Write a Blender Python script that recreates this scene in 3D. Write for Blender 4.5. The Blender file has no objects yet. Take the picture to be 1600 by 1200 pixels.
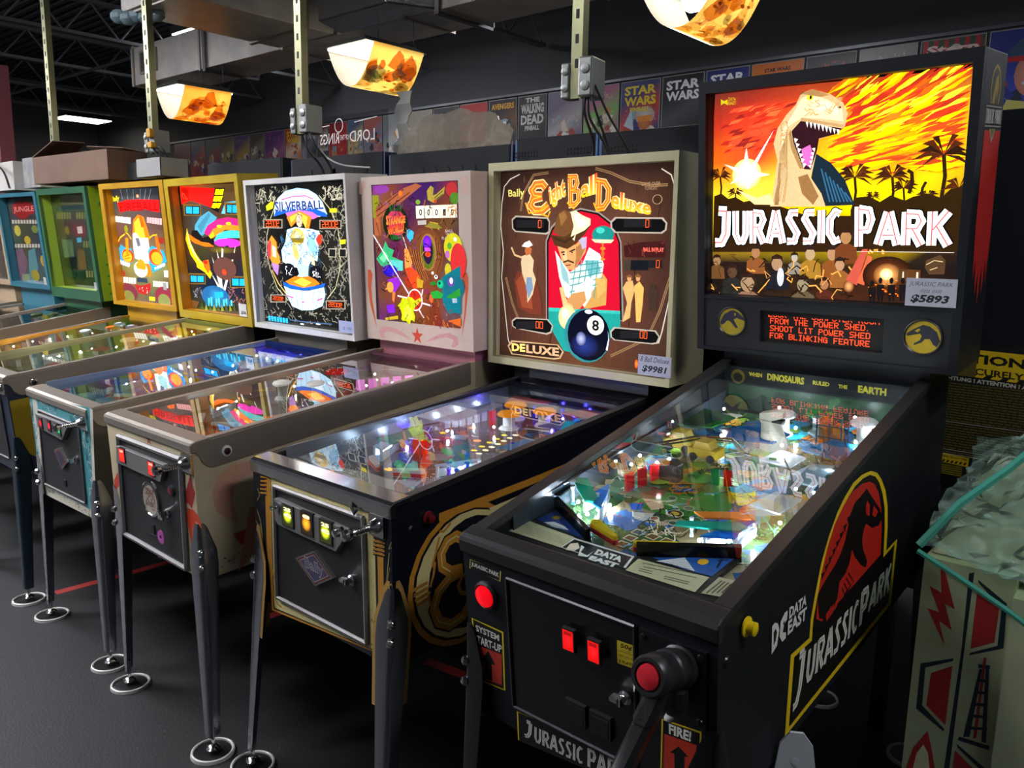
import bpy, math, random
from mathutils import Vector, Matrix, Euler

SC = bpy.context.scene
COL = SC.collection

# ------------------------------------------------------------------ camera, world, exposure
def setup_camera():
    f, pitch, roll, h, yaw = 1257.42, 0.169302692, 0.0189085046, 1.4936, 0.71
    fwd = Vector((-math.sin(yaw)*math.cos(pitch), math.cos(yaw)*math.cos(pitch), -math.sin(pitch)))
    r0 = Vector((math.cos(yaw), math.sin(yaw), 0))
    u0 = r0.cross(fwd)
    r = math.cos(roll)*r0 + math.sin(roll)*u0
    u = -math.sin(roll)*r0 + math.cos(roll)*u0
    cd = bpy.data.cameras.new('camera')
    cd.sensor_width = 36; cd.lens = f/1600*36; cd.clip_start = .05; cd.clip_end = 100
    o = bpy.data.objects.new('camera', cd); COL.objects.link(o)
    m = Matrix((r, u, -fwd)).transposed().to_4x4(); m.translation = Vector((0, 0, h))
    o.matrix_world = m
    SC.camera = o
setup_camera()
W = bpy.data.worlds.new('world'); SC.world = W; W.use_nodes = True
W.node_tree.nodes['Background'].inputs[0].default_value = (.55, .6, .7, 1)
W.node_tree.nodes['Background'].inputs[1].default_value = .1
SC.view_settings.view_transform = 'Standard'; SC.view_settings.look = 'None'
SC.view_settings.exposure = 0; SC.view_settings.gamma = 1
try: SC.view_settings.use_curve_mapping = False
except Exception: pass

# ------------------------------------------------------------------ materials
def lin(hx):
    o = []
    for i in (0, 2, 4):
        c = int(hx[i:i+2], 16)/255
        o.append(c/12.92 if c <= .04045 else ((c+.055)/1.055)**2.4)
    return (*o, 1)
MATS = {}
def mat(name, hx='808080', rough=.5, metal=0, emit=0, noise=0, nscale=40, bump=0, spec=.5, vary='', coat=0, stretch=None):
    if name in MATS: return MATS[name]
    m = bpy.data.materials.new(name); m.use_nodes = True; nt = m.node_tree; N = nt.nodes; L = nt.links
    b = N['Principled BSDF']
    b.inputs['Base Color'].default_value = lin(hx); b.inputs['Roughness'].default_value = rough
    b.inputs['Metallic'].default_value = metal
    if 'Specular IOR Level' in b.inputs: b.inputs['Specular IOR Level'].default_value = spec
    if coat: b.inputs['Coat Weight'].default_value = coat; b.inputs['Coat Roughness'].default_value = .08
    if emit:
        b.inputs['Emission Color'].default_value = lin(hx); b.inputs['Emission Strength'].default_value = emit
    if noise or bump or vary:
        tc = N.new('ShaderNodeTexCoord'); t = N.new('ShaderNodeTexNoise')
        t.inputs['Scale'].default_value = nscale; t.inputs['Detail'].default_value = 6
        src = tc.outputs['Object']
        if stretch:
            mp = N.new('ShaderNodeMapping'); mp.inputs['Scale'].default_value = stretch
            L.new(src, mp.inputs['Vector']); src = mp.outputs['Vector']
        L.new(src, t.inputs['Vector'])
        if vary:
            r = N.new('ShaderNodeValToRGB'); r.color_ramp.elements[0].position = .38; r.color_ramp.elements[1].position = .66
            r.color_ramp.elements[0].color = lin(vary); r.color_ramp.elements[1].color = lin(hx)
            L.new(t.outputs['Fac'], r.inputs['Fac']); L.new(r.outputs['Color'], b.inputs['Base Color'])
        if noise:
            mr = N.new('ShaderNodeMapRange'); mr.inputs['To Min'].default_value = max(0, rough-noise); mr.inputs['To Max'].default_value = min(1, rough+noise)
            L.new(t.outputs['Fac'], mr.inputs['Value']); L.new(mr.outputs['Result'], b.inputs['Roughness'])
        if bump:
            bp = N.new('ShaderNodeBump'); bp.inputs['Strength'].default_value = bump; bp.inputs['Distance'].default_value = .003
            L.new(t.outputs['Fac'], bp.inputs['Height']); L.new(bp.outputs['Normal'], b.inputs['Normal'])
    MATS[name] = m
    return m
def art_mat(name, emit=0, rough=.35, base=1.0, spec=.5, coat=0):
    """printed artwork: the printed colours live in the mesh's own colour attribute; backlit prints also emit"""
    if name in MATS: return MATS[name]
    m = bpy.data.materials.new(name); m.use_nodes = True; nt = m.node_tree; N = nt.nodes; L = nt.links
    b = N['Principled BSDF']; a = N.new('ShaderNodeAttribute'); a.attribute_name = 'Col'
    b.inputs['Roughness'].default_value = rough
    if 'Specular IOR Level' in b.inputs: b.inputs['Specular IOR Level'].default_value = spec
    if coat: b.inputs['Coat Weight'].default_value = coat; b.inputs['Coat Roughness'].default_value = .04
    tc = N.new('ShaderNodeTexCoord'); t = N.new('ShaderNodeTexNoise'); t.inputs['Scale'].default_value = 90; t.inputs['Detail'].default_value = 5
    L.new(tc.outputs['Object'], t.inputs['Vector'])
    mr = N.new('ShaderNodeMapRange'); mr.inputs['To Min'].default_value = .82; mr.inputs['To Max'].default_value = 1.15
    L.new(t.outputs['Fac'], mr.inputs['Value'])
    mx = N.new('ShaderNodeMix'); mx.data_type = 'RGBA'; mx.blend_type = 'MULTIPLY'; mx.inputs['Factor'].default_value = 1
    L.new(a.outputs['Color'], mx.inputs['A']); L.new(mr.outputs['Result'], mx.inputs['B'])
    L.new(mx.outputs['Result'], b.inputs['Base Color'])
    if emit:
        L.new(mx.outputs['Result'], b.inputs['Emission Color']); b.inputs['Emission Strength'].default_value = emit
    MATS[name] = m
    return m
def glass_mat(name, tint='ffffff', rough=0.0, k=1.0, ior=1.5):
    if name in MATS: return MATS[name]
    m = bpy.data.materials.new(name); m.use_nodes = True; nt = m.node_tree; N = nt.nodes; L = nt.links
    N.remove(N['Principled BSDF'])
    tr = N.new('ShaderNodeBsdfTransparent'); tr.inputs[0].default_value = lin(tint)
    gl = N.new('ShaderNodeBsdfGlossy'); gl.inputs['Roughness'].default_value = rough
    fr = N.new('ShaderNodeFresnel'); fr.inputs['IOR'].default_value = ior
    mu = N.new('ShaderNodeMath'); mu.operation = 'MULTIPLY'; mu.inputs[1].default_value = k
    L.new(fr.outputs[0], mu.inputs[0])
    ge = N.new('ShaderNodeNewGeometry'); sb = N.new('ShaderNodeMath'); sb.operation = 'SUBTRACT'; sb.inputs[0].default_value = 1; L.new(ge.outputs['Backfacing'], sb.inputs[1])
    m2 = N.new('ShaderNodeMath'); m2.operation = 'MULTIPLY'; m2.use_clamp = True; L.new(mu.outputs[0], m2.inputs[0]); L.new(sb.outputs[0], m2.inputs[1])   # one reflection per pane, at the face light enters by
    mx = N.new('ShaderNodeMixShader'); L.new(m2.outputs[0], mx.inputs[0]); L.new(tr.outputs[0], mx.inputs[1]); L.new(gl.outputs[0], mx.inputs[2])
    L.new(mx.outputs[0], N['Material Output'].inputs['Surface'])
    MATS[name] = m
    return m
def film_mat(name, transl=.6):
    """thin translucent printed plastic lit from behind by its lamp"""
    if name in MATS: return MATS[name]
    m = bpy.data.materials.new(name); m.use_nodes = True; nt = m.node_tree; N = nt.nodes; L = nt.links
    N.remove(N['Principled BSDF'])
    a = N.new('ShaderNodeAttribute'); a.attribute_name = 'Col'
    t = N.new('ShaderNodeBsdfTranslucent'); d = N.new('ShaderNodeBsdfDiffuse'); mx = N.new('ShaderNodeMixShader'); mx.inputs[0].default_value = transl
    L.new(a.outputs['Color'], t.inputs[0]); L.new(a.outputs['Color'], d.inputs[0])
    L.new(d.outputs[0], mx.inputs[1]); L.new(t.outputs[0], mx.inputs[2]); L.new(mx.outputs[0], N['Material Output'].inputs['Surface'])
    MATS[name] = m
    return m
def wrap_mat(name, lo=.06, hi=.5, fr_=.1, tint='e8f6f0', milk='b8d4c8'):
    """clear stretch film with milky creases"""
    m = bpy.data.materials.new(name); m.use_nodes = True; nt = m.node_tree; N = nt.nodes; L = nt.links
    N.remove(N['Principled BSDF'])
    tr = N.new('ShaderNodeBsdfTransparent'); tr.inputs[0].default_value = lin(tint); df = N.new('ShaderNodeBsdfTranslucent'); df.inputs[0].default_value = lin(milk); d2 = N.new('ShaderNodeBsdfDiffuse'); d2.inputs[0].default_value = lin(milk)
    gl = N.new('ShaderNodeBsdfGlossy'); gl.inputs['Roughness'].default_value = .16
    tc = N.new('ShaderNodeTexCoord'); t = N.new('ShaderNodeTexNoise'); t.inputs['Scale'].default_value = 14; t.inputs['Detail'].default_value = 8; t.inputs['Distortion'].default_value = 1.5
    L.new(tc.outputs['Object'], t.inputs['Vector']); r = N.new('ShaderNodeMapRange'); r.inputs['From Min'].default_value = .45; r.inputs['From Max'].default_value = .75; r.inputs['To Min'].default_value = lo; r.inputs['To Max'].default_value = hi
    L.new(t.outputs['Fac'], r.inputs['Value'])
    a = N.new('ShaderNodeMixShader'); a.inputs[0].default_value = .5; L.new(df.outputs[0], a.inputs[1]); L.new(d2.outputs[0], a.inputs[2])
    b = N.new('ShaderNodeMixShader'); L.new(r.outputs[0], b.inputs[0]); L.new(tr.outputs[0], b.inputs[1]); L.new(a.outputs[0], b.inputs[2])
    fr = N.new('ShaderNodeLayerWeight'); fr.inputs[0].default_value = fr_; bp = N.new('ShaderNodeBump'); bp.inputs['Strength'].default_value = .5; bp.inputs['Distance'].default_value = .01; L.new(t.outputs['Fac'], bp.inputs['Height']); L.new(bp.outputs[0], gl.inputs['Normal'])
    c = N.new('ShaderNodeMixShader'); L.new(fr.outputs['Fresnel'], c.inputs[0]); L.new(b.outputs[0], c.inputs[1]); L.new(gl.outputs[0], c.inputs[2]); L.new(c.outputs[0], N['Material Output'].inputs['Surface'])
    return m
def plastic(name, hx, emit=0):
    """moulded translucent playfield plastic"""
    if name in MATS: return MATS[name]
    m = bpy.data.materials.new(name); m.use_nodes = True; nt = m.node_tree; N = nt.nodes; L = nt.links
    b = N['Principled BSDF']; b.inputs['Base Color'].default_value = lin(hx); b.inputs['Roughness'].default_value = .15
    if emit: b.inputs['Emission Color'].default_value = lin(hx); b.inputs['Emission Strength'].default_value = emit
    t = N.new('ShaderNodeBsdfTranslucent'); t.inputs[0].default_value = lin(hx)
    mx = N.new('ShaderNodeMixShader'); mx.inputs[0].default_value = .45
    L.new(b.outputs[0], mx.inputs[1]); L.new(t.outputs[0], mx.inputs[2]); L.new(mx.outputs[0], N['Material Output'].inputs['Surface'])
    MATS[name] = m
    return m
def bulb(hx='e8f0ff', s=40):
    return mat('bulb_%s_%d' % (hx, s), hx, .3, 0, s)

# ------------------------------------------------------------------ mesh builder
class MB:
    def __init__(s): s.v = []; s.f = []; s.m = []; s.c = []; s.mats = []; s.cur = 0
    def use(s, m):
        if m not in s.mats: s.mats.append(m)
        s.cur = s.mats.index(m); return s
    def face(s, pts, cols=None):
        n = len(s.v); s.v += [tuple(p) for p in pts]; s.f.append(tuple(range(n, n+len(pts)))); s.m.append(s.cur); s.c.append(cols)
    def geo(s, vs, fs):
        n = len(s.v); s.v += [tuple(p) for p in vs]
        for f in fs: s.f.append(tuple(i+n for i in f)); s.m.append(s.cur); s.c.append(None)
    def box(s, a, b):
        x0, y0, z0 = [min(p, q) for p, q in zip(a, b)]; x1, y1, z1 = [max(p, q) for p, q in zip(a, b)]
        s.geo([(x0,y0,z0),(x1,y0,z0),(x1,y1,z0),(x0,y1,z0),(x0,y0,z1),(x1,y0,z1),(x1,y1,z1),(x0,y1,z1)],
              [(0,3,2,1),(4,5,6,7),(0,1,5,4),(1,2,6,5),(2,3,7,6),(3,0,4,7)]); return s
    def prism(s, poly, ax, a, b):
        """poly: 2D points in the two other axes (in xyz order), extruded along ax from a to b"""
        def P(q, t): return (t, q[0], q[1]) if ax == 'x' else ((q[0], t, q[1]) if ax == 'y' else (q[0], q[1], t))
        ar = sum(poly[i][0]*poly[(i+1) % len(poly)][1]-poly[(i+1) % len(poly)][0]*poly[i][1] for i in range(len(poly)))
        if (ar < 0) != (ax == 'y'): poly = poly[::-1]
        if a > b: a, b = b, a
        n = len(poly); vs = [P(q, a) for q in poly]+[P(q, b) for q in poly]
        s.geo(vs, [tuple(range(n))[::-1], tuple(range(n, 2*n))]+[(i, (i+1) % n, n+(i+1) % n, n+i) for i in range(n)]); return s
    def loft(s, secs, cap=True, closed=True):
        n = len(secs[0]); vs = [p for q in secs for p in q]; fs = []
        for k in range(len(secs)-1):
            for i in range(n if closed else n-1):
                j = (i+1) % n; fs.append((k*n+i, k*n+j, (k+1)*n+j, (k+1)*n+i))
        if cap and closed: fs += [tuple(range(n))[::-1], tuple(range((len(secs)-1)*n, len(secs)*n))]
        s.geo(vs, fs); return s
    def cyl(s, p0, p1, r0, r1=None, n=16):
        r1 = r0 if r1 is None else r1; p0, p1 = Vector(p0), Vector(p1); d = (p1-p0).normalized()
        a = d.orthogonal().normalized(); b = d.cross(a)
        ring = lambda p, r: [p+r*(math.cos(t)*a+math.sin(t)*b) for t in [2*math.pi*i/n for i in range(n)]]
        return s.loft([ring(p0, r0), ring(p1, r1)])
    def lathe(s, c, prof, axis=(0, 0, 1), n=20, cap=True):
        """prof: list of (radius, height along axis)"""
        c = Vector(c); d = Vector(axis).normalized(); a = d.orthogonal().normalized(); b = d.cross(a)
        return s.loft([[c+d*h+max(r, 1e-5)*(math.cos(t)*a+math.sin(t)*b) for t in [2*math.pi*i/n for i in range(n)]] for r, h in prof], cap)
    def tube(s, pts, r, n=8, closed=False):
        pts = [Vector(p) for p in pts]; secs = []; a = None
        for i, p in enumerate(pts):
            d = (pts[min(i+1, len(pts)-1)]-pts[max(i-1, 0)]).normalized()
            if a is None: a = d.orthogonal().normalized()
            a = (a-d*a.dot(d)).normalized(); b = d.cross(a)
            secs.append([p+r*(math.cos(t)*a+math.sin(t)*b) for t in [2*math.pi*k/n for k in range(n)]])
        return s.loft(secs)
    def ball(s, c, r, n=10, sq=(1, 1, 1)):
        c = Vector(c); secs = []
        for k in range(n//2+1):
            t = math.pi*k/(n//2); rr = max(1e-5, math.sin(t)); z = -math.cos(t)
            secs.append([c+Vector((r*sq[0]*rr*math.cos(2*math.pi*i/n), r*sq[1]*rr*math.sin(2*math.pi*i/n), r*sq[2]*z)) for i in range(n)])
        return s.loft(secs)
    def mesh(s, name, default=None):
        me = bpy.data.meshes.new(name); me.from_pydata(s.v, [], s.f)
        if any(c for c in s.c):
            at = me.color_attributes.new('Col', 'FLOAT_COLOR', 'CORNER'); k = 0
            buf = []
            for f, c in zip(s.f, s.c):
                if c is None: buf += [.5, .5, .5, 1]*len(f)
                elif isinstance(c[0], tuple):
                    for q in c: buf += q
                else: buf += list(c)*len(f)
            at.data.foreach_set('color', buf)
        for m in (s.mats or [default]): 
            if m: me.materials.append(m)
        me.polygons.foreach_set('material_index', s.m)
        me.update(); return me
def obj(name, mb, m=None, parent=None, smooth=False, bevel=0, bseg=2):
    if m and not mb.mats: mb.mats = [m]
    me = mb.mesh(name, m)
    o = bpy.data.objects.new(name, me); COL.objects.link(o)
    if parent: o.parent = parent
    if smooth:
        for p in me.polygons: p.use_smooth = True
        if hasattr(me, 'set_sharp_from_angle'): me.set_sharp_from_angle(angle=math.radians(35))
    if bevel:
        b = o.modifiers.new('bevel', 'BEVEL'); b.width = bevel; b.segments = bseg; b.limit_method = 'ANGLE'; b.angle_limit = math.radians(40)
    return o
def thing(name, label, cat, loc=(0, 0, 0), rot=(0, 0, 0), group=None):
    o = bpy.data.objects.new(name, None); COL.objects.link(o); o.location = loc; o.rotation_euler = rot
    o.empty_display_size = .1
    return tag(o, label, cat, group)
def tag(o, label, cat, group=None, kind=None):
    o['label'] = label; o['category'] = cat
    if group: o['group'] = group
    if kind: o['kind'] = kind
    return o
def struct(name, mb, m): 
    o = obj(name, mb, m); o['kind'] = 'structure'; return o

# ------------------------------------------------------------------ flat artwork painter
_TX = {}
def text_shape(txt, bold):
    k = (txt, round(bold, 3))
    if k in _TX: return _TX[k]
    cu = bpy.data.curves.new('lettering', 'FONT'); cu.body = txt; cu.size = 1; cu.offset = bold; cu.resolution_u = 2; cu.fill_mode = 'FRONT'
    o = bpy.data.objects.new('lettering', cu)
    me = bpy.data.meshes.new_from_object(o)
    vs = [(v.co.x, v.co.y) for v in me.vertices]; fs = [tuple(p.vertices) for p in me.polygons]
    bpy.data.objects.remove(o); bpy.data.curves.remove(cu); bpy.data.meshes.remove(me)
    if not vs: _TX[k] = ([], [], 1); return _TX[k]
    x0 = min(v[0] for v in vs); x1 = max(v[0] for v in vs); y0 = min(v[1] for v in vs); y1 = max(v[1] for v in vs)
    a = (x1-x0)/max(1e-6, y1-y0)
    vs = [((x-x0)/(x1-x0+1e-9), (y-y0)/(y1-y0+1e-9)) for x, y in vs]
    _TX[k] = (vs, fs, a); return _TX[k]
FONT57 = dict(A='7E1111117E', B='7F49494936', C='3E41414122', D='7F4141413E', E='7F49494941', F='7F09090901', G='3E41495A7A', H='7F0808087F', I='00417F4100', K='7F08142241', L='7F40404040', M='7F020C027F', N='7F0408107F', O='3E4141413E', P='7F09090906', R='7F09192946', S='4649494931', T='01017F0101', U='3F4040403F', W='3F4038403F')
SEG = {'0': 'abcdef', '1': 'bc', '5': 'afgcd', '6': 'afgedc', '8': 'abcdefg'}
SKEL = {'J': (.75, [(.25, .97, .78, .97), (.78, .97, .76, .3, .5, .05, .08, .05)]), 'U': (1, [(.18, 1, .18, .28, .38, .06, .66, .06, .84, .28, .84, 1)]), 'R': (1, [(.18, 0, .18, 1), (.18, .94, .7, .92, .84, .72, .66, .5, .2, .5), (.45, .5, .88, 0)]),
 'A': (1, [(.05, 0, .48, 1), (.52, 1, .95, 0), (.24, .3, .76, .3)]), 'S': (.85, [(.86, .93, .38, .93, .2, .74, .8, .3, .62, .06, .1, .06)]), 'I': (.42, [(.5, 0, .5, 1)]), 'C': (.9, [(.86, .88, .55, .95, .22, .72, .2, .3, .5, .05, .86, .12)]), 'P': (1, [(.2, 0, .2, 1), (.2, .94, .72, .92, .86, .7, .7, .44, .22, .42)]), 'K': (1, [(.18, 0, .18, 1), (.86, 1, .22, .46), (.38, .56, .9, 0)]),
 'e': (1, [(.86, .8, .72, .97, .4, .97, .2, .78, .3, .58, .66, .53), (.66, .53, .24, .46, .1, .24, .28, .04, .62, .02, .92, .2)]), 'b': (1, [(.28, 0, .28, 1), (.1, .98, .7, .94, .78, .72, .62, .54, .3, .52), (.3, .52, .84, .44, .9, .14, .6, .02, .1, .04)]), 'd': (1, [(.26, 0, .26, 1), (.08, .98, .6, .94, .88, .7, .88, .3, .6, .05, .08, .02)])}
class Art:
    EPS = 4e-5
    def __init__(s, mb, m, O, U, V, scale=.001):
        s.mb, s.mt, s.O, s.U, s.V, s.k = mb, m, Vector(O), Vector(U), Vector(V), scale
        s.N = s.U.cross(s.V).normalized(); s.h = 0.0003
    def P(s, x, y): return s.O+s.U*(x*s.k)+s.V*(y*s.k)+s.N*s.h
    def up(s, e=1): s.h += s.EPS*e
    def poly(s, pts, col, e=1):
        """pts: flat list or list of pairs; col: hex or list of hex per vertex"""
        if not isinstance(pts[0], (tuple, list)): pts = list(zip(pts[::2], pts[1::2]))
        s.up(e); s.mb.use(s.mt)
        ar = sum(pts[i][0]*pts[(i+1) % len(pts)][1]-pts[(i+1) % len(pts)][0]*pts[i][1] for i in range(len(pts)))
        if ar < 0:
            pts = pts[::-1]
            if isinstance(col, list): col = col[::-1]
        s.mb.face([s.P(*p) for p in pts], [lin(c) for c in col] if isinstance(col, list) else lin(col))
    def rect(s, x0, y0, x1, y1, col): s.poly([(x0, y0), (x1, y0), (x1, y1), (x0, y1)], col)
    def stroke(s, pts, w, col, e=1):
        if not isinstance(pts[0], (tuple, list)): pts = list(zip(pts[::2], pts[1::2]))
        L = []; R = []
        for i, p in enumerate(pts):
            a = pts[max(i-1, 0)]; b = pts[min(i+1, len(pts)-1)]
            dx, dy = b[0]-a[0], b[1]-a[1]; d = math.hypot(dx, dy) or 1
            L.append((p[0]-dy/d*w/2, p[1]+dx/d*w/2)); R.append((p[0]+dy/d*w/2, p[1]-dx/d*w/2))
        s.up(e); s.mb.use(s.mt)
        for i in range(len(pts)-1): s.mb.face([s.P(*q) for q in (R[i], R[i+1], L[i+1], L[i])], lin(col))
    def ell(s, c1, c2, x, y, rx, ry, n=22, e=1):
        s.up(e); s.mb.use(s.mt)
        if c1 == c2: s.mb.face([s.P(x+rx*math.cos(2*math.pi*i/n), y+ry*math.sin(2*math.pi*i/n)) for i in range(n)], lin(c1)); return
        a, b = lin(c1), lin(c2); c = s.P(x, y)
        for i in range(n):
            t0, t1 = 2*math.pi*i/n, 2*math.pi*(i+1)/n
            s.mb.face([c, s.P(x+rx*math.cos(t0), y+ry*math.sin(t0)), s.P(x+rx*math.cos(t1), y+ry*math.sin(t1))], [a, b, b])
    def text(s, txt, q, c1, c2=None, bold=.02):
        """q: TL TR BR BL, flat"""
        vs, fs, _ = text_shape(txt, bold)
        if not vs: return
        s.up(); s.mb.use(s.mt); c2 = c2 or c1; A, B = lin(c1), lin(c2)
        tl, tr, br, bl = [(q[i], q[i+1]) for i in (0, 2, 4, 6)]
        def M(u, v):
            return (bl[0]*(1-u)*(1-v)+br[0]*u*(1-v)+tr[0]*u*v+tl[0]*(1-u)*v, bl[1]*(1-u)*(1-v)+br[1]*u*(1-v)+tr[1]*u*v+tl[1]*(1-u)*v)
        pp = [s.P(*M(*v)) for v in vs]; cc = [tuple(A[i]*v[1]+B[i]*(1-v[1]) for i in range(4)) for v in vs]
        for f in fs: s.mb.face([pp[i] for i in f], [cc[i] for i in f])
    def letters(s, txt, q, fill, out, inner, w):
        """heavy angular display letters drawn as strokes inside the quad TL TR BR BL"""
        tl, tr, br, bl = [(q[i], q[i+1]) for i in (0, 2, 4, 6)]
        tot = sum(SKEL[c][0] for c in txt); H = math.hypot(tl[0]-bl[0], tl[1]-bl[1]); cw = math.hypot(tr[0]-tl[0], tr[1]-tl[1])/tot; W_ = w*cw*.92
        def M(u, v): return (bl[0]*(1-u)*(1-v)+br[0]*u*(1-v)+tr[0]*u*v+tl[0]*(1-u)*v, bl[1]*(1-u)*(1-v)+br[1]*u*(1-v)+tr[1]*u*v+tl[1]*(1-u)*v)
        L = []; x = 0
        for c in txt:
            k, S = SKEL[c]
            for p in S: L.append([M((x+.06*k+p[i]*k*.88)/tot, W_/2/H+p[i+1]*(1-W_/H)) for i in range(0, len(p), 2)])
            x += k
        for ww, col in ((W_*1.0+max(2.5, W_*.3), out), (W_, fill), (W_*.13, inner)):
            if col:
                s.up()
                for p in L:
                    s.stroke(p, ww, col, .1)
                    if ww >= W_:
                        for x0, y0 in p[1:-1]: s.ell(col, col, x0, y0, ww*.5, ww*.5, 8, .02)
    def textbox(s, txt, x0, y0, x1, y1, c, bold=.02, c2=None): s.text(txt, [x0, y1, x1, y1, x1, y0, x0, y0], c, c2, bold)
    def grid(s, q, rows):
        s.up(); s.mb.use(s.mt); R = len(rows); C = len(rows[0]); tl, tr, br, bl = [(q[i], q[i+1]) for i in (0, 2, 4, 6)]
        def M(u, v): return s.P(tl[0]*(1-u)*(1-v)+tr[0]*u*(1-v)+br[0]*u*v+bl[0]*(1-u)*v, tl[1]*(1-u)*(1-v)+tr[1]*u*(1-v)+br[1]*u*v+bl[1]*(1-u)*v)
        K = [[lin(c) for c in r] for r in rows]
        for i in range(R-1):
            for j in range(C-1):
                u0, u1, v0, v1 = j/(C-1), (j+1)/(C-1), i/(R-1), (i+1)/(R-1)
                s.mb.face([M(u0, v1), M(u1, v1), M(u1, v0), M(u0, v0)], [K[i+1][j], K[i+1][j+1], K[i][j+1], K[i][j]])
    def blob(s, x, y, r, col, rnd, n=14, j=.35, sq=1.0):
        s.poly([(x+r*(1+rnd.uniform(-j, j))*math.cos(2*math.pi*i/n), y+sq*r*(1+rnd.uniform(-j, j))*math.sin(2*math.pi*i/n)) for i in range(n)], col, .15)
    def seg(s, txt, x0, y0, x1, y1, col):
        n = len(txt); w = (x1-x0)/n; t = w*.13
        for i, ch in enumerate(txt):
            a, b = x0+i*w+w*.14, x0+(i+1)*w-w*.14; m = (y0+y1)/2
            S = dict(a=((a, y1), (b, y1)), d=((a, y0), (b, y0)), g=((a, m), (b, m)), f=((a, m), (a, y1)), b=((b, m), (b, y1)), e=((a, y0), (a, m)), c=((b, y0), (b, m)))
            for k in SEG.get(ch, 'g'): s.stroke(list(S[k]), t, col, .2)
    def dots(s, txt, x, y, p, col, clip=None):
        """dot-matrix lettering: x, y top left, p dot pitch"""
        for ch in txt:
            if ch in FONT57:
                for cx in range(5):
                    b = int(FONT57[ch][cx*2:cx*2+2], 16)
                    for r in range(7):
                        if b >> r & 1 and (clip is None or r >= clip):
                            X, Y = x+cx*p, y-r*p; s.mb.use(s.mt); s.mb.face([s.P(X, Y-p*.86), s.P(X+p*.86, Y-p*.86), s.P(X+p*.86, Y), s.P(X, Y)], lin(col))
            elif ch == '.': X, Y = x+p, y-6*p; s.mb.face([s.P(X, Y-p*.86), s.P(X+p*.86, Y-p*.86), s.P(X+p*.86, Y), s.P(X, Y)], lin(col))
            x += 6*p
    def fn(s, kind, a):
        R = random.Random(str(a))
        if kind in ('streaks', 'streaks2', 'grain', 'grain2', 'scrawl', 'scuffs', 'embers'):
            col = None
            if kind in ('scrawl', 'scuffs'): col, a = a[0], a[1:]
            n = a[0]; (xa, ya), (xb, yb) = a[1][0], a[1][1]
            x0, x1, y0, y1 = min(xa, xb), max(xa, xb), min(ya, yb), max(ya, yb)
            s.up()
            for i in range(n):
                x, y = R.uniform(x0, x1), R.uniform(y0, y1); fx, fy = (x-x0)/(x1-x0+1), (y-y0)/(y1-y0+1)
                if kind == 'streaks':
                    c = R.choice(['f8d800', 'f8e830', 'e8b800', 'c83418', 'b02c18', 'd86010']) if fy > .45 else R.choice(['f8e000', 'f0c800', 'c84818', 'b84018', 'e0a000'])
                    L = R.uniform(30, 120); an = .1+fy*.62; w = R.uniform(4, 15)
                    dx, dy = L*math.cos(an), L*math.sin(an)*.8
                    x = min(x, x1-dx)
                    s.poly([(x, y), (x+dx*.35, y+dy*.3-w*.4), (x+dx, y+dy), (x+dx*.6, y+dy*.65+w*.35), (x+dx*.2, y+dy*.25+w*.5)], c, .15)
                elif kind == 'streaks2':
                    c = R.choice(['e84828', 'b02818', 'e06030', '8a2018']); s.poly([(x, y), (x+30, y+R.uniform(-4, 12)), (x+48, y+14), (x+14, y+10)], c, .15)
                elif kind in ('grain', 'grain2'):
                    L = R.uniform(20, 80) if kind == 'grain' else 20
                    s.stroke([(x, y), (x+R.uniform(-6, 6), y+L*.5), (x+R.uniform(-8, 8), min(y+L, y1))], R.uniform(1, 3), R.choice(['1c100a', '5a3826', '3c2216', '6a4630'] if kind == 'grain' else ['6a2a20', '8a4030', '2a1010']), .15)
                elif kind == 'scrawl':
                    d = max(7, min(22, .4*min(x1-x0, y1-y0))); q = [(x, y)]
                    for k in range(3): q.append((min(x1, max(x0, q[-1][0]+R.uniform(-d, d))), min(y1, max(y0, q[-1][1]+R.uniform(-d, d)))))
                    s.stroke(q, R.uniform(1.4, 4.2), col, .15)
                elif kind == 'scuffs':
                    s.poly([(x, y), (x+R.uniform(4, 12), y+R.uniform(-2, 3)), (x+R.uniform(3, 9), y+R.uniform(3, 6))], col, .15)
                else: s.ell(R.choice(['f0a020', 'f8d060', 'e85818']), 'c84010', x, y, R.uniform(1, 4), R.uniform(1, 3), 6, .15)
        elif kind == 'palm':
            x, y, h = a; s.up(); s.stroke([(x, y-h), (x+h*.05, y-h*.4), (x, y)], h*.07, '281808', .15)
            for k in range(11):
                t = math.pi*(k/10*1.3-.15); L = h*R.uniform(.42, .6); dx, dy = math.cos(t), math.sin(t)
                s.poly([(x, y), (x+dx*L*.5, y+dy*L*.5+h*.1), (x+dx*L, y+dy*L*.75-h*.06), (x+dx*L*.5, y+dy*L*.4)], R.choice(['2a1408', '381808', '4a200c']), .15)
        elif kind == 'seg': s.up(); s.seg(a[0], *a[1], a[2])
        elif kind == 'tuft':
            (x, y), (x2, y2) = a[1], a[2]; r = math.hypot(x2-x, y2-y)
            for k in range(9): s.stroke([(x+(k-4)*r*.22, y-r*.3), (x+(k-4)*r*.28+R.uniform(-3, 3), y+r*R.uniform(.3, .6))], 2.5, a[0], .15)
        elif kind == 'blob':
            (x, y), (x2, y2) = a[1], a[2]; s.up(); s.blob(x, y, math.hypot(x2-x, y2-y), a[0], R, 18, .35)
        elif kind == 'star':
            (x, y), (x2, y2) = a[1], a[2]; r = math.hypot(x2-x, y2-y)
            s.poly([(x+r*(1 if k % 2 == 0 else .4)*math.sin(math.pi*k/5), y+r*(1 if k % 2 == 0 else .4)*math.cos(math.pi*k/5)) for k in range(10)], a[0])
        elif kind == 'mottle':
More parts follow.
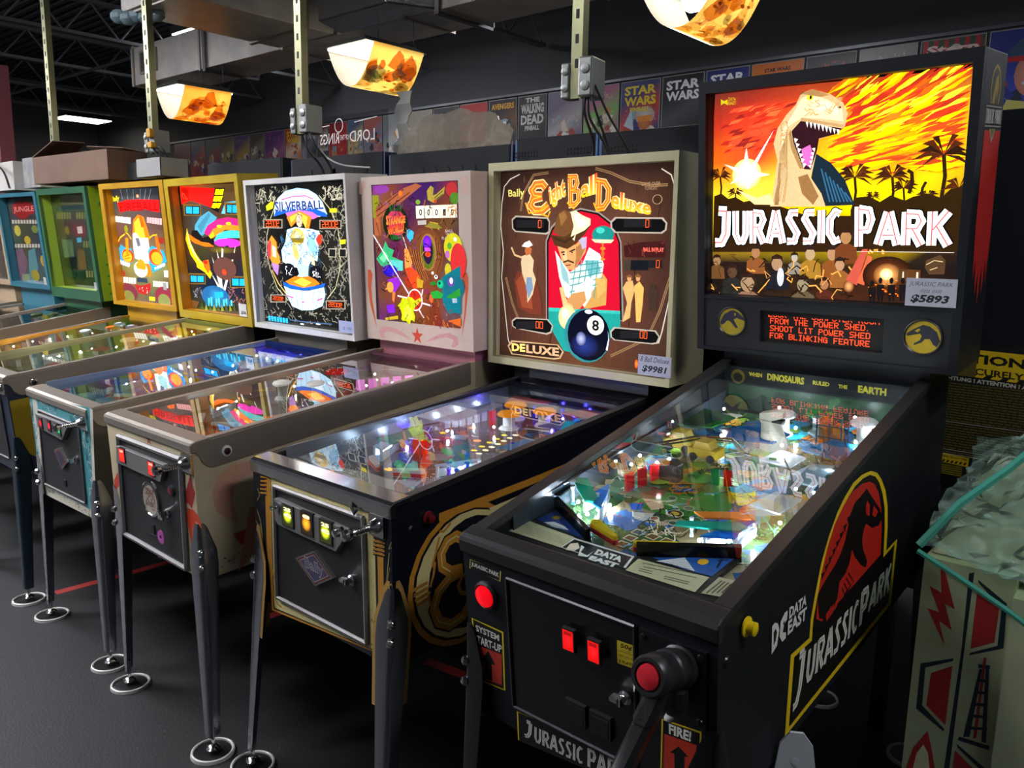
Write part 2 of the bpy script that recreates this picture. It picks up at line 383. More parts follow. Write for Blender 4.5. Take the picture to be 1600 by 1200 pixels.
            n, (x0, y0, x1, y1), cols = a[0], a[1], a[2]; s.rect(x0, y0, x1, y1, cols[0])
            for k in range(n):
                r = R.uniform(18, 60); s.blob(min(x1-r*1.4, max(x0+r*1.4, R.uniform(x0, x1))), min(y1-r*1.4, max(y0+r*1.4, R.uniform(y0, y1))), r, R.choice(cols), R)
    def draw(s, name, only=None):
        for e in ART[name]:
            k = e[0]
            if k == 'p': s.poly(e[2], e[1])
            elif k == 's': s.stroke(e[3], e[2], e[1])
            elif k == 'e': s.ell(*e[1:7])
            elif k == 't': s.text(e[3], e[4], e[1], e[2], e[5])
            elif k == 'g': s.grid(e[1], e[2])
            elif k == 'l': s.letters(*e[1:7])
            else: s.fn(e[1], e[2:])
        return s
# ---- artwork, in millimetres on each surface
ART={}
ART['A_GLASS']=[
('g',[-330,903,326,892,329,332,-355,336],[['6a2a22','8a2a1c','a03a1c','9a3818','b04018','a83a1c'],['b8301c','d83a1e','c05018','d88a18','c86a18','d8a010'],['d86010','d84020','e0a010','e8c010','d87a10','e0b010'],['e8c820','f0d040','e8b800','e8d000','e8d000','b08010'],['d0a010','d8a820','c0a000','c8a800','c09a00','302010'],['201510','201510','281a10','281a10','201810','181010'],['181210','201810','301c10','402010','301c14','181010']]),
('f','streaks',300,[[-18,662],[321,884]],7),
('f','streaks2',60,[[-315,736],[-130,854]],8),
('f','palm',-310,674,76),
('f','palm',-262,626,51),
('f','palm',68,658,93),
('f','palm',160,655,93),
('f','palm',188,627,68),
('f','palm',274,702,127),
('f','palm',313,623,76),
('f','palm',244,605,51),
('f','palm',116,608,42),
('p','2a1806',[-329,580,-328,620,-305,627,-283,611,-262,616,-236,602,-195,609,-152,596,-51,561,66,560,78,467,-331,459]),
('p','2a1a06',[62,574,71,606,106,609,134,594,159,610,193,596,212,605,243,612,275,601,298,620,324,629,326,472,68,467]),
('s','2a1a0c',9,[202,613,208,639,205,663,195,669]),
('s','2a1a0c',7,[231,599,232,625,239,640]),
('e','ffffff','f0e070',-229,678,43,42),
('p','e8fbff',[-297,708,-242,690,-231,749,-220,691,-152,792,-211,685,-160,674,-211,666,-224,636,-239,665,-279,653,-246,677]),
('p','14222c',[-35,723,6,696,44,652,72,588,-14,586,-47,649]),
('s','2a5878',4,[-19,683,7,597]),
('s','2a5878',4,[-8,673,17,597]),
('s','2a5878',4,[3,662,26,596]),
('s','2a5878',4,[13,652,35,596]),
('s','2a5878',4,[24,642,45,596]),
('s','2a5878',4,[34,632,54,596]),
('s','2a5878',4,[45,621,63,596]),
('p','c8a878',[-157,588,-147,652,-140,711,-152,755,-142,794,-118,828,-94,850,-80,878,-51,885,-2,867,30,844,43,816,37,785,14,769,-29,758,-32,733,-41,684,-47,663,-16,619,-3,585]),
('p','e0caa0',[-128,790,-99,830,-78,866,-49,874,-5,852,28,829,33,798,-24,809,-76,817,-113,796,-126,739,-113,680,-122,599,-138,600,-132,703]),
('p','8a6238',[-145,592,-138,652,-135,703,-128,703,-130,644,-133,591]),
('p','8a6238',[-81,664,-55,671,-23,612,-37,590,-68,620]),
('p','2a0f16',[-103,784,-76,811,-23,793,31,781,17,768,-28,760,-32,730,-47,682,-65,684,-89,723]),
('p','c060a8',[-74,736,-51,746,-42,720,-51,689,-68,698]),
('p','f8f0e0',[-67,810,-58,807,-60,790]),
('p','f8f0e0',[-56,806,-47,804,-50,787]),
('p','f8f0e0',[-46,803,-37,800,-39,784]),
('p','f8f0e0',[-35,799,-27,796,-29,780]),
('p','f8f0e0',[-25,795,-16,792,-18,777]),
('p','f8f0e0',[-15,791,-6,789,-8,774]),
('p','f8f0e0',[-5,788,4,785,2,771]),
('p','f8f0e0',[6,784,14,781,12,768]),
('p','f8f0e0',[16,780,24,778,22,765]),
('p','f8f0e0',[-95,766,-84,762,-92,753]),
('p','f8f0e0',[-90,753,-79,749,-87,740]),
('p','f8f0e0',[-85,740,-74,736,-82,726]),
('p','f8f0e0',[-80,726,-69,723,-76,713]),
('p','f8f0e0',[-75,713,-64,710,-71,700]),
('p','f8f0e0',[-70,700,-59,697,-66,687]),
('p','f8f0e0',[-37,737,-46,736,-38,727]),
('p','f8f0e0',[-39,727,-48,725,-41,716]),
('p','f8f0e0',[-41,716,-50,715,-43,706]),
('p','f8f0e0',[-42,706,-51,704,-46,695]),
('p','f8f0e0',[-44,695,-53,693,-48,685]),
('e','e8d820','e8d820',-56,865,9,7),
('e','101010','101010',-54,865,3,5),
('p','6a4628',[-82,874,-67,878,-41,869,-49,874,-78,882]),
('p','a87c4c',[-80,877,-49,885,-5,866,-27,863,-56,870]),
('e','4a3020','4a3020',21,833,5,3),
('p','b08a5c',[-76,817,-24,803,34,790,33,783,-25,796,-79,808]),
('p','9a7448',[-105,788,-95,752,-66,685,-77,686,-102,738,-111,778]),
('p','ecdcb4',[-37,855,10,841,29,820,-3,820,-40,835]),
('s','9a7a4c',2.5,[-146,600,-133,667,-132,718,-127,746]),
('s','9a7a4c',2.5,[-141,600,-130,666,-129,718,-125,753]),
('s','9a7a4c',2.5,[-136,600,-126,666,-126,717,-122,759]),
('s','9a7a4c',2.5,[-131,600,-122,666,-123,717,-120,766]),
('s','9a7a4c',2.5,[-127,600,-118,666,-120,717,-118,772]),
('s','9a7a4c',2.5,[-122,599,-114,666,-116,717,-116,778]),
('s','9a7a4c',2.5,[-117,599,-110,666,-113,717,-114,784]),
('f','scrawl','a8885c',22,[[-132,681],[-113,810]],83),
('f','scrawl','b89868',16,[[-69,820],[27,856]],84),
('p','d8bc88',[-258,637,-228,625,-195,612,-158,623,-145,592,-202,594]),
('l','J',[-327,596,-273,592,-274,470,-329,468],'ffffff','080606','d05050',0.42),
('l','URASSIC',[-270,587,45,585,48,481,-268,475],'ffffff','080606','d05050',0.42),
('l','P',[70,595,126,591,124,469,78,471],'ffffff','080606','d05050',0.42),
('l','ARK',[128,580,306,580,309,475,130,475],'ffffff','080606','d05050',0.42),
('p','634022',[-341,380,-339,411,-325,421,-305,421,-292,413,-289,382]),
('e','906d4a','906d4a',-315,435,12,15),
('p','2a1810',[-329,435,-327,448,-316,454,-304,449,-303,436,-308,444,-323,443]),
('p','22221f',[-297,334,-295,373,-278,386,-254,387,-237,376,-233,337]),
('e','4c3525','4c3525',-266,404,15,19),
('p','2a1810',[-283,404,-281,421,-267,428,-252,422,-250,405,-257,415,-276,414]),
('p','784522',[-222,399,-221,435,-205,445,-184,446,-168,436,-165,401]),
('e','956745','956745',-195,462,13,17),
('p','2a1810',[-209,462,-208,477,-195,483,-182,477,-181,462,-186,471,-204,471]),
('p','7e5c45',[-261,273,-259,330,-235,347,-201,349,-177,334,-172,280]),
('e','907356','907356',-218,374,21,27),
('p','2a1810',[-241,373,-239,397,-219,407,-198,399,-196,375,-205,389,-232,388]),
('p','171922',[-163,356,-161,399,-143,412,-117,413,-99,401,-95,359]),
('e','957356','957356',-131,432,16,21),
('p','2a1810',[-148,432,-147,450,-132,458,-116,451,-114,433,-121,444,-142,443]),
('p','7e7367',[-100,402,-99,428,-89,436,-73,437,-62,429,-59,404]),
('e','a1958a','a1958a',-81,449,9,13),
('p','2a1810',[-92,449,-91,460,-82,465,-72,460,-71,449,-75,456,-88,455]),
('p','906722',[-65,392,-64,431,-48,443,-26,443,-9,433,-5,394]),
('e','a18461','a18461',-38,461,14,19),
('p','2a1810',[-53,461,-52,478,-39,485,-25,478,-23,461,-29,471,-47,471]),
('p','78421c',[-5,394,-5,433,10,444,33,445,48,434,52,397]),
('e','9b7350','9b7350',21,462,13,19),
('p','2a1810',[6,462,7,479,20,485,33,479,35,462,29,472,11,472]),
('p','633317',[28,436,29,476,44,488,67,488,84,477,88,437]),
('e','9b6e45','9b6e45',55,506,14,19),
('p','2a1810',[40,506,40,524,54,531,68,524,70,507,64,517,45,517]),
('p','845022',[19,370,19,405,33,416,54,417,68,407,72,372]),
('e','a17856','a17856',43,433,12,17),
('p','2a1810',[29,433,30,448,42,455,54,449,56,434,50,443,34,442]),
('p','4c2217',[-19,319,-19,353,-5,363,14,364,28,355,32,322]),
('e','90613f','90613f',4,380,12,16),
('p','2a1810',[-9,379,-9,394,3,400,15,395,16,380,11,389,-5,388]),
('p','574a33',[-87,296,-86,341,-68,355,-41,357,-22,345,-18,301]),
('e','84785c','84785c',-55,377,16,22),
('p','2a1810',[-73,376,-72,396,-56,404,-40,397,-38,378,-45,389,-66,388]),
('f','scrawl','1c120a',44,[[-337,327],[86,453]],81),
('f','scrawl','d89848',16,[[-337,327],[86,453]],82),
('e','b8b8c0','b8b8c0',-119,394,10,26),
('e','e0a060','502010',69,377,14,17),
('p','b04838',[61,393,99,475,113,475,90,380]),
('p','c85838',[90,387,114,460,125,454,108,381]),
('e','6a3414','201008',165,408,62,50),
('e','f0b060','6a3414',164,410,34,30),
('e','fff4c8','f0b060',162,412,16,15),
('p','503018',[191,427,243,425,244,394,191,397]),
('p','d8d0b0',[201,420,204,420,205,396,201,395]),
('p','d8d0b0',[234,420,238,420,239,394,234,393]),
('f','scrawl','f0a040',5,[[115,464],[153,474]],90),
('s','e8e0d0',1,[85,469,315,470]),
('e','141010','141010',128,387,5,8),
('p','141010',[119,376,139,377,138,333,133,333,130,356,129,333,125,332]),
('e','141010','141010',149,395,5,8),
('p','141010',[140,384,159,385,158,342,153,341,151,364,150,341,145,341]),
('e','141010','141010',176,396,5,8),
('p','141010',[167,385,186,386,185,343,181,343,178,366,177,343,172,342]),
('e','141010','141010',203,397,5,8),
('p','141010',[194,387,213,387,212,345,207,345,205,367,204,344,199,344]),
('p','4a3420',[254,450,285,464,298,451,298,417,263,415,252,432]),
('s','c8b080',2,[255,439,273,450,292,447]),
('s','c8b080',2,[264,426,281,433]),
('f','embers',16,[[120,352],[199,399]],5),
('p','c8b818',[-307,885,-297,879,-287,883,-286,867,-297,874,-307,869]),
('t','b8a018','b8a018','DATA',[-284,888,-262,885,-262,877,-284,879],0.02),
('t','b8a018','b8a018','EAST',[-284,877,-262,875,-261,866,-284,868],0.02)]
ART['A_SIDE']=[
('p','e8c81c',[282,-382,296,-209,387,-218,390,-177,409,-127,433,-73,467,-29,509,8,551,29,596,44,647,45,705,36,749,18,784,-8,821,-49,846,-98,857,-157,859,-217,943,-218,936,-302,929,-392]),
('p','0d0c0c',[300,-371,313,-223,401,-231,403,-186,424,-133,448,-81,483,-38,524,-2,565,19,607,32,654,34,701,28,739,12,769,-11,800,-49,824,-94,835,-152,839,-226,924,-226,918,-296,907,-377]),
('p','c8281c',[419,-191,421,-144,436,-98,462,-53,497,-14,546,12,599,25,658,22,704,11,739,-7,772,-39,797,-84,811,-140,817,-210,569,-211,449,-211]),
('p','0d0c0c',[685,1,729,-35,789,-84,810,-114,788,-124,740,-113,696,-87,683,-92,674,-117,685,-144,720,-188,710,-199,677,-180,632,-142,612,-115,599,-142,578,-158,544,-162,536,-196,524,-222,499,-198,471,-216,436,-199,419,-143,440,-129,464,-122,481,-117,510,-111,538,-98,563,-78,578,-46,587,-26,611,-7,649,-4]),
('p','c8281c',[693,-29,714,-49,715,-75,692,-63,685,-42]),
('p','c8281c',[741,-58,775,-86,754,-93,734,-78]),
('p','0d0c0c',[594,-28,568,-26,577,-43]),
('p','0d0c0c',[573,-39,548,-37,557,-54]),
('p','0d0c0c',[553,-49,528,-47,537,-64]),
('p','0d0c0c',[533,-60,509,-58,517,-75]),
('p','0d0c0c',[514,-70,490,-68,498,-85]),
('p','0d0c0c',[494,-80,471,-78,478,-95]),
('p','0d0c0c',[475,-90,452,-88,460,-105]),
('p','0d0c0c',[456,-100,433,-98,441,-114]),
('s','0d0c0c',4,[595,-165,633,-200,584,-205]),
('s','0d0c0c',4,[583,-171,617,-205,572,-210]),
('s','0d0c0c',4,[571,-178,601,-210,560,-215]),
('s','0d0c0c',4,[559,-184,586,-215,549,-219]),
('p','c8281c',[471,-209,480,-201,491,-222,477,-224]),
('p','c8281c',[486,-208,496,-200,506,-219,491,-223]),
('p','c8281c',[503,-207,512,-199,520,-216,506,-221]),
('p','c8281c',[519,-206,529,-198,535,-213,521,-219]),
('p','0d0c0c',[306,-371,316,-228,899,-245,898,-364]),
('l','J',[326,-220,376,-223,350,-348,307,-352],'e8e6d8',None,'8a8880',0.3),
('l','URASSIC',[380,-237,682,-255,676,-347,367,-323],'e8e6d8',None,'8a8880',0.3),
('l','P',[683,-242,752,-248,739,-343,680,-350],'e8e6d8',None,'8a8880',0.3),
('l','ARK',[758,-260,914,-260,904,-351,742,-336],'e8e6d8',None,'8a8880',0.3),
('t','e0e2d6','e0e2d6','DATA',[278,-100,362,-109,359,-131,278,-124],0.04),
('t','e0e2d6','e0e2d6','EAST',[274,-126,363,-136,363,-164,273,-156],0.04),
('p','e0e2d6',[202,-102,213,-100,227,-108,234,-124,226,-153,203,-160]),
('p','0d0c0c',[209,-118,218,-114,224,-125,219,-140,211,-145]),
('p','e0e2d6',[257,-100,269,-102,268,-119,254,-123,250,-138,265,-145,265,-157,249,-157,236,-139,239,-110]),
('p','0d0c0c',[249,-121,253,-115,258,-119,254,-124])]
ART['A_FRONT']=[
('p','c8bc58',[-267,-49,-181,-51,-185,-74,-270,-70]),
('p','0a0a0c',[-265,-50,-184,-50,-187,-73,-267,-71]),
('t','d8d8cc','d8d8cc','JURASSIC PARK',[-263,-54,-187,-56,-189,-69,-264,-65],0.03),
('p','d0b820',[-274,-185,-185,-186,-189,-323,-270,-330]),
('p','0c0b0c',[-270,-187,-189,-190,-193,-321,-265,-326]),
('t','d8d8cc','d8d8cc','SYSTEM',[-264,-197,-197,-197,-198,-212,-263,-212],0.03),
('t','d8d8cc','d8d8cc','START-UP',[-270,-221,-191,-219,-193,-237,-269,-241],0.03),
('p','b03424',[-265,-245,-193,-240,-198,-314,-266,-321]),
('p','100c0c',[-231,-246,-212,-273,-224,-275,-224,-315,-245,-317,-243,-277,-254,-277]),
('p','d0b820',[-160,-358,139,-329,144,-396,-161,-427]),
('p','0c0b0c',[-156,-360,136,-328,141,-395,-158,-428]),
('l','J',[-140,-366,-117,-365,-123,-408,-145,-414],'c8c8c4',None,'50504e',0.3),
('l','URASSIC',[-115,-371,10,-361,8,-405,-118,-412],'c8c8c4',None,'50504e',0.3),
('l','PARK',[17,-355,111,-351,109,-397,15,-404],'c8c8c4',None,'50504e',0.3)]
ART['A_FIRE']=[
('p','d0b820',[185,-215,261,-206,257,-356,180,-370]),
('p','0c0b0c',[188,-217,258,-210,254,-355,183,-365]),
('t','d8d8cc','d8d8cc','FIRE!',[199,-218,243,-214,241,-235,199,-239],0.04),
('p','b83420',[190,-243,252,-236,248,-341,187,-355]),
('p','100c0c',[218,-255,238,-267,230,-269,228,-333,210,-338,210,-273,201,-275])]
ART['A_FIFTY']=[
('p','c8b428',[94,-98,131,-96,130,-142,94,-144]),
('t','181408','181408','50¢',[102,-101,126,-99,125,-110,101,-112],0.03),
('s','181408',1,[95,-118,130,-116]),
('t','181408','181408','per play',[102,-113,124,-110,124,-115,102,-116],0.0),
('t','181408','181408','FIRST DOLLAR',[98,-124,128,-122,127,-126,98,-129],0.0),
('t','181408','181408','5 PLAYS',[98,-135,127,-132,127,-139,98,-140],0.03)]
ART['A_PANEL']=[
('e','c8a81c','c8a81c',270,263,42,41),
('p','33343c',[231,270,246,282,268,295,284,292,301,279,310,256,303,241,294,247,286,260,275,259,268,250,251,242,249,246,263,255,267,266,263,272,234,264]),
('p','c8a81c',[250,278,259,285,263,282,257,275]),
('e','a89420','a89420',-244,264,39,40),
('p','302c3c',[-281,260,-269,284,-249,296,-237,298,-225,292,-207,278,-206,269,-229,276,-239,271,-224,247,-232,246,-246,262,-257,268,-269,256,-277,253]),
('p','a89420',[-237,291,-231,288,-233,282,-237,282])]
ART['B_GLASS']=[
('g',[-378,829,352,832,375,165,-366,165],[['22140f','33201a','3a2218','33201a','22140f'],['38201a','5c3a2a','4a2e22','5c3a2a','3a241a'],['38201a','583226','482620','543226','38221c'],['3a221a','5c3426','5c3426','583226','3e2a22'],['2a1a14','4a2c1c','5c3822','4a2e20','36221a']]),
('f','grain',50,[[-353,168],[341,812]],3),
('s','c0b8a8',4,[-273,820,-318,805,-346,780,-358,716,-362,640,-348,548,-356,454,-342,360,-322,227,-300,181]),
('s','c0b8a8',4,[303,813,338,793,351,760,353,639,350,481,356,442,328,305,318,270]),
('s','8a6a48',9,[54,825,114,809,188,779,275,763,328,764]),
('s','5a4028',3,[54,825,114,809,188,779,275,763,328,764]),
('s','8a6a48',9,[-266,692,-257,751,-209,815,-143,820]),
('s','5a4028',3,[-266,692,-257,751,-209,815,-143,820]),
('s','8a6a48',9,[-335,455,-303,363,-271,302]),
('s','5a4028',3,[-335,455,-303,363,-271,302]),
('s','8a6a48',9,[350,481,317,372,274,280,136,210]),
('s','5a4028',3,[350,481,317,372,274,280,136,210]),
('p','8a8078',[-143,312,-151,588,-129,636,-79,679,-3,699,74,685,136,646,165,588,184,332]),
('p','1a100c',[-138,313,-145,587,-123,632,-74,674,-3,694,71,681,132,642,160,586,177,334]),
('p','c00c28',[-132,316,-137,584,-118,626,-69,668,-2,688,68,675,127,638,154,584,169,336]),
('e','e81838','c00c28',20,526,106,142),
('p','1c8f84',[-132,356,169,364,172,292,12,205,-62,209,-131,297]),
('p','30b0a0',[-132,356,169,364,169,354,-132,343]),
('p','c09048',[20,526,74,506,114,465,112,380,25,360,-13,424]),
('p','d8dcd0',[-108,556,-65,506,-42,484,12,515,37,569,81,548,99,514,88,457,42,412,6,410,-30,379,-63,407,-87,464]),
('p','6aa8a8',[20,526,73,527,88,492,40,469]),
('p','88b0b0',[-89,534,-51,481,-40,437,-73,458]),
('s','3a9090',4,[-15,525,-35,393]),
('s','3a9090',4,[-42,503,92,521]),
('s','3a9090',4,[8,526,-10,395]),
('s','3a9090',4,[-42,481,93,504]),
('s','3a9090',4,[31,526,14,396]),
('s','3a9090',4,[-41,459,93,487]),
('s','3a9090',4,[54,527,38,397]),
('s','3a9090',4,[-40,437,94,470]),
('s','3a9090',4,[76,527,62,399]),
('s','3a9090',4,[-40,415,94,453]),
('p','e8e4d8',[-13,438,57,470,51,405,25,368,-21,401]),
('p','caa058',[66,470,105,465,111,430,77,400]),
('p','c08850',[-59,381,-26,412,23,422,32,390,7,363,-47,348]),
('p','e0b078',[-85,428,-68,432,-48,378,-20,369,-38,349,-66,362]),
('s','a06838',2,[-51,370,-47,352]),
('s','a06838',2,[-42,371,-38,353]),
('s','a06838',2,[-33,371,-29,353]),
('s','a06838',2,[-24,372,-20,354]),
('p','c8955c',[-98,574,-67,564,-17,579,13,603,27,590,24,554,2,525,-22,492,-51,492,-76,520]),
('p','a06a3c',[-17,568,18,590,24,569,1,525,-22,496,-16,532]),
('p','e0b07c',[-71,560,-56,557,-52,524,-63,519,-74,534]),
('p','b0a0b8',[-18,597,27,604,26,569,10,561,1,583]),
('s','4a2c18',6,[-70,516,-50,523,-24,516]),
('s','3a2010',5,[-80,549,-64,553]),
('s','3a2010',5,[-44,553,-20,562]),
('e','101010','101010',-69,543,5,3),
('e','101010','101010',-33,551,4,2),
('s','8a3a30',4,[-59,506,-37,509]),
('p','6a4424',[-115,618,-106,657,-93,684,-67,695,-42,682,-19,650,-27,618,-68,596]),
('p','4a2e18',[-129,610,-109,574,-53,562,-17,581,18,612,43,643,41,661,-18,625,-68,603]),
('p','8a6034',[-93,679,-70,689,-56,668,-82,639]),
('p','e8dcae',[-43,686,-20,690,0,678,16,671,41,663,41,643,17,625,-18,611,-25,589,-40,604,-28,639]),
('p','f6f0d0',[-29,678,-9,678,-3,660,29,657,17,639,-14,636]),
('p','3a2414',[-121,607,-67,590,-22,611,-27,600,-64,580,-111,594]),
('e','1a8078','1a8078',93,611,44,29),
('e','40c0b0','40c0b0',82,625,17,10),
('p','e0d8a8',[46,596,138,595,126,584,62,585]),
('s','c86a20',7,[93,584,95,528]),
('e','c87828','c87828',94,566,11,5),
('e','b06020','b06020',94,549,7,8),
('e','c87828','c87828',95,531,10,4),
('e','e8e4b0','c8b880',-47,328,39,43),
('e','f8f8e0','f8f8e0',-58,342,13,14),
('e','2a7a80','2a7a80',37,271,96,93),
('e','060818','060818',44,273,88,88),
('e','20307a','060818',29,236,63,44),
('e','f4f2dc','f4f2dc',73,309,35,33),
('t','181818','181818','8',[58,328,88,327,88,290,59,290],0.03),
('e','f0f4ff','f0f4ff',43,353,16,7),
('e','b0b8d8','283060',14,258,22,25),
('p','d8e0f0',[118,230,127,267,124,295,130,264,125,227]),
('t','f0d890','f0d890','ight',[-143,773,-70,803,-61,721,-129,697],0.08),
('t','f0402c','f8c020','ight',[-143,773,-70,803,-61,721,-129,697],0.02),
('t','f0d890','f0d890','all',[-4,786,63,811,65,743,0,730],0.08),
('t','f0402c','f8c020','all',[-4,786,63,811,65,743,0,730],0.02),
('t','f0d890','f0d890','eluxe',[122,756,276,714,272,672,121,695],0.08),
('t','f0402c','f8c020','eluxe',[122,756,276,714,272,672,121,695],0.02),
('l','e',[-242,795,-137,801,-119,679,-234,675],'f06a28','f0d890','f8c828',0.26),
('l','b',[-67,810,-3,817,2,706,-60,695],'f06a28','f0d890','f8c828',0.26),
('l','d',[52,796,124,791,121,688,52,688],'f06a28','f0d890','f8c828',0.26),
('s','e8a020',6,[-242,721,-226,684,-178,691,-150,712]),
('s','e8a020',6,[-130,690,-139,672,-168,680]),
('s','e8a020',6,[-57,718,-29,697,-10,717]),
('s','e8a020',6,[53,715,67,688,97,691]),
('t','e8d870','e8d870','Bally',[-324,767,-247,772,-249,733,-321,736],0.01),
('p','a89c8c',[-306,664,-288,677,-139,669,-130,655,-131,616,-146,610,-289,619,-304,631]),
('p','0a0a0a',[-301,660,-284,671,-144,664,-135,653,-136,621,-150,616,-285,623,-298,633]),
('p','a89c8c',[121,653,139,668,318,665,334,648,332,626,317,615,139,617,124,632]),
('p','0a0a0a',[128,650,145,663,313,660,328,647,326,628,312,620,145,621,130,634]),
('p','a89c8c',[-302,298,-283,311,-132,316,-107,293,-115,268,-134,259,-283,270,-300,278]),
('p','0a0a0a',[-296,295,-279,306,-136,312,-113,293,-120,272,-138,265,-278,272,-294,279]),
('p','a89c8c',[134,295,149,310,309,311,325,291,317,269,298,265,151,265,137,275]),
('p','0a0a0a',[140,292,154,305,304,307,320,291,312,273,294,269,156,268,142,276]),
('p','1c1a1c',[-284,661,-156,660,-156,634,-283,634]),
('f','seg','0',[-184,659,-166,634],'ff5a18'),
('p','1c1a1c',[174,659,277,658,278,635,175,635]),
('f','seg','0',[254,658,270,635],'ff5a18'),
('p','1c1a1c',[-281,297,-151,306,-150,279,-281,268]),
('f','seg','00',[-188,303,-152,280],'ff5a18'),
('p','1c1a1c',[173,298,279,307,280,282,174,273]),
('f','seg','00',[249,304,279,282],'ff5a18'),
('p','1c1a1c',[220,531,321,533,323,510,221,506]),
('f','seg','0',[299,532,314,510],'ff5a18'),
('p','3a1414',[177,576,240,588,328,593,330,542,182,540]),
('f','grain2',10,[[182,540],[328,586]],4),
('t','ff6a58','ff6a58','BALL IN PLAY',[251,572,326,572,327,559,252,559],0.03),
('p','3a3428',[182,529,203,531,205,498,185,496]),
('p','101418',[207,531,270,531,272,501,206,499]),
('p','6a3020',[-291,449,-273,480,-223,471,-178,431,-162,371,-161,326,-220,329,-271,349]),
('p','8a4028',[-283,441,-253,470,-212,422,-201,346,-251,350]),
('p','c8b088',[-254,534,-219,544,-199,520,-203,483,-188,453,-202,399,-226,367,-230,421,-253,473,-259,511]),
('s','d0a878',7,[-252,528,-289,537,-305,564]),
('e','d0a070','d0a070',-226,554,14,15),
('p','b06030',[-240,561,-226,571,-209,561,-212,543,-236,535]),
('p','f0ece0',[-256,568,-243,581,-220,589,-205,573,-226,565]),
('p','7088a0',[-231,459,-208,460,-200,422,-221,383,-234,421]),
('p','c8a060',[179,440,192,461,216,466,225,435,214,393,211,345,182,328,198,392]),
('p','d8a858',[223,449,242,464,259,444,257,396,251,334,235,332,229,394]),
('e','c89060','c89060',203,472,8,10),
('e','c89060','c89060',236,474,8,10),
('p','7a5028',[191,478,202,485,215,479,214,476,193,475]),
('p','7a5028',[223,481,235,488,249,480,248,477,225,477]),
('e','3a2a20','3a2a20',290,449,11,12),
('p','3a2a20',[275,438,310,440,305,378,282,370]),
('p','b89870',[-319,203,-301,225,-82,229,-57,205,-71,180,-99,174,-300,173]),
('p','2a1810',[-312,201,-295,219,-87,226,-64,206,-77,184,-104,179,-294,176]),
('t','f8d070','f8d070','DE',[-299,215,-234,217,-233,188,-298,185],0.04),
('t','c8a078','c8a078','LUXE',[-229,216,-78,218,-77,187,-228,185],0.04),
('e','a08060','a08060',296,720,18,15),
('e','3a2418','3a2418',296,720,15,13),
('t','a08060','a08060','GAME OVER',[236,774,305,774,306,762,236,763],0.0),
('t','a08060','a08060','TONIGHT',[248,761,295,760,295,749,249,750],0.0),
('e','ff9030','b03010',242,196,7,15)]
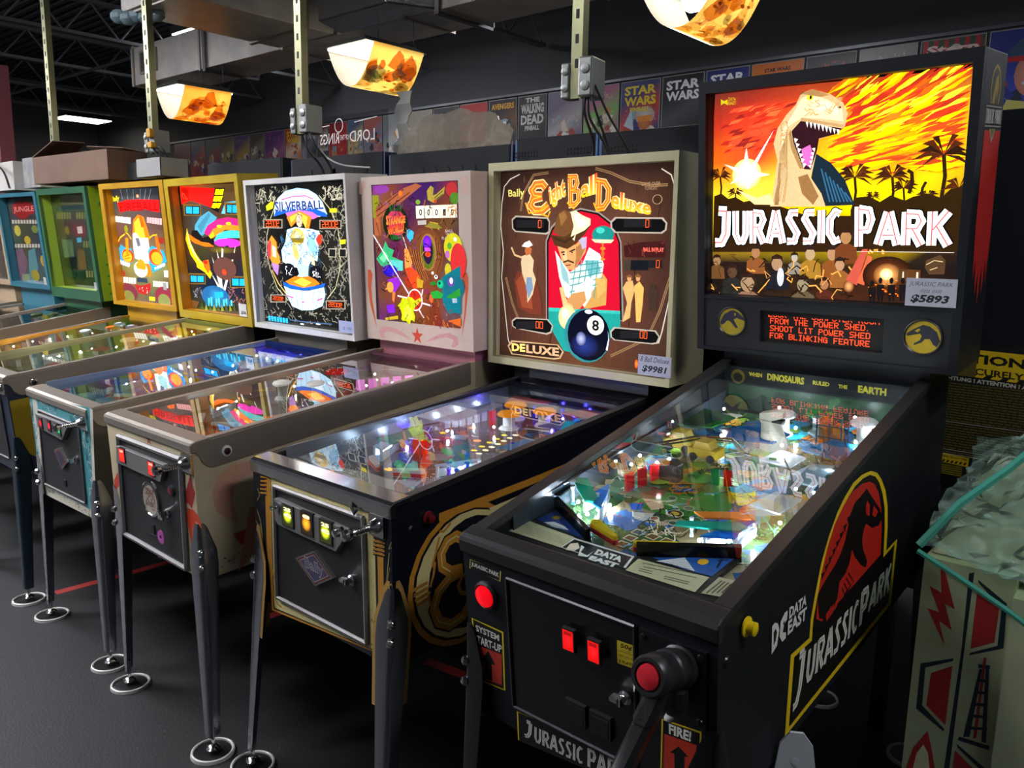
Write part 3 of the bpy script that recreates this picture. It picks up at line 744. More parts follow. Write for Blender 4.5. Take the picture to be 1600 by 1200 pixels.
ART['C_GLASS']=[
('p','4a2038',[-242,727,-228,736,225,737,240,730,247,202,235,195,-216,190,-232,198]),
('g',[-237,733,236,734,243,199,-225,192],[['7a2a8a','7a3a2a','3a1a5a','3a1a5a','8a2830'],['8a5a3a','6a3020','4a2048','5a3a20','6a4a28'],['7a4a30','5a1a40','7a3a28','6a3a20','3a2a3a'],['5a3040','5a1a3c','8a4a28','7a4020','186070'],['6a4028','7a3a28','8a4428','7a3c24','106878'],['5a2060','3a2a20','6a3a18','7a2a20','6a2a18']]),
('p','a85c38',[-239,632,-159,671,-51,718,18,733,50,723,-18,690,-125,636,-199,608,-194,538,-236,538]),
('p','8a8a20',[-241,696,-203,695,-200,666,-224,643,-222,608,-241,608]),
('s','5a2818',4,[-225,631,-51,713]),
('s','5a2818',4,[-217,614,-17,701]),
('s','5a2818',4,[-223,591,-203,538]),
('e','ff8a30','c86020',-72,698,13,12),
('e','b03030','b03030',208,705,30,26),
('e','50802a','50802a',223,673,26,21),
('e','8a3a98','8a3a98',-183,717,45,16),
('p','a8983a',[78,704,99,722,115,713,110,686,130,691,174,717,169,690,129,670,113,659,81,671]),
('s','3a3018',3,[117,676,162,701]),
('s','3a3018',3,[121,670,165,690]),
('e','7aa030','7aa030',27,664,13,9),
('e','c03a28','c03a28',122,665,8,7),
('e','16220f','16220f',-106,587,74,71),
('f','tuft','3a7a30',[-102,644],[-138,645]),
('f','tuft','2f8a38',[-104,533],[-135,533]),
('p','c03a50',[-153,613,-130,633,-73,631,-52,612,-59,550,-86,539,-144,544]),
('t','4a1020','4a1020','STRANGE',[-162,616,-46,615,-47,587,-160,578],0.11),
('t','ff5a38','f0a030','STRANGE',[-162,616,-46,615,-47,587,-160,578],0.05),
('t','4a1020','4a1020','WORLD',[-156,572,-54,589,-59,555,-150,539],0.11),
('t','ff3a28','f09030','WORLD',[-156,572,-54,589,-59,555,-150,539],0.05),
('p','d8d4bc',[14,650,234,652,235,605,15,603]),
('p','fffbe0',[25,648,59,649,57,607,23,606]),
('t','3a3830','3a3830','0',[33,638,50,639,49,613,32,614],0.03),
('p','fffbe0',[69,647,102,648,100,606,67,606]),
('t','3a3830','3a3830','0',[77,637,93,638,92,613,76,613],0.03),
('p','fffbe0',[112,646,144,647,143,606,111,605]),
('t','3a3830','3a3830','0',[120,637,136,637,135,613,119,613],0.03),
('p','fffbe0',[154,646,186,646,184,606,153,605]),
('t','3a3830','3a3830','1',[162,636,178,637,177,612,161,612],0.03),
('p','fffbe0',[196,645,227,646,225,605,194,605]),
('t','3a3830','3a3830','0',[203,635,219,636,218,612,202,612],0.03),
('p','b8b0a8',[23,595,71,597,71,581,24,579]),
('p','c8a030',[86,592,134,586,141,559,109,578]),
('p','8a8030',[60,573,94,589,134,581,157,567,109,566]),
('t','c8c0c0','c8c0c0','BALL',[171,562,213,563,213,553,172,552],0.0),
('t','c8c0c0','c8c0c0','IN',[180,550,197,550,197,541,180,541],0.0),
('t','c8c0c0','c8c0c0','PLAY',[153,536,187,537,187,527,154,526],0.0),
('p','7a4424',[-36,493,9,539,51,559,109,559,140,534,161,463,152,414,110,384,52,371,1,380,-27,425]),
('s','b06a3a',3,[-23,494,-3,437,18,386]),
('s','4a2414',3,[-16,491,2,437,25,385]),
('s','b06a3a',3,[-8,488,7,437,32,384]),
('s','4a2414',3,[-1,485,12,438,39,382]),
('s','b06a3a',3,[7,483,17,438,45,381]),
('s','4a2414',3,[14,480,23,438,52,379]),
('s','b06a3a',3,[22,477,28,438,59,378]),
('s','4a2414',3,[29,475,33,438,65,376]),
('s','b06a3a',3,[37,472,38,438,72,375]),
('s','a8643a',3,[112,540,125,463,102,395]),
('s','4a2414',3,[119,531,130,463,105,395]),
('s','a8643a',3,[126,523,135,463,109,395]),
('s','4a2414',3,[133,515,140,463,112,396]),
('s','a8643a',3,[140,507,144,463,115,396]),
('s','4a2414',3,[147,499,149,463,119,396]),
('e','a0703a','a0703a',78,478,46,70),
('e','5a6a18','5a6a18',74,476,38,62),
('e','2a1838','2a1838',76,484,28,51),
('e','a030ff','5a10c8',74,514,23,26),
('p','d050d0',[57,495,94,495,91,481,60,481]),
('e','e84a20','e84a20',76,470,16,10),
('p','40b8e0',[-40,559,-20,566,2,551,-5,528,-22,515,-39,533]),
('p','38b070',[-228,446,-189,479,-168,518,-151,492,-118,483,-131,457,-69,441,-67,406,-121,399,-201,420]),
('p','60c8c0',[-145,445,-67,441,-71,403,-134,404]),
('p','7ae0a0',[-209,449,-171,474,-153,457,-182,432]),
('e','3018d0','2010a0',-146,401,44,24),
('p','9028c0',[-163,365,-95,382,-83,353,-121,316,-148,321]),
('e','f0a040','f0a040',-149,336,20,21),
('p','e07838',[-136,321,-118,316,-128,274,-140,286]),
('s','d89050',6,[-179,325,-132,351]),
('p','ff9a48',[-56,490,-35,488,-13,437,-13,414,-56,413]),
('p','ff4a1c',[-56,414,-11,419,27,387,12,340,-9,336,-42,384]),
('p','c8a020',[10,380,47,370,42,342,12,341]),
('s','e8e0e0',4,[-60,533,-43,490]),
('s','101010',3,[-50,522,-57,487]),
('s','f0e8ec',6,[-242,542,-41,317]),
('p','a83018',[-38,379,-16,342,-44,338,-64,378]),
('e','f4e8e8','f4e8e8',-3,293,43,43),
('e','c82a18','c82a18',-3,293,37,38),
('p','c8c020',[-30,263,-12,287,27,304,35,293,5,271,-22,248]),
('s','f4e8e8',6,[-106,304,-46,298]),
('s','f4e8e8',6,[39,283,91,276]),
('s','f4e8e8',6,[17,257,45,227]),
('s','f4e8e8',6,[36,313,43,336]),
('f','blob','c8d010',[-49,247],[-102,243],11),
('f','blob','e0e840',[-45,238],[-71,236],12),
('p','8020e8',[-174,262,-128,268,-125,236,-168,230]),
('p','c0a820',[-186,211,-107,225,-106,211,-185,201]),
('e','88304a','88304a',66,329,15,11),
('e','d86030','d86030',90,304,11,17),
('f','scrawl','2a1014',60,[[-225,195],[239,709]],85),
('f','scrawl','b87838',30,[[-225,195],[239,709]],86),
('f','scrawl','7a3a80',24,[[-195,372],[50,710]],87),
('e','c8c020','c8c020',213,497,47,54),
('e','d03030','d03030',239,449,40,65),
('e','58a030','58a030',196,503,12,12),
('e','b868b0','b868b0',184,472,12,15),
('e','e0d8c8','e0d8c8',226,527,9,8),
('e','c8b828','c8b828',185,415,17,25),
('p','10707c',[151,386,199,410,250,433,249,258,178,253,152,302]),
('e','186878','186878',213,355,55,44),
('e','20d890','10a070',142,361,18,16),
('e','083028','083028',138,364,6,6),
('e','6a40a0','6a40a0',199,371,16,17),
('e','e8e0e8','e8e0e8',201,376,9,12),
('e','e8e8e0','e8e8e0',120,387,10,8),
('e','101010','101010',120,389,4,4),
('e','e0e0e0','e0e0e0',102,401,7,6),
('p','28a038',[87,327,124,337,156,325,148,308,99,305]),
('p','2a9030',[172,314,244,351,249,324,211,308]),
('p','2a7a28',[84,364,118,371,121,357,92,353]),
('p','98b0c0',[204,311,229,313,230,296,206,294]),
('p','c86020',[177,225,248,241,246,208,209,216]),
('f','scrawl','7a1a14',14,[[27,190],[242,291]],4),
('f','scrawl','c87830',8,[[27,202],[241,246]],9)]
ART['C_HEADART']=[
('f','star','d04428',[2,152],[-33,149]),
('p','d86038',[-287,399,-270,403,-257,382,-268,333,-266,278,-242,160,-279,259,-288,332]),
('p','d86038',[260,406,279,410,288,391,285,348,269,248,247,163,266,281,270,347,255,379]),
('p','d09a96',[-231,152,-209,172,-152,176,-90,163,-33,133,-99,147,-163,157,-201,148,-188,124,-221,128]),
('p','d09a96',[40,130,117,166,182,180,226,167,229,139,205,125,189,129,206,154,166,162,108,148]),
('p','d8b4a0',[-314,750,-279,755,-275,737,-297,697,-320,704]),
('p','d8b4a0',[254,745,295,749,294,687,267,682])]
ART['C_FRONT']=[
('p','c03820',[-235,-189,-205,-213,-213,-236,-240,-236,-277,-266,-269,-221]),
('p','a83430',[254,-92,261,-128,273,-144,244,-197,228,-185,200,-189,221,-146]),
('p','c84020',[218,-201,253,-198,282,-212,292,-245,261,-231,238,-256,223,-318,214,-262,205,-236]),
('f','star','8a3020',[14,-35],[-7,-38]),
('f','star','a04038',[6,-401],[-13,-406])]
ART['C_SIDE']=[
('p','c89880',[170,-90,109,-90,67,-113,46,-160,54,-210,86,-248,124,-274,117,-233,105,-200,113,-163,141,-137,178,-126]),
('p','b04438',[102,-295,154,-293,172,-329,149,-347,119,-332]),
('p','b8806a',[159,-230,180,-231,169,-374,107,-414,136,-318]),
('f','scuffs','3a3026',14,[[53,-400],[138,-354]],2)]
ART['D_GLASS']=[
('g',[-380,760,305,753,322,123,-404,118],[['101010','181816','101012','181816','101010'],['20201c','14140f','101010','18160f','1c1c18'],['1c1c18','12100e','0c0c0c','1c1a16','22221c'],['20201c','14120e','101010','201e18','20201c'],['181814','181818','101010','141412','141414'],['101418','0c1014','0c0c0c','101010','0c0c0c']]),
('f','scrawl','8c8878',60,[[-429,371],[-274,753]],20),
('f','scrawl','8c8878',40,[[223,566],[344,733]],21),
('f','scrawl','8c8878',70,[[89,266],[270,555]],22),
('f','scrawl','8c8878',40,[[-394,239],[-139,505]],23),
('f','scrawl','8c8878',70,[[-389,146],[307,261]],24),
('f','scrawl','8c8878',50,[[225,214],[346,566]],25),
('f','scrawl','8c8878',12,[[-187,726],[-73,753]],26),
('f','scrawl','c8c0a8',26,[[-380,681],[-183,750]],31),
('f','scrawl','c8c0a8',26,[[166,682],[298,740]],32),
('s','c0b890',4,[-181,689,-249,610,-289,535,-305,452,-283,375,-236,293,-152,240]),
('s','c0b890',4,[139,705,212,646,257,572,270,486,253,393,216,315,150,264]),
('s','c8a058',7,[-271,376,-222,313,-158,265]),
('p','bcdcf0',[-218,619,-204,672,-173,701,-108,730,-21,740,61,732,120,709,161,676,190,624,129,614,81,637,-11,649,-121,637]),
('p','e8f6ff',[-182,680,-133,713,-33,731,60,722,118,694,144,659,55,675,-39,683,-115,679,-175,653]),
('p','1858c8',[-218,619,-198,644,-96,659,11,661,113,647,180,630,189,614,129,618,70,634,-12,644,-110,635]),
('p','d868b0',[-122,634,-12,645,81,636,129,616,87,605,-103,609]),
('t','f0f8ff','f0f8ff','SILVERBALL',[-202,685,165,684,168,646,-204,640],0.06),
('t','283878','283878','SILVERBALL',[-202,685,165,684,168,646,-204,640],0.03),
('s','c03890',5,[-147,692,-47,705,38,705,97,689]),
('p','f08020',[-115,616,-12,641,76,615,58,578,37,534,22,578,-17,608,-86,572]),
('p','ffc040',[-91,616,-13,635,47,615,26,566,4,602,-49,609,-84,588]),
('e','e8c8a0','e8c8a0',-19,602,23,31),
('f','scrawl','4a4030',12,[[-42,575],[7,629]],40),
('p','c0dce8',[-120,560,-53,572,20,566,72,563,122,555,143,519,115,496,97,424,57,435,20,391,-109,394,-173,417,-178,467,-139,505]),
('f','scrawl','3878a8',40,[[-175,404],[123,560]],41),
('f','scrawl','d8b850',20,[[-128,418],[81,549]],42),
('e','f0e8b0','e0b020',-40,530,52,36),
('p','806a10',[-92,524,10,524,2,503,-84,505]),
('p','d83820',[121,543,142,537,141,508,115,490,98,519]),
('p','f08828',[-282,503,-248,535,-212,504,-212,466,-190,416,-222,396,-266,414,-289,459]),
('p','c83848',[-292,478,-269,516,-255,504,-268,440,-288,420]),
('p','f8e8c8',[-249,491,-222,479,-222,434,-250,440]),
('p','a878b8',[-266,411,-204,400,-222,352,-254,376]),
('p','b8dcec',[-144,467,-98,481,-59,444,-75,407,-151,417]),
('p','d0b060',[-85,493,-62,506,-36,451,-51,420,-81,444]),
('p','88b8d8',[36,519,79,537,104,484,66,423,43,447]),
('p','e8d8a0',[51,471,74,447,79,405,54,411]),
('f','scrawl','305878',46,[[-170,401],[122,557]],43),
('e','0e0e14','0e0e14',-128,377,56,34),
('e','0e0e14','0e0e14',83,372,50,33),
('f','scrawl','f0f0f0',8,[[-153,358],[-98,397]],44),
('f','scrawl','f0f0f0',8,[[58,353],[114,397]],45),
('p','a8d4e8',[-64,407,32,404,22,361,55,332,-107,328,-47,365]),
('p','f07818',[-163,326,-81,354,-27,353,27,358,77,345,106,328,9,302,-88,304]),
('p','ffc840',[-96,328,-28,350,45,331,-11,309]),
('p','1858c8',[-180,325,-142,317,-23,304,95,321,148,333,136,316,8,293,-122,296,-175,306]),
('p','b8e0f0',[-177,306,-122,294,8,291,135,314,142,281,116,231,40,208,-46,201,-121,216,-155,259]),
('s','486888',2,[-133,295,-110,201]),
('s','486888',2,[-83,296,-74,205]),
('s','486888',2,[-34,296,-39,210]),
('s','486888',2,[14,297,-4,214]),
('s','486888',2,[61,297,31,218]),
('s','486888',2,[108,298,65,222]),
('s','c03890',6,[-155,262,-105,255]),
('s','c03890',6,[-41,240,45,242]),
('s','c03890',6,[77,253,120,265]),
('p','e8f4ff',[-13,292,51,295,31,214,-24,207]),
('p','f0e820',[-273,667,-226,687,-207,681,-219,656,-269,645]),
('p','e8d820',[212,648,260,648,263,631,212,632]),
('p','e8d820',[268,518,312,521,307,503,274,500]),
('p','8a8070',[-305,609,-145,607,-151,566,-312,567]),
('p','1a0c08',[-296,604,-155,602,-159,571,-301,572]),
('f','seg','56006',[-288,601,-174,575],'ff5a20'),
('p','8a8070',[136,602,291,600,288,563,131,563]),
('p','1a0c08',[143,598,283,596,280,568,140,568]),
('f','seg','56006',[151,594,267,571],'ff5a20'),
('p','8a8070',[-294,261,-157,267,-162,230,-300,222]),
('p','1a0c08',[-285,257,-167,262,-171,235,-289,228]),
('f','seg','56006',[-276,253,-187,237],'ff5a20'),
('p','8a8070',[145,258,286,266,283,227,140,218]),
('p','1a0c08',[152,254,278,260,275,231,149,223]),
('f','seg','56006',[160,251,262,234],'ff5a20'),
('p','b0a890',[189,482,244,483,240,445,185,445]),
('p','181818',[195,479,238,479,234,448,191,449]),
('p','b0a890',[262,483,316,484,312,447,258,447]),
('p','181818',[268,480,310,480,307,450,265,450]),
('p','20a8f0',[-327,157,-309,158,-310,134,-328,136]),
('p','20a8f0',[-302,157,-284,158,-285,134,-302,136]),
('p','20a8f0',[-277,157,-259,158,-260,134,-278,136]),
('p','20a8f0',[-252,157,-234,158,-235,134,-253,135]),
('p','20a8f0',[-228,156,-210,158,-211,134,-228,135]),
('p','20a8f0',[-203,156,-186,157,-187,134,-204,135]),
('p','20a8f0',[-179,156,-162,157,-163,134,-180,135]),
('s','40587a',5,[-141,151,-9,151,179,156]),
('e','e0f0ff','e0f0ff',-48,139,15,4),
('e','e0f0ff','e0f0ff',76,148,18,3)]
ART['E_GLASS']=[
('g',[-308,744,242,737,259,97,-369,89],[['c83818','a05018','6a4a20','5a4020'],['2a1c14','3a3a38','402c1c','48381c'],['302414','3a4040','50301c','382418'],['382414','3a3414','3a2a20','302018'],['14141c','181a22','1c1c24','22202a'],['1c2010','101c30','142038','201820'],['303814','202c18','28281c','281818']]),
('p','ff1810',[-300,739,58,720,-3,628,-203,668,-224,665,-307,649]),
('p','c80c08',[-292,732,-216,726,-222,669,-304,661]),
('f','scrawl','ff5040',6,[[-294,672],[-218,718]],92),
('s','a80808',3,[-189,722,-189,668]),
('s','a80808',3,[-161,721,-166,663]),
('s','a80808',3,[-134,720,-144,659]),
('s','a80808',3,[-107,720,-122,655]),
('s','a80808',3,[-80,719,-100,650]),
('s','a80808',3,[-54,718,-78,646]),
('s','a80808',3,[-27,717,-56,642]),
('s','a80808',3,[-1,716,-35,638]),
('s','a80808',3,[25,715,-13,634]),
('p','101010',[52,722,150,719,65,602,-6,620]),
('p','f8f000',[61,717,99,715,82,687,44,689]),
('p','f8f000',[104,715,141,714,120,686,85,688]),
('p','f8f000',[40,683,78,682,58,655,21,658]),
('p','f8f000',[83,682,121,681,96,654,63,658]),
('p','f8f000',[19,649,58,648,34,623,-1,628]),
('p','f8f000',[63,648,101,647,72,623,40,627]),
('p','48a0c8',[87,597,137,651,236,655,234,589]),
('p','68c0e8',[93,597,138,645,137,596]),
('p','6a5020',[-292,651,-104,644,-115,588,-297,591]),
('p','181820',[-275,641,-114,637,-125,594,-284,596]),
('p','20a0e8',[-264,637,-199,635,-207,600,-271,603]),
('p','20a0e8',[-190,634,-126,633,-134,599,-199,600]),
('p','6a5020',[128,651,263,646,253,588,125,591]),
('p','181820',[144,642,255,639,245,595,136,596]),
('p','20a0e8',[153,638,195,636,187,600,147,602]),
('p','20a0e8',[202,636,244,635,236,599,195,600]),
('p','6a5020',[-332,289,-138,294,-149,237,-336,230]),
('p','181820',[-314,281,-148,286,-158,244,-322,236]),
('p','20a0e8',[-303,277,-236,278,-244,245,-309,244]),
('p','20a0e8',[-227,278,-161,280,-169,248,-235,246]),
('p','6a5020',[98,290,280,295,271,238,95,231]),
('p','181820',[114,282,271,288,262,244,107,236]),
('p','20a0e8',[124,278,189,280,182,245,119,243]),
('p','20a0e8',[197,280,260,282,253,248,189,245]),
('p','4890a8',[-190,542,-127,583,-33,611,44,578,-31,535,-124,487,-201,509]),
('p','3a7890',[-167,535,-35,604,-18,592,-134,503]),
('p','14100e',[-228,516,-172,516,-126,477,-42,490,2,452,-55,436,-188,450,-252,476]),
('p','ff6a10',[-268,496,-210,476,-145,457,-65,452,-16,434,-110,433,-216,450,-268,469]),
('p','e02070',[-106,503,-56,541,42,569,146,579,236,571,241,534,109,528,-32,478]),
('p','ff8020',[-63,487,-8,522,74,540,163,545,241,537,243,516,107,519,-19,478]),
('e','ffd820','ffd820',58,536,25,7),
('e','ffd820','ffd820',149,549,25,7),
('p','ffc818',[-57,485,-11,509,-3,487,-39,474]),
('p','40c0c0',[-11,465,25,494,93,511,170,517,245,513,242,479,124,479,14,446]),
('e','f030b8','f030b8',118,454,129,22),
('p','181830',[92,440,131,443,126,434,96,432]),
('e','6a6010','3a2a20',59,418,142,19),
('p','f8c010',[-279,526,-274,476,-239,417,-182,365,-96,321,-68,296,-95,268,-142,300,-220,324,-222,344,-274,389,-308,469]),
('p','fff080',[-278,516,-259,449,-206,377,-148,332,-215,370,-277,436]),
('p','e06010',[-148,359,-92,367,-82,321,-109,294,-148,332]),
('e','d02010','d02010',-123,352,24,9),
('p','f0e8d0',[-51,384,10,260,-8,239]),
('p','f0e8d0',[5,421,33,331,14,324]),
('p','f0e8d0',[59,428,73,422,14,247,-6,246]),
('p','f0e8d0',[144,373,157,373,45,213,27,221]),
('p','f0e8d0',[-75,295,24,208,-3,204]),
('p','f0e8d0',[193,442,176,405,171,411]),
('e','5a3830','5a3830',64,326,114,58),
('e','ff4a28','c03018',57,308,23,15),
('p','b8c0b8',[-11,272,26,273,24,205,-3,204]),
('e','205888','205888',-62,177,143,57),
('e','3080b0','205888',-54,184,82,40),
('p','189ae0',[-64,200,24,208,20,179,-64,171]),
('p','186080',[-169,161,-148,162,-155,121,-174,122]),
('p','40b0d8',[-141,167,-120,168,-128,123,-147,124]),
('p','40b0d8',[-114,172,-93,174,-102,125,-121,126]),
('p','186080',[-90,162,-70,163,-75,127,-94,127]),
('p','40b0d8',[-63,167,-43,168,-49,128,-68,129]),
('p','40b0d8',[-36,173,-16,174,-24,130,-42,131]),
('p','186080',[-14,162,6,163,2,131,-16,132]),
('p','40b0d8',[13,168,33,169,27,133,9,134]),
('p','40b0d8',[39,173,59,174,52,135,34,136]),
('p','186080',[61,163,81,164,77,136,59,137]),
('p','40b0d8',[87,168,106,169,102,138,84,139]),
('p','3a4810',[-209,142,-192,95,-243,88]),
('p','7a8018',[-169,131,-149,98,-197,91]),
('p','3a4810',[-124,147,-107,101,-151,95]),
('p','7a8018',[-85,136,-66,104,-107,98]),
('p','3a4810',[-41,152,-25,107,-63,101]),
('p','7a8018',[-4,141,15,109,-19,104]),
('p','3a4810',[39,157,55,112,24,107]),
('p','7a8018',[76,146,94,115,66,109]),
('p','3a4810',[117,161,133,117,108,112]),
('f','scrawl','a86858',16,[[78,159],[244,232]],50),
('f','scrawl','808088',10,[[-289,165],[-190,217]],51),
('p','604020',[-336,148,-237,140,-275,103,-347,106])]
ART['F_GLASS']=[
('g',[-375,826,207,821,222,163,-421,178],[['202830','303840','303840','282c34'],['383838','4a4640','48403c','3a3034'],['604038','5a4038','60443c','50382c'],['6a3828','6a5038','705a40','6a5a38'],['5a5030','7a7a40','808048','6a6a40'],['5a3020','6a5838','6a6840','503024'],['4a2818','5a4830','3a3838','3a201c']]),
('s','a8b8c8',2,[-224,825,-211,767]),
('s','a8b8c8',2,[-147,823,-146,765]),
('s','a8b8c8',2,[-71,820,-81,764]),
('s','a8b8c8',2,[17,818,-6,762]),
('s','a8b8c8',2,[75,816,44,761]),
('s','a8b8c8',2,[132,815,93,760]),
('e','ffe0b0','c06030',-28,781,17,11),
('t','f0e010','f0e010','Bally',[-338,786,-245,791,-256,752,-341,746],0.02),
('p','f01414',[-279,748,-163,763,3,762,209,755,198,688,145,692,20,711,-100,709,-260,692]),
('t','a00606','a00606','FIREBALL',[-264,748,204,748,192,698,-250,699],0.03),
('p','f0ece0',[-322,672,-294,671,-302,639,-329,639]),
('s','5a4a40',1,[-311,663,-316,646]),
('p','f0ece0',[-290,670,-263,670,-271,637,-298,637]),
('s','5a4a40',1,[-280,661,-284,645]),
('p','f0ece0',[-259,668,-232,668,-239,634,-266,634]),
('s','5a4a40',1,[-248,659,-253,643]),
('p','f0ece0',[-228,666,-201,666,-209,632,-235,632]),
('s','5a4a40',1,[-217,658,-222,642]),
('p','f0ece0',[-197,665,-170,665,-178,630,-205,630]),
('s','5a4a40',1,[-187,656,-191,640]),
('p','f0ece0',[-166,663,-140,663,-148,627,-174,627]),
('s','5a4a40',1,[-156,654,-160,638]),
('p','e8a0a0',[52,663,76,663,70,632,45,632]),
('s','5a4a40',1,[61,654,57,639]),
('p','e8a0a0',[80,661,105,661,98,630,74,630]),
('s','5a4a40',1,[90,653,86,637]),
('p','e8a0a0',[109,660,133,659,127,627,102,627]),
('s','5a4a40',1,[118,651,114,636]),
('p','e8a0a0',[137,658,161,658,155,625,130,625]),
('s','5a4a40',1,[146,650,143,634]),
('p','e8a0a0',[165,656,189,656,182,623,158,623]),
('s','5a4a40',1,[174,648,171,633]),
('p','e8a0a0',[193,655,216,655,210,621,186,621]),
('s','5a4a40',1,[202,647,198,631]),
('p','c8c8b8',[-350,315,-323,316,-330,282,-358,281]),
('s','5a4a40',1,[-340,306,-344,289]),
('p','c8c8b8',[-318,315,-290,316,-298,281,-326,280]),
('s','5a4a40',1,[-308,306,-312,289]),
('p','c8c8b8',[-286,315,-259,316,-266,280,-294,279]),
('s','5a4a40',1,[-276,306,-280,289]),
('p','c8c8b8',[-254,314,-227,315,-235,279,-262,278]),
('s','5a4a40',1,[-244,306,-248,289]),
('p','c8c8b8',[-223,314,-196,315,-204,278,-231,277]),
('s','5a4a40',1,[-212,305,-217,288]),
('p','c8c8b8',[-191,314,-165,315,-173,278,-199,276]),
('s','5a4a40',1,[-181,305,-185,288]),
('p','c8c8b8',[37,306,62,307,56,274,31,273]),
('s','5a4a40',1,[47,297,43,281]),
('p','c8c8b8',[67,305,91,306,85,273,60,272]),
('s','5a4a40',1,[76,297,72,281]),
('p','c8c8b8',[96,305,120,306,114,273,89,271]),
('s','5a4a40',1,[105,297,101,281]),
('p','c8c8b8',[124,305,149,306,142,272,118,271]),
('s','5a4a40',1,[134,297,130,281]),
('p','c8c8b8',[153,305,177,306,171,271,146,270]),
('s','5a4a40',1,[162,296,159,280]),
('p','c8c8b8',[181,304,205,305,199,270,174,269]),
('s','5a4a40',1,[191,296,187,280]),
('p','f07010',[-109,648,-48,678,16,665,39,612,60,548,9,490,42,447,21,331,-16,329,-89,400,-135,576]),
('p','ffb030',[-102,634,-45,662,-7,633,8,548,-36,547,-108,561]),
('p','ff5010',[-37,662,-11,676,10,612,-22,605]),
('p','e8f0e0',[-137,568,-104,579,-52,547,38,548,41,491,32,404,-28,402,-98,422,-143,429,-147,502]),
('p','a8d8d0',[-104,488,-14,519,-2,446,-66,430,-108,444]),
('p','606068',[-112,547,-67,547,-55,504,-95,496]),
('p','3090c0',[-352,462,-295,508,-237,486,-174,487,-166,428,-225,382,-311,387,-358,424]),
('e','e83010','e83010',-230,442,69,41),
('e','f8a020','f8a020',-234,438,57,33),
('p','e88010',[-229,546,-197,546,-214,442,-247,449]),
('s','f8b020',8,[-332,519,-291,549,-231,568]),
('s','f8b020',8,[-220,579,-191,568,-160,539]),
('e','808018','808018',-207,597,22,23),
('s','d02010',3,[-266,437,-199,450]),
('s','d02010',3,[-270,422,-201,433]),
('p','2890c8',[20,476,71,505,193,479,223,423,142,378,49,354,17,403]),
('e','e84010','e84010',102,442,78,47),
('e','f89a20','f89a20',112,436,61,36),
('p','e86010',[118,549,144,570,161,521,162,464,129,478]),
('s','f0a020',8,[55,548,99,563,143,566]),
('e','f0f0e8','f0f0e8',-90,367,79,46),
('p','e88818',[-145,391,-81,430,-39,416,-19,381,-56,350,-116,355]),
('p','ffffff',[-135,369,-52,365,-30,336,-123,325]),
('t','ffffff','ffffff','1000',[-328,417,-210,399,-222,374,-336,388],0.05),
('t','ffffff','ffffff','1000',[74,383,198,414,196,394,76,370],0.05),
('e','8a2818','8a2818',-333,336,45,21),
('e','8a2818','8a2818',185,535,31,18),
('e','8a2818','8a2818',203,348,31,18),
('e','8a2818','8a2818',-359,507,26,20),
('p','a02020',[-189,281,-137,272,-75,275,5,293,3,256,-51,220,-148,227]),
('f','scrawl','e0d0c0',6,[[-144,231],[-40,262]],91),
('e','6a2838','6a2838',-283,224,117,53),
('e','6a7038','6a7038',-285,197,78,39),
('e','7a2838','7a2838',148,223,101,55),
('e','707840','707840',142,198,69,38),
('e','ffe060','c08020',-331,208,13,12),
('p','ffd020',[-27,212,38,212,36,190,-30,189]),
('p','2a3848',[-148,317,-27,318,-25,292,-147,291]),
('p','d0d0d0',[175,369,224,370,219,332,174,333])]
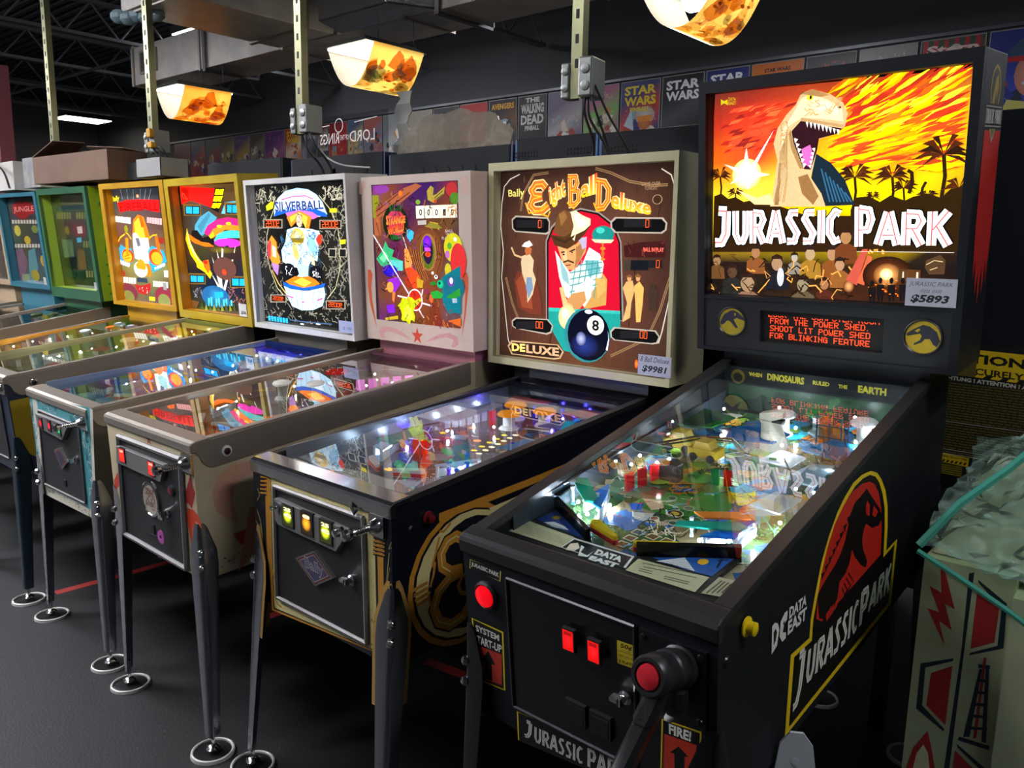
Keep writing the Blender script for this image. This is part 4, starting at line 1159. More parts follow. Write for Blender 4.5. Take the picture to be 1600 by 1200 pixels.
ART['G_GLASS']=[
('g',[-338,819,213,805,266,195,-427,197],[['5a5a30','4a4c2c','44482c'],['404a30','3c4830','384430'],['3c3424','4a2c2c','343c30'],['3a3c22','383c2c','304434'],['2a3420','202c20','2a3c28'],['3c3c18','203c20','284028'],['4c4414','3c4418','30401c']]),
('p','7c7850',[-192,806,186,797,188,744,-192,748]),
('p','203838',[-278,734,206,735,218,713,-282,710]),
('p','6a3030',[-53,611,122,615,118,543,-56,540]),
('p','b0a098',[-1,602,76,606,71,561,-1,558]),
('p','4890a8',[-33,531,40,535,35,504,-31,500]),
('p','6a6c3c',[-293,696,-262,696,-275,653,-305,653]),
('s','2a2c1c',2,[-277,689,-286,660]),
('p','6a6c3c',[-251,696,-221,696,-233,653,-263,653]),
('s','2a2c1c',2,[-235,688,-244,660]),
('p','6a6c3c',[-210,695,-180,695,-192,652,-222,652]),
('s','2a2c1c',2,[-194,688,-203,660]),
('p','6a6c3c',[-169,695,-140,695,-151,652,-180,652]),
('s','2a2c1c',2,[-154,687,-162,660]),
('p','6a6c3c',[-128,694,-99,694,-111,652,-140,652]),
('s','2a2c1c',2,[-113,687,-121,659]),
('p','6a6c3c',[-88,694,-60,694,-71,652,-100,652]),
('s','2a2c1c',2,[-73,686,-81,659]),
('p','6a6c3c',[21,693,49,692,38,651,10,651]),
('s','2a2c1c',2,[36,685,28,658]),
('p','6a6c3c',[60,692,87,692,77,651,49,651]),
('s','2a2c1c',2,[74,685,67,658]),
('p','6a6c3c',[98,692,125,692,115,650,88,651]),
('s','2a2c1c',2,[112,685,105,658]),
('p','6a6c3c',[136,691,163,691,153,650,126,650]),
('s','2a2c1c',2,[150,684,143,657]),
('p','6a6c3c',[174,691,201,691,191,650,163,650]),
('s','2a2c1c',2,[188,684,181,657]),
('p','6a6c3c',[211,691,238,690,228,650,201,650]),
('s','2a2c1c',2,[225,683,218,657]),
('p','6a6c3c',[64,510,91,511,81,468,53,468]),
('s','2a2c1c',2,[78,503,71,475]),
('p','6a6c3c',[102,511,130,511,119,469,92,468]),
('s','2a2c1c',2,[117,504,109,476]),
('p','6a6c3c',[140,511,168,511,158,469,130,469]),
('s','2a2c1c',2,[155,504,147,477]),
('p','6a6c3c',[178,511,205,512,195,470,168,470]),
('s','2a2c1c',2,[193,504,185,477]),
('p','6a6c3c',[216,512,243,512,233,471,206,470]),
('s','2a2c1c',2,[230,505,223,478]),
('p','6a6c3c',[40,320,68,321,57,277,29,276]),
('s','2a2c1c',2,[55,313,47,285]),
('p','6a6c3c',[79,321,107,322,96,279,68,278]),
('s','2a2c1c',2,[94,314,86,286]),
('p','6a6c3c',[118,322,145,323,135,280,107,279]),
('s','2a2c1c',2,[132,316,125,287]),
('p','6a6c3c',[156,324,184,325,173,282,146,281]),
('s','2a2c1c',2,[170,317,163,289]),
('p','6a6c3c',[194,325,221,326,211,283,184,282]),
('s','2a2c1c',2,[208,318,201,290]),
('e','6a6020','6a6020',-154,578,36,28),
('p','4a6040',[-267,521,-88,513,-116,315,-245,272,-264,406]),
('p','5a4a20',[-39,467,64,451,65,330,-71,316]),
('e','18301c','18301c',-192,293,78,39),
('e','1c3420','1c3420',-36,289,58,32),
('p','101810',[-280,396,-81,410,-112,324,-294,328])]
ART['H_GLASS']=[
('g',[-327,825,163,829,225,196,-407,222],[['4a4a34','4a5048','3c4848'],['3a3430','3a2c2c','38383c'],['4a5040','40442c','303c48'],['3c3c30','484030','304050'],['4a3c3c','40504c','3c4c50'],['504838','4c5848','4c4c38']]),
('p','8a2020',[-225,781,-94,810,82,801,166,765,157,715,68,711,-22,676,-123,682,-239,719]),
('t','b87870','b87870','JUNGLE',[-205,766,155,770,142,720,-214,717],0.02),
('p','a8a090',[-274,673,-234,672,-240,645,-281,645]),
('p','a8a090',[-220,672,-180,672,-187,645,-227,645]),
('p','a8a090',[-167,672,-128,672,-134,645,-174,645]),
('p','a8a090',[-115,672,-76,671,-82,645,-121,645]),
('p','a8a090',[-63,671,-25,671,-31,645,-69,645]),
('p','a8a090',[-12,671,26,671,20,644,-18,645]),
('p','a8a090',[39,671,77,671,71,644,33,644]),
('p','a8a090',[89,671,126,670,120,644,83,644]),
('p','a8a090',[139,670,176,670,170,644,133,644]),
('p','a8a090',[-299,496,-258,496,-265,469,-306,468]),
('p','a8a090',[-245,497,-204,497,-211,469,-251,469]),
('p','a8a090',[-191,497,-151,498,-158,470,-198,470]),
('p','a8a090',[-138,498,-99,498,-105,471,-144,471]),
('p','a8a090',[-86,499,-47,499,-53,472,-92,471]),
('p','a8a090',[-34,499,5,500,-1,473,-40,472]),
('p','a8a090',[18,500,56,500,50,474,11,473]),
('p','a8a090',[68,501,106,501,100,474,62,474]),
('p','a8a090',[119,501,156,502,150,475,113,475]),
('e','a89838','a89838',-202,594,59,40),
('e','a89030','a89030',-48,527,57,29),
('e','6a7038','6a7038',112,605,55,28),
('p','6a4c58',[-294,445,-164,468,-104,364,-244,220,-355,216]),
('p','50787a',[-68,449,56,472,60,327,-40,207,-137,225]),
('e','8a8030','8a8030',-14,272,72,42),
('e','a08030','a08030',161,381,40,41),
('p','788060',[-248,274,-114,279,-141,214,-274,213])]
ART['W']=[
]
ART['WRAP']=[
('p','a82a24',[-356,848,-348,846,-321,767,-340,773,-322,720,-347,732,-331,681,-372,753,-349,751,-373,803,-349,795]),
('p','182830',[-303,851,-294,856,-296,414,-306,409,-300,686]),
('p','182830',[-373,626,-313,660,-313,654,-363,620,-361,533,-314,497,-315,491,-372,521]),
('p','a02828',[-351,612,-313,643,-313,507,-353,536]),
('p','182830',[-286,843,-231,808,-227,713,-285,677,-284,683,-238,715,-239,795,-284,836]),
('p','a02828',[-285,823,-243,798,-244,720,-284,692]),
('p','182830',[-267,664,-246,669,-246,661,-266,656]),
('p','182830',[-264,655,-259,656,-266,501,-278,495]),
('p','182830',[-253,659,-247,661,-236,500,-244,499]),
('p','982828',[-259,681,-254,683,-254,503,-260,500]),
('p','182830',[-285,493,-229,496,-229,486,-287,484]),
('p','182830',[-266,633,-248,637,-247,630,-266,626]),
('p','182830',[-267,605,-245,611,-245,605,-267,598]),
('p','182830',[-267,578,-243,586,-242,579,-268,571]),
('p','182830',[-268,551,-240,560,-239,554,-269,544]),
('p','182830',[-269,523,-237,534,-237,528,-270,516]),
('p','a82a24',[-345,480,-336,452,-323,401,-378,375,-369,429]),
('p','c8d0a0',[-350,445,-339,429,-333,396,-365,381,-361,419]),
('p','182830',[-288,475,-232,444,-243,439,-285,467]),
('p','a02828',[-289,459,-253,434,-290,417])]
ART['B_FRONT']=[
('p','b8822c',[-229,-21,259,-35,254,-386,-229,-425,-227,-352,-237,-249]),
('p','14161e',[-201,-22,236,-34,236,-383,-218,-418]),
('p','d0c486',[-199,-25,228,-38,228,-382,-213,-413]),
('p','b8822c',[-250,-31,-219,-26,-219,-32,-250,-36]),
('p','14161e',[-250,-36,-219,-32,-219,-36,-251,-40]),
('p','b8822c',[224,-80,265,-77,265,-81,224,-85]),
('p','14161e',[224,-85,265,-81,265,-84,223,-89]),
('p','b8822c',[-251,-42,-220,-38,-220,-43,-251,-47]),
('p','14161e',[-251,-47,-220,-43,-220,-47,-252,-51]),
('p','b8822c',[223,-90,265,-87,265,-91,223,-95]),
('p','14161e',[223,-95,265,-91,265,-94,223,-98]),
('p','b8822c',[-252,-54,-221,-49,-221,-54,-252,-59]),
('p','14161e',[-252,-59,-221,-55,-221,-58,-253,-63]),
('p','b8822c',[223,-100,265,-96,265,-101,223,-105]),
('p','14161e',[223,-105,265,-101,265,-104,223,-108]),
('p','b8822c',[-253,-65,-221,-60,-222,-66,-253,-70]),
('p','14161e',[-253,-70,-222,-66,-222,-70,-254,-74]),
('p','b8822c',[223,-110,265,-106,264,-111,223,-115]),
('p','14161e',[223,-115,264,-111,264,-114,222,-118]),
('p','b8822c',[-254,-77,-222,-72,-223,-77,-254,-82]),
('p','14161e',[-254,-82,-223,-78,-223,-81,-255,-86]),
('p','b8822c',[222,-120,264,-116,264,-121,222,-125]),
('p','14161e',[222,-125,264,-121,264,-124,222,-128]),
('p','b8822c',[-255,-88,-223,-83,-224,-88,-255,-93]),
('p','14161e',[-255,-93,-224,-89,-224,-93,-256,-98]),
('p','b8822c',[222,-130,264,-126,264,-130,222,-135]),
('p','14161e',[222,-135,264,-130,264,-134,222,-138]),
('s','b0a060',3,[-267,-81,-258,-98,-271,-116]),
('s','b0a060',3,[-275,-143,-258,-176,-253,-222,-263,-182]),
('s','b0a060',3,[-285,-177,-264,-193,-261,-213]),
('s','b0a060',3,[281,-118,275,-150,267,-202,282,-153]),
('s','b0a060',3,[289,-89,279,-109,290,-102]),
('s','b0a060',3,[270,-206,286,-192,289,-197]),
('s','b8822c',7,[-210,-300,-201,-334,-210,-379]),
('s','b8822c',5,[-207,-378,-195,-396,-174,-399]),
('s','b8822c',7,[209,-305,227,-316,217,-352]),
('s','b8822c',5,[195,-372,222,-369,228,-379])]
ART['B_SIDE']=[
('e','b8822c','b8822c',245,-245,200,185),
('e','14161e','14161e',247,-245,186,171),
('e','d0c486','d0c486',250,-245,180,165),
('e','14161e','14161e',262,-245,150,148),
('p','b8822c',[150,-60,480,-50,700,-40,1060,-22,1060,-40,700,-60,480,-70,150,-80]),
('p','d0c486',[330,-92,480,-86,700,-80,900,-72,900,-84,700,-120,480,-200,400,-260]),
('s','14161e',40,[238,-172,232,-148,208,-134,178,-140,156,-166,160,-200,188,-222,228,-228]),
('s','14161e',40,[232,-232,186,-238,146,-262,130,-300,146,-340,186,-364,232,-356,262,-326]),
('s','14161e',22,[262,-250,230,-246,214,-268,226,-292,250,-300]),
('s','b8822c',30,[238,-172,232,-148,208,-134,178,-140,156,-166,160,-200,188,-222,228,-228]),
('s','b8822c',30,[232,-232,186,-238,146,-262,130,-300,146,-340,186,-364,232,-356,262,-326]),
('s','b8822c',12,[262,-250,230,-246,214,-268,226,-292,250,-300]),
('s','d0c486',4,[232,-148,208,-134,178,-140,156,-166,160,-200,188,-222]),
('s','d0c486',4,[186,-238,146,-262,130,-300,146,-340,186,-364,232,-356]),
('p','b8822c',[60,-225,110,-220,110,-229,60,-234]),
('p','b8822c',[64,-239,110,-234,110,-243,64,-248]),
('p','b8822c',[68,-253,110,-248,110,-257,68,-262]),
('p','b8822c',[72,-267,110,-262,110,-271,72,-276]),
('s','b8822c',7,[125,-190,140,-150,150,-120]),
('s','b8822c',7,[118,-240,130,-210,135,-180]),
('s','b8822c',7,[120,-290,112,-260,118,-250]),
('s','b8822c',7,[150,-330,125,-300,118,-280]),
('s','b8822c',7,[150,-105,165,-110,190,-95])]
ART['D_FRONT']=[
('p','4a98a0',[-262,-20,323,11,237,-397,-279,-413,-279,-238]),
('p','c8c8b8',[-235,-16,-193,-17,-225,-381,-265,-377,-253,-106]),
('p','c8c8b8',[310,9,333,7,245,-371,223,-377]),
('p','c8c4b0',[-268,-373,230,-375,224,-403,-283,-420]),
('f','scrawl','d8d8cc',20,[[-274,-385],[-226,-40]],61),
('f','scrawl','202830',16,[[-274,-385],[-226,-40]],63),
('f','scrawl','d8d8cc',22,[[206,-385],[272,-40]],62),
('f','scrawl','202830',18,[[206,-385],[272,-40]],64),
('f','scrawl','201c18',30,[[-250,-400],[262,-378]],65),
('f','scrawl','e8e8d8',14,[[-200,-62],[200,-12]],66),
('f','scrawl','202020',14,[[-200,-62],[200,-12]],67)]
ART['A_APRON']=[
('p','22408c',[-253,199,-242,269,-101,178,-130,182]),
('e','c8a020','806010',-220,227,10,10),
('p','e8e8e0',[-230,194,-213,208,-182,204,-161,194,-197,188]),
('s','5878b0',1,[-227,193,-185,195]),
('s','5878b0',1,[-220,190,-177,195]),
('s','5878b0',1,[-212,186,-169,194]),
('s','5878b0',1,[-204,182,-161,193]),
('p','2858a8',[48,187,181,270,177,185,123,181]),
('e','e8b020','e8b020',138,224,10,12),
('p','e8e8e8',[62,179,101,220,142,185,93,184]),
('s','101820',4,[170,218,163,251]),
('s','101820',4,[159,241,175,255]),
('s','182848',1,[70,178,108,215]),
('s','182848',1,[76,177,114,208]),
('s','182848',1,[82,177,121,202]),
('s','182848',1,[87,176,127,195]),
('s','182848',1,[93,175,134,189]),
('p','c8c4a0',[-273,122,-268,182,-130,173,-128,123]),
('p','c8c4a0',[32,118,29,168,175,179,178,120]),
('s','6a6850',1,[-263,164,-157,160]),
('s','6a6850',1,[-254,156,-149,154]),
('s','6a6850',1,[-245,149,-142,149]),
('s','6a6850',1,[-237,141,-134,143]),
('s','6a6850',1,[-229,133,-126,138]),
('s','5a584c',3,[45,158,150,177]),
('s','5a584c',3,[54,147,157,165]),
('s','5a584c',3,[51,137,78,140]),
('s','5a584c',3,[54,130,81,133]),
('s','5a584c',3,[105,138,154,144]),
('s','5a584c',3,[108,131,155,137]),
('p','e0e0e0',[-128,123,-129,170,18,171,29,124]),
('p','100e10',[-125,125,-124,165,15,166,23,124]),
('t','f0f0f0','f0f0f0','DATA',[-59,157,3,157,8,137,-54,136],0.06),
('t','f0f0f0','f0f0f0','EAST',[-55,129,10,131,13,113,-52,113],0.06),
('p','f0e0c8',[-120,145,-109,157,-93,141,-95,124,-113,120]),
('p','f0f0f0',[-97,152,-87,149,-81,128,-62,124,-61,145,-58,119,-77,114]),
('p','b8b090',[189,122,190,188,231,196,236,133]),
('s','484030',3,[197,127,200,180]),
('s','484030',3,[205,132,206,180]),
('s','484030',3,[212,137,213,180]),
('s','484030',3,[219,142,219,180]),
('s','484030',3,[226,146,226,180])]
ART['A_FIELD']=[
('f','mottle',90,[-262,120,262,1075],['3a5a2c','4a6a34','7a6a4a','5a6070','2c5890','8a7858','3a6a50','a89878'],3),
('p','3a7a2c',[-131,387,-119,468,32,547,109,416,41,375,-10,380,-80,377]),
('p','6a4a2c',[-147,440,-100,512,-90,464,-108,421]),
('p','1858b0',[15,415,40,413,64,444,74,480,99,437,82,409,49,398]),
('p','1858b0',[-134,385,-107,406,-93,369,-114,361]),
('p','1858b0',[-59,322,-30,330,-27,305]),
('p','1858b0',[-11,333,4,342,12,320,-1,316]),
('p','c8a888',[-123,423,-82,437,-53,403,-74,381]),
('p','b8b0a8',[-104,353,-59,370,-39,325,-83,327]),
('f','scrawl','181410',30,[[-57,287],[60,452]],70),
('f','scrawl','d8c8b0',22,[[-39,271],[41,412]],71),
('e','e8e8d8','e8e8d8',-21,391,20,18),
('e','6a4a20','6a4a20',-21,391,18,17),
('e','e8e8d8','e8e8d8',-66,457,11,11),
('e','3a5a40','3a5a40',-66,457,10,10),
('e','e8e8d8','e8e8d8',-8,430,12,11),
('e','3a5a40','3a5a40',-8,430,11,10),
('e','e8e8d8','e8e8d8',32,387,13,12),
('e','3a5a40','3a5a40',32,387,12,11),
('e','e8e8d8','e8e8d8',87,395,11,10),
('e','3a5a40','3a5a40',87,395,9,9),
('e','e8e8d8','e8e8d8',-1,350,11,9),
('e','3a5a40','3a5a40',-1,350,10,8),
('e','e8e8d8','e8e8d8',-46,349,10,9),
('e','3a5a40','3a5a40',-46,349,9,8),
('e','181410','181410',-21,391,15,13),
('e','c8a840','c8a840',-21,391,11,9),
('e','7a2818','7a2818',-46,349,7,7),
('p','d8d0c0',[-54,267,-51,288,-26,286,-29,263]),
('p','3a4a58',[-52,268,-49,285,-29,284,-31,266]),
('p','d8d0c0',[-54,236,-51,257,-26,255,-29,233]),
('p','58402c',[-51,238,-49,254,-29,253,-31,235]),
('p','d8d0c0',[-53,206,-51,227,-27,225,-29,203]),
('p','6a5a28',[-51,208,-48,224,-29,223,-31,206]),
('p','d8d0c0',[-18,265,-15,287,9,284,6,261]),
('p','58402c',[-16,267,-13,284,7,283,4,264]),
('p','d8d0c0',[-18,235,-15,256,9,254,6,232]),
('p','6a5a28',[-16,237,-13,253,6,252,4,234]),
('p','d8d0c0',[-18,206,-15,226,8,224,5,202]),
('p','3a4a58',[-16,207,-13,223,6,223,3,205]),
('p','d8d0c0',[17,264,20,285,44,282,40,260]),
('p','6a5a28',[19,265,22,282,41,281,38,263]),
('p','d8d0c0',[16,234,20,255,43,252,40,231]),
('p','3a4a58',[19,236,22,252,40,251,37,233]),
('p','d8d0c0',[16,205,19,225,42,223,39,202]),
('p','58402c',[18,207,21,222,40,222,37,205]),
('p','d88020',[-127,565,-84,602,-63,556,-103,533]),
('f','scrawl','b87818',20,[[-99,480],[-30,576]],72),
('p','d8d020',[28,555,56,626,102,527,79,493]),
('p','c84820',[86,478,95,542,144,437,137,406]),
('p','1888c8',[-53,1007,3,1062,62,970,11,896]),
('p','20a0d8',[101,1063,149,1138,165,1026]),
('p','3a8030',[-18,927,47,916,58,854,3,846]),
('p','c8b048',[-147,697,-89,751,-36,676,-97,620]),
('p','a87820',[-150,590,-106,636,-46,554,-113,515]),
('p','c0a890',[-135,938,-85,990,-17,857,-49,795]),
('f','scrawl','e8e8e0',20,[[81,783],[112,974]],73),
('f','scrawl','181818',24,[[-96,487],[-19,685]],74)]
# ------------------------------------------------------------------ shared materials
CHROME = mat('chrome', 'd4d2d0', .13, 1, noise=.06, nscale=30)
STEEL = mat('brushed_stainless', 'a0978a', .36, .6, noise=.1, nscale=60, stretch=(1, .08, 1))
ALU = mat('matte_aluminium', '7c7a78', .5, .35, noise=.08)
DARKSTEEL = mat('dark_steel', '4c4e54', .48, .8, noise=.08, nscale=40)
LEGM = mat('leg_steel', 'b0b2b8', .2, 1, noise=.08, nscale=25)
BLACKPAINT = mat('black_painted_wood', '0d1116', .55, noise=.08, nscale=25, spec=.35)
SATINBLACK = mat('satin_black', '222223', .38, noise=.06, nscale=50)
LEGBLACK = mat('black_powder_coat', '121316', .3, noise=.06)
DOORM = mat('textured_grey_metal', '2c2c2e', .45, .3, bump=.25, nscale=900)
RUBBER = mat('black_rubber', '0c0c0d', .6, noise=.1)
WHITEP = mat('white_plastic', 'd8d8d4', .35, noise=.05)
PRINT = art_mat('printed_surface', 0, .4)
PRINTG = art_mat('glossy_print', 0, .15, coat=.5)
BACKLIT = art_mat('backlit_glass_print', 1.15, .12)
BACKLITA = art_mat('bright_backlit_glass_print', 1.5, .12)
BACKLITC = art_mat('dim_backlit_glass_print', .7, .12)
UNLIT = art_mat('unlit_glass_print', .0, .08, coat=.6)
FIELD = art_mat('playfield_print', 0, .18, coat=.4)
LEDS = art_mat('lit_display', 2.2, .3)
PANE = glass_mat('playfield_glass', 'f4f8f6', 0, 1.9)   # two faces of the pane
CLEAR = glass_mat('clear_plastic', 'e8f0f0', .05, 2.2)
PAPER = art_mat('printed_card', 0, .6)

class Mach:
    """one pinball machine; parts are built in the cabinet's own frame (x across, y towards the back, z up from the lock bar edge)"""
    def __init__(s, label, x, y, yaw, lean, zF, w, Wd, Yh, zb, zt, sl, L, dh=.24, Lc=1.32, hc=.405, rd=.05):
        s.w, s.W, s.Yh, s.zb, s.zt, s.sl, s.L, s.dh, s.Lc, s.hc, s.zF, s.lean, s.rd = w, Wd, Yh, zb, zt, sl, L, dh, Lc, hc, zF, lean, rd
        rot = Euler((lean, 0, yaw)); base = Vector((x, y, zF))-rot.to_matrix() @ Vector((0, 0, zF))
        s.e = thing('pinball_machine', label, 'pinball machine', base, rot, 'pinball machines in the row')
        s.x, s.y, s.yaw = x, y, yaw; s.fy = .006
    def o(s, name, mb, m=None, parent=None, **k):
        """link a part: shift the cabinet-frame coordinates so that the Empty sits on the floor"""
        mb.v = [(a, b, c+s.zF) for a, b, c in mb.v]
        return obj(name, mb, m, parent or s.e, **k)
    def world(s, p):
        q = Vector((p[0], p[1], p[2]+s.zF)); return Euler((s.lean, 0, s.yaw)).to_matrix() @ q + s.e.location
    def floor_pt(s, sx, py):
        c, n = math.cos(s.lean), math.sin(s.lean)
        return Vector((sx, py*c-s.zF*n, -py*n-s.zF*c))
    def pf(s, x, y, h=0): return (x, y, s.p0+s.p1*y+h)

    # ---- cabinet
    def cabinet(s, m, front=None, side=None, neck=None, inner=None):
        w, L, Lc, hc, sl = s.w/2, s.L, s.Lc, s.hc, s.sl; t = .018
        mb = MB().use(m); prof = [(0, -hc), (Lc, -hc), (Lc, L*sl), (L, L*sl), (0, -.002)]
        for sx in (-1, 1): mb.prism([(y, z) for y, z in prof], 'x', sx*(w-t), sx*w)
        mb.box((-w+t, 0, -hc), (w-t, t, -.01)); mb.box((-w+t, Lc-t, -hc), (w-t, Lc, L*sl)); mb.box((-w+t, t, -hc), (w-t, Lc-t, -hc+t))
        mb.use(neck or m); mb.box((-w, s.Yh+.04, L*sl-.1), (w, Lc, s.zb+.004))
        if front: Art(mb, PRINT, (0, 0, 0), (1, 0, 0), (0, 0, 1)).draw(front)
        if side: Art(mb, PRINT, (w, 0, 0), (0, 1, 0), (0, 0, 1)).draw(side)
        s.cab = s.o('cabinet', mb, m)
    def lockbar(s, m, depth, lip=.03, r=.012):
        w = s.w/2+.004; z = s.sl*depth
        sec = lambda x: [(x, -.006, -lip), (x, -.008, -.008), (x, -.004, -.001), (x, .006, .004), (x, depth*.6, .004+s.sl*depth*.6), (x, depth-.004, .004+z), (x, depth, z-.001), (x, depth, z-.012), (x, .012, -.012), (x, .012, -lip)]
        mb = MB(); mb.loft([sec(x) for x in (-w, -w+.01, w-.01, w)])
        s.lb = s.o('lockdown_bar', mb, m, bevel=.003)
    def rails(s, m, drop=.0, cap=.024, holes=True, y0=.0):
        for sx in (-1, 1):
            mb = MB(); w = s.w/2; L = s.L; sl = s.sl
            P = [(y0+.07, y0*sl), (L, L*sl)]
            mb.prism([(s.lbd, s.lbd*sl-.014), (L, L*sl-.014), (L, L*sl+.002), (s.lbd, s.lbd*sl+.002)], 'x', sx*(w-cap), sx*(w+.002))
            if drop:
                f = [(.004, -.004), (.004, -.03)]+[(.016+.045-.045*math.cos(t)*1.0, -.03-(drop-.03)*math.sin(t)) for t in [.2, .6, 1.0, 1.3, 1.57]]+[(L, L*sl-drop), (L, L*sl+.002)]
                mb.prism(f, 'x', sx*(w+.0005), sx*(w+.0032))
            s.o('side_rail', mb, m, bevel=.0012)
    def glass(s):
        w = s.w/2-.02; L = s.Yh+.03; sl = s.sl; d = s.lbd
        mb = MB().prism([(d, d*sl-.012), (L, L*sl-.012), (L, L*sl-.008), (d, d*sl-.008)], 'x', -w, w)
        s.o('playfield_glass', mb, PANE)
    def legs(s, m, zt, rear=True, guard=None, foot=CHROME):
        for sy in (0, 1) if rear else (0,):
            for sx in (-1, 1):
                w = s.w/2+.004; yc = (-.004 if sy == 0 else s.Lc+.004); dy = 1 if sy == 0 else -1; dx = -sx
                T = Vector((sx*w, yc, zt)); F = s.floor_pt(sx*(w+.012), (s.fy if sy == 0 else s.Lc+.03)); F = F+(T-F).normalized()*.055
                secs = []
                for t, f in ((0, .016), (.02, .026), (.13, .052), (.2, .055), (.6, .043), (1, .031)):
                    p = T.lerp(F, t); th = .004; r = .013 if f > .03 else .008
                    arc = [(r-r*math.cos(a), r-r*math.sin(a)) for a in [0, .39, .79, 1.18, 1.57]]
                    out = [(0, f)]+[(u, v) for u, v in arc]+[(f, 0)]; inn = [(f, th)]+[(u+th*(1-.3*k/2), v+th*.7) for k, (u, v) in enumerate(arc[::-1][1:4])]+[(th, f)]
                    secs.append([p+Vector((dx*u, dy*v, 0)) for u, v in out+inn])
                mb = MB().loft(secs); leg = s.o('leg', mb, m, smooth=True)
                for t in (.13, .2):
                    p = T.lerp(F, t)+Vector((dx*.004, dy*.004, 0)); n = Vector((sx, -dy, 0)).normalized()
                    s.o('leg_bolt', MB().lathe(p, [(.011, -.002), (.011, .006), (.007, .011), (.001, .013)], n, 8), CHROME, leg, smooth=True)
                c = T.lerp(F, .995)+Vector((dx*.014, dy*.014, 0)); g = s.floor_pt(c.x, 0); d = (F-T).normalized()
                dn = (s.floor_pt(0, 0)-Vector((0, 0, 0))).normalized(); k = 0.043
                mb = MB(); mb.cyl(c-dn*.03, c+dn*k, .0055, n=8); mb.lathe(c+dn*k, [(.02, .0), (.021, .003), (.014, .009), (.006, .014)], -dn, 14)
                s.o('leveler_foot', mb, foot, leg, smooth=True)
                if guard and sy == 0:
                    mb = MB(); b = .014
                    for ax in (0, 1):
                        pts = []
                        for t, f in ((-.025, .022), (.0, .032), (.12, .062), (.2, .066), (.46, .06)):
                            p = T.lerp(F, t); pts.append((p, f))
                        for (p, f), (p2, f2) in zip(pts[:-1], pts[1:]):
                            a = Vector((dx*f, dy*.001, 0)) if ax == 0 else Vector((dx*.001, dy*f, 0)); a2 = Vector((dx*f2, dy*.001, 0)) if ax == 0 else Vector((dx*.001, dy*f2, 0))
                            i = Vector((dx*.012, dy*.001, 0)) if ax == 0 else Vector((dx*.001, dy*.012, 0)); th = Vector((0, dy*.002, 0)) if ax == 0 else Vector((dx*.002, 0, 0))
                            q = [p+i, p+a, p2+a2, p2+i]
                            mb.geo([*q, *[v+th for v in q]], [(0, 1, 2, 3), (7, 6, 5, 4), (0, 4, 5, 1), (1, 5, 6, 2), (2, 6, 7, 3), (3, 7, 4, 0)])
                    s.o('leg_protector', mb, guard, leg)
    # ---- head
    def head(s, m, mf, win, rec, glassmat, art, min_=None, fd=.02, board=None, deco=None, panel=False):
        W, Y, zb, zt, dh = s.W/2, s.Yh, s.zb, s.zt, s.dh; x0, x1, z0, z1 = win; t = .018
        mb = MB().use(m)
        for sx in (-1, 1): mb.box((sx*W, Y+fd, zb), (sx*(W-t), Y+dh, zt))
        mb.box((-W+t, Y+fd, zt-t), (W-t, Y+dh, zt)); mb.box((-W+t, Y+fd, zb), (W-t, Y+dh, zb+t)); mb.box((-W+t, Y+dh-.012, zb+t), (W-t, Y+dh, zt-t))
        s.box = s.o('backbox', mb, m, bevel=.002)
        mb = MB().use(mf)
        bars = [((-W, zb), (x0, zt)), ((x1, zb), (W, zt)), ((x0, z1), (x1, zt)), ((x0, zb), (x1, z0))]
        if panel: bars[3] = ((x0, zb), (x1, zb+.012))
        for (a, b), (c, d) in bars: mb.box((a, Y, b), (c, Y+fd, d))
        if min_: mb.use(min_)
        i = .004
        if rec > fd:
            for (a, b), (c, d) in (((x0-.012, z0), (x0, z1)), ((x1, z0), (x1+.012, z1)), ((x0, z1), (x1, z1+.01)), ((x0, z0-.01), (x1, z0))): mb.box((a, Y+.001, b), (c, Y+rec, d))
        if deco: Art(mb, PRINT, (0, Y, 0), (1, 0, 0), (0, 0, 1)).draw(deco)
        s.frame = s.o('backbox_frame', mb, mf)
        mb = MB().use(BLACKPAINT); mb.box((x0-.01, Y+rec+.002, z0-.008), (x1+.01, Y+rec+.007, z1+.008))
        Art(mb, glassmat, (0, Y+rec+.002, 0), (1, 0, 0), (0, 0, 1)).draw(art)
        s.bg = s.o('backglass', mb)
    # ---- coin door
    def door(s, m, quad, frame=None, plate=None, pm=None, coins=(), lock=None, th=.012, fm=None, art=None):
        P = [Vector((x/1000, 0, z/1000)) for x, z in quad]; mb = MB()
        c = sum(P, Vector())/4
        mb.use(m).prism([(p.x, p.z) for p in P], 'y', -.004, .002)
        if frame:
            mb2 = MB()
            for a, b in zip(P, P[1:]+P[:1]): mb2.tube([a+Vector((0, -.005, 0)), b+Vector((0, -.005, 0))], frame, 6)
        if art: Art(mb.use(m), PRINT, (0, -.004, 0), (1, 0, 0), (0, 0, 1)).draw(art)
        d = s.o('coin_door', mb, m)
        if frame: s.o('door_frame', mb2, fm or ALU, d, smooth=True)
        if plate:
            pts = [(x/1000, z/1000) for x, z in plate]
            pl = s.o('coin_entry_plate', MB().prism(pts, 'y', -.018, -.003), pm or ALU, d, bevel=.002)
        for (x, z, w, h, col, txt) in coins:
            mb = MB().use(SATINBLACK); x, z = x/1000, z/1000; mb.box((x-w/2, -.021, z-h/2), (x+w/2, -.012, z+h/2))
            A = Art(mb, LEDS, (x, -.021, z), (1, 0, 0), (0, 0, 1)); W2, H2 = w*430, h*440
            A.poly([(-W2, -H2), (W2, -H2), (W2, H2), (-W2, H2)], col[0]); A.ell(col[1], col[0], 0, 0, W2*.9, H2*.75)
            if txt:
                for k, t_ in enumerate(txt): A.textbox(t_, -W2*.7, H2*(.5-k*.6), W2*.7, H2*(.85-k*.6), col[2], .03)
            s.o('coin_return_button', mb, None, d)
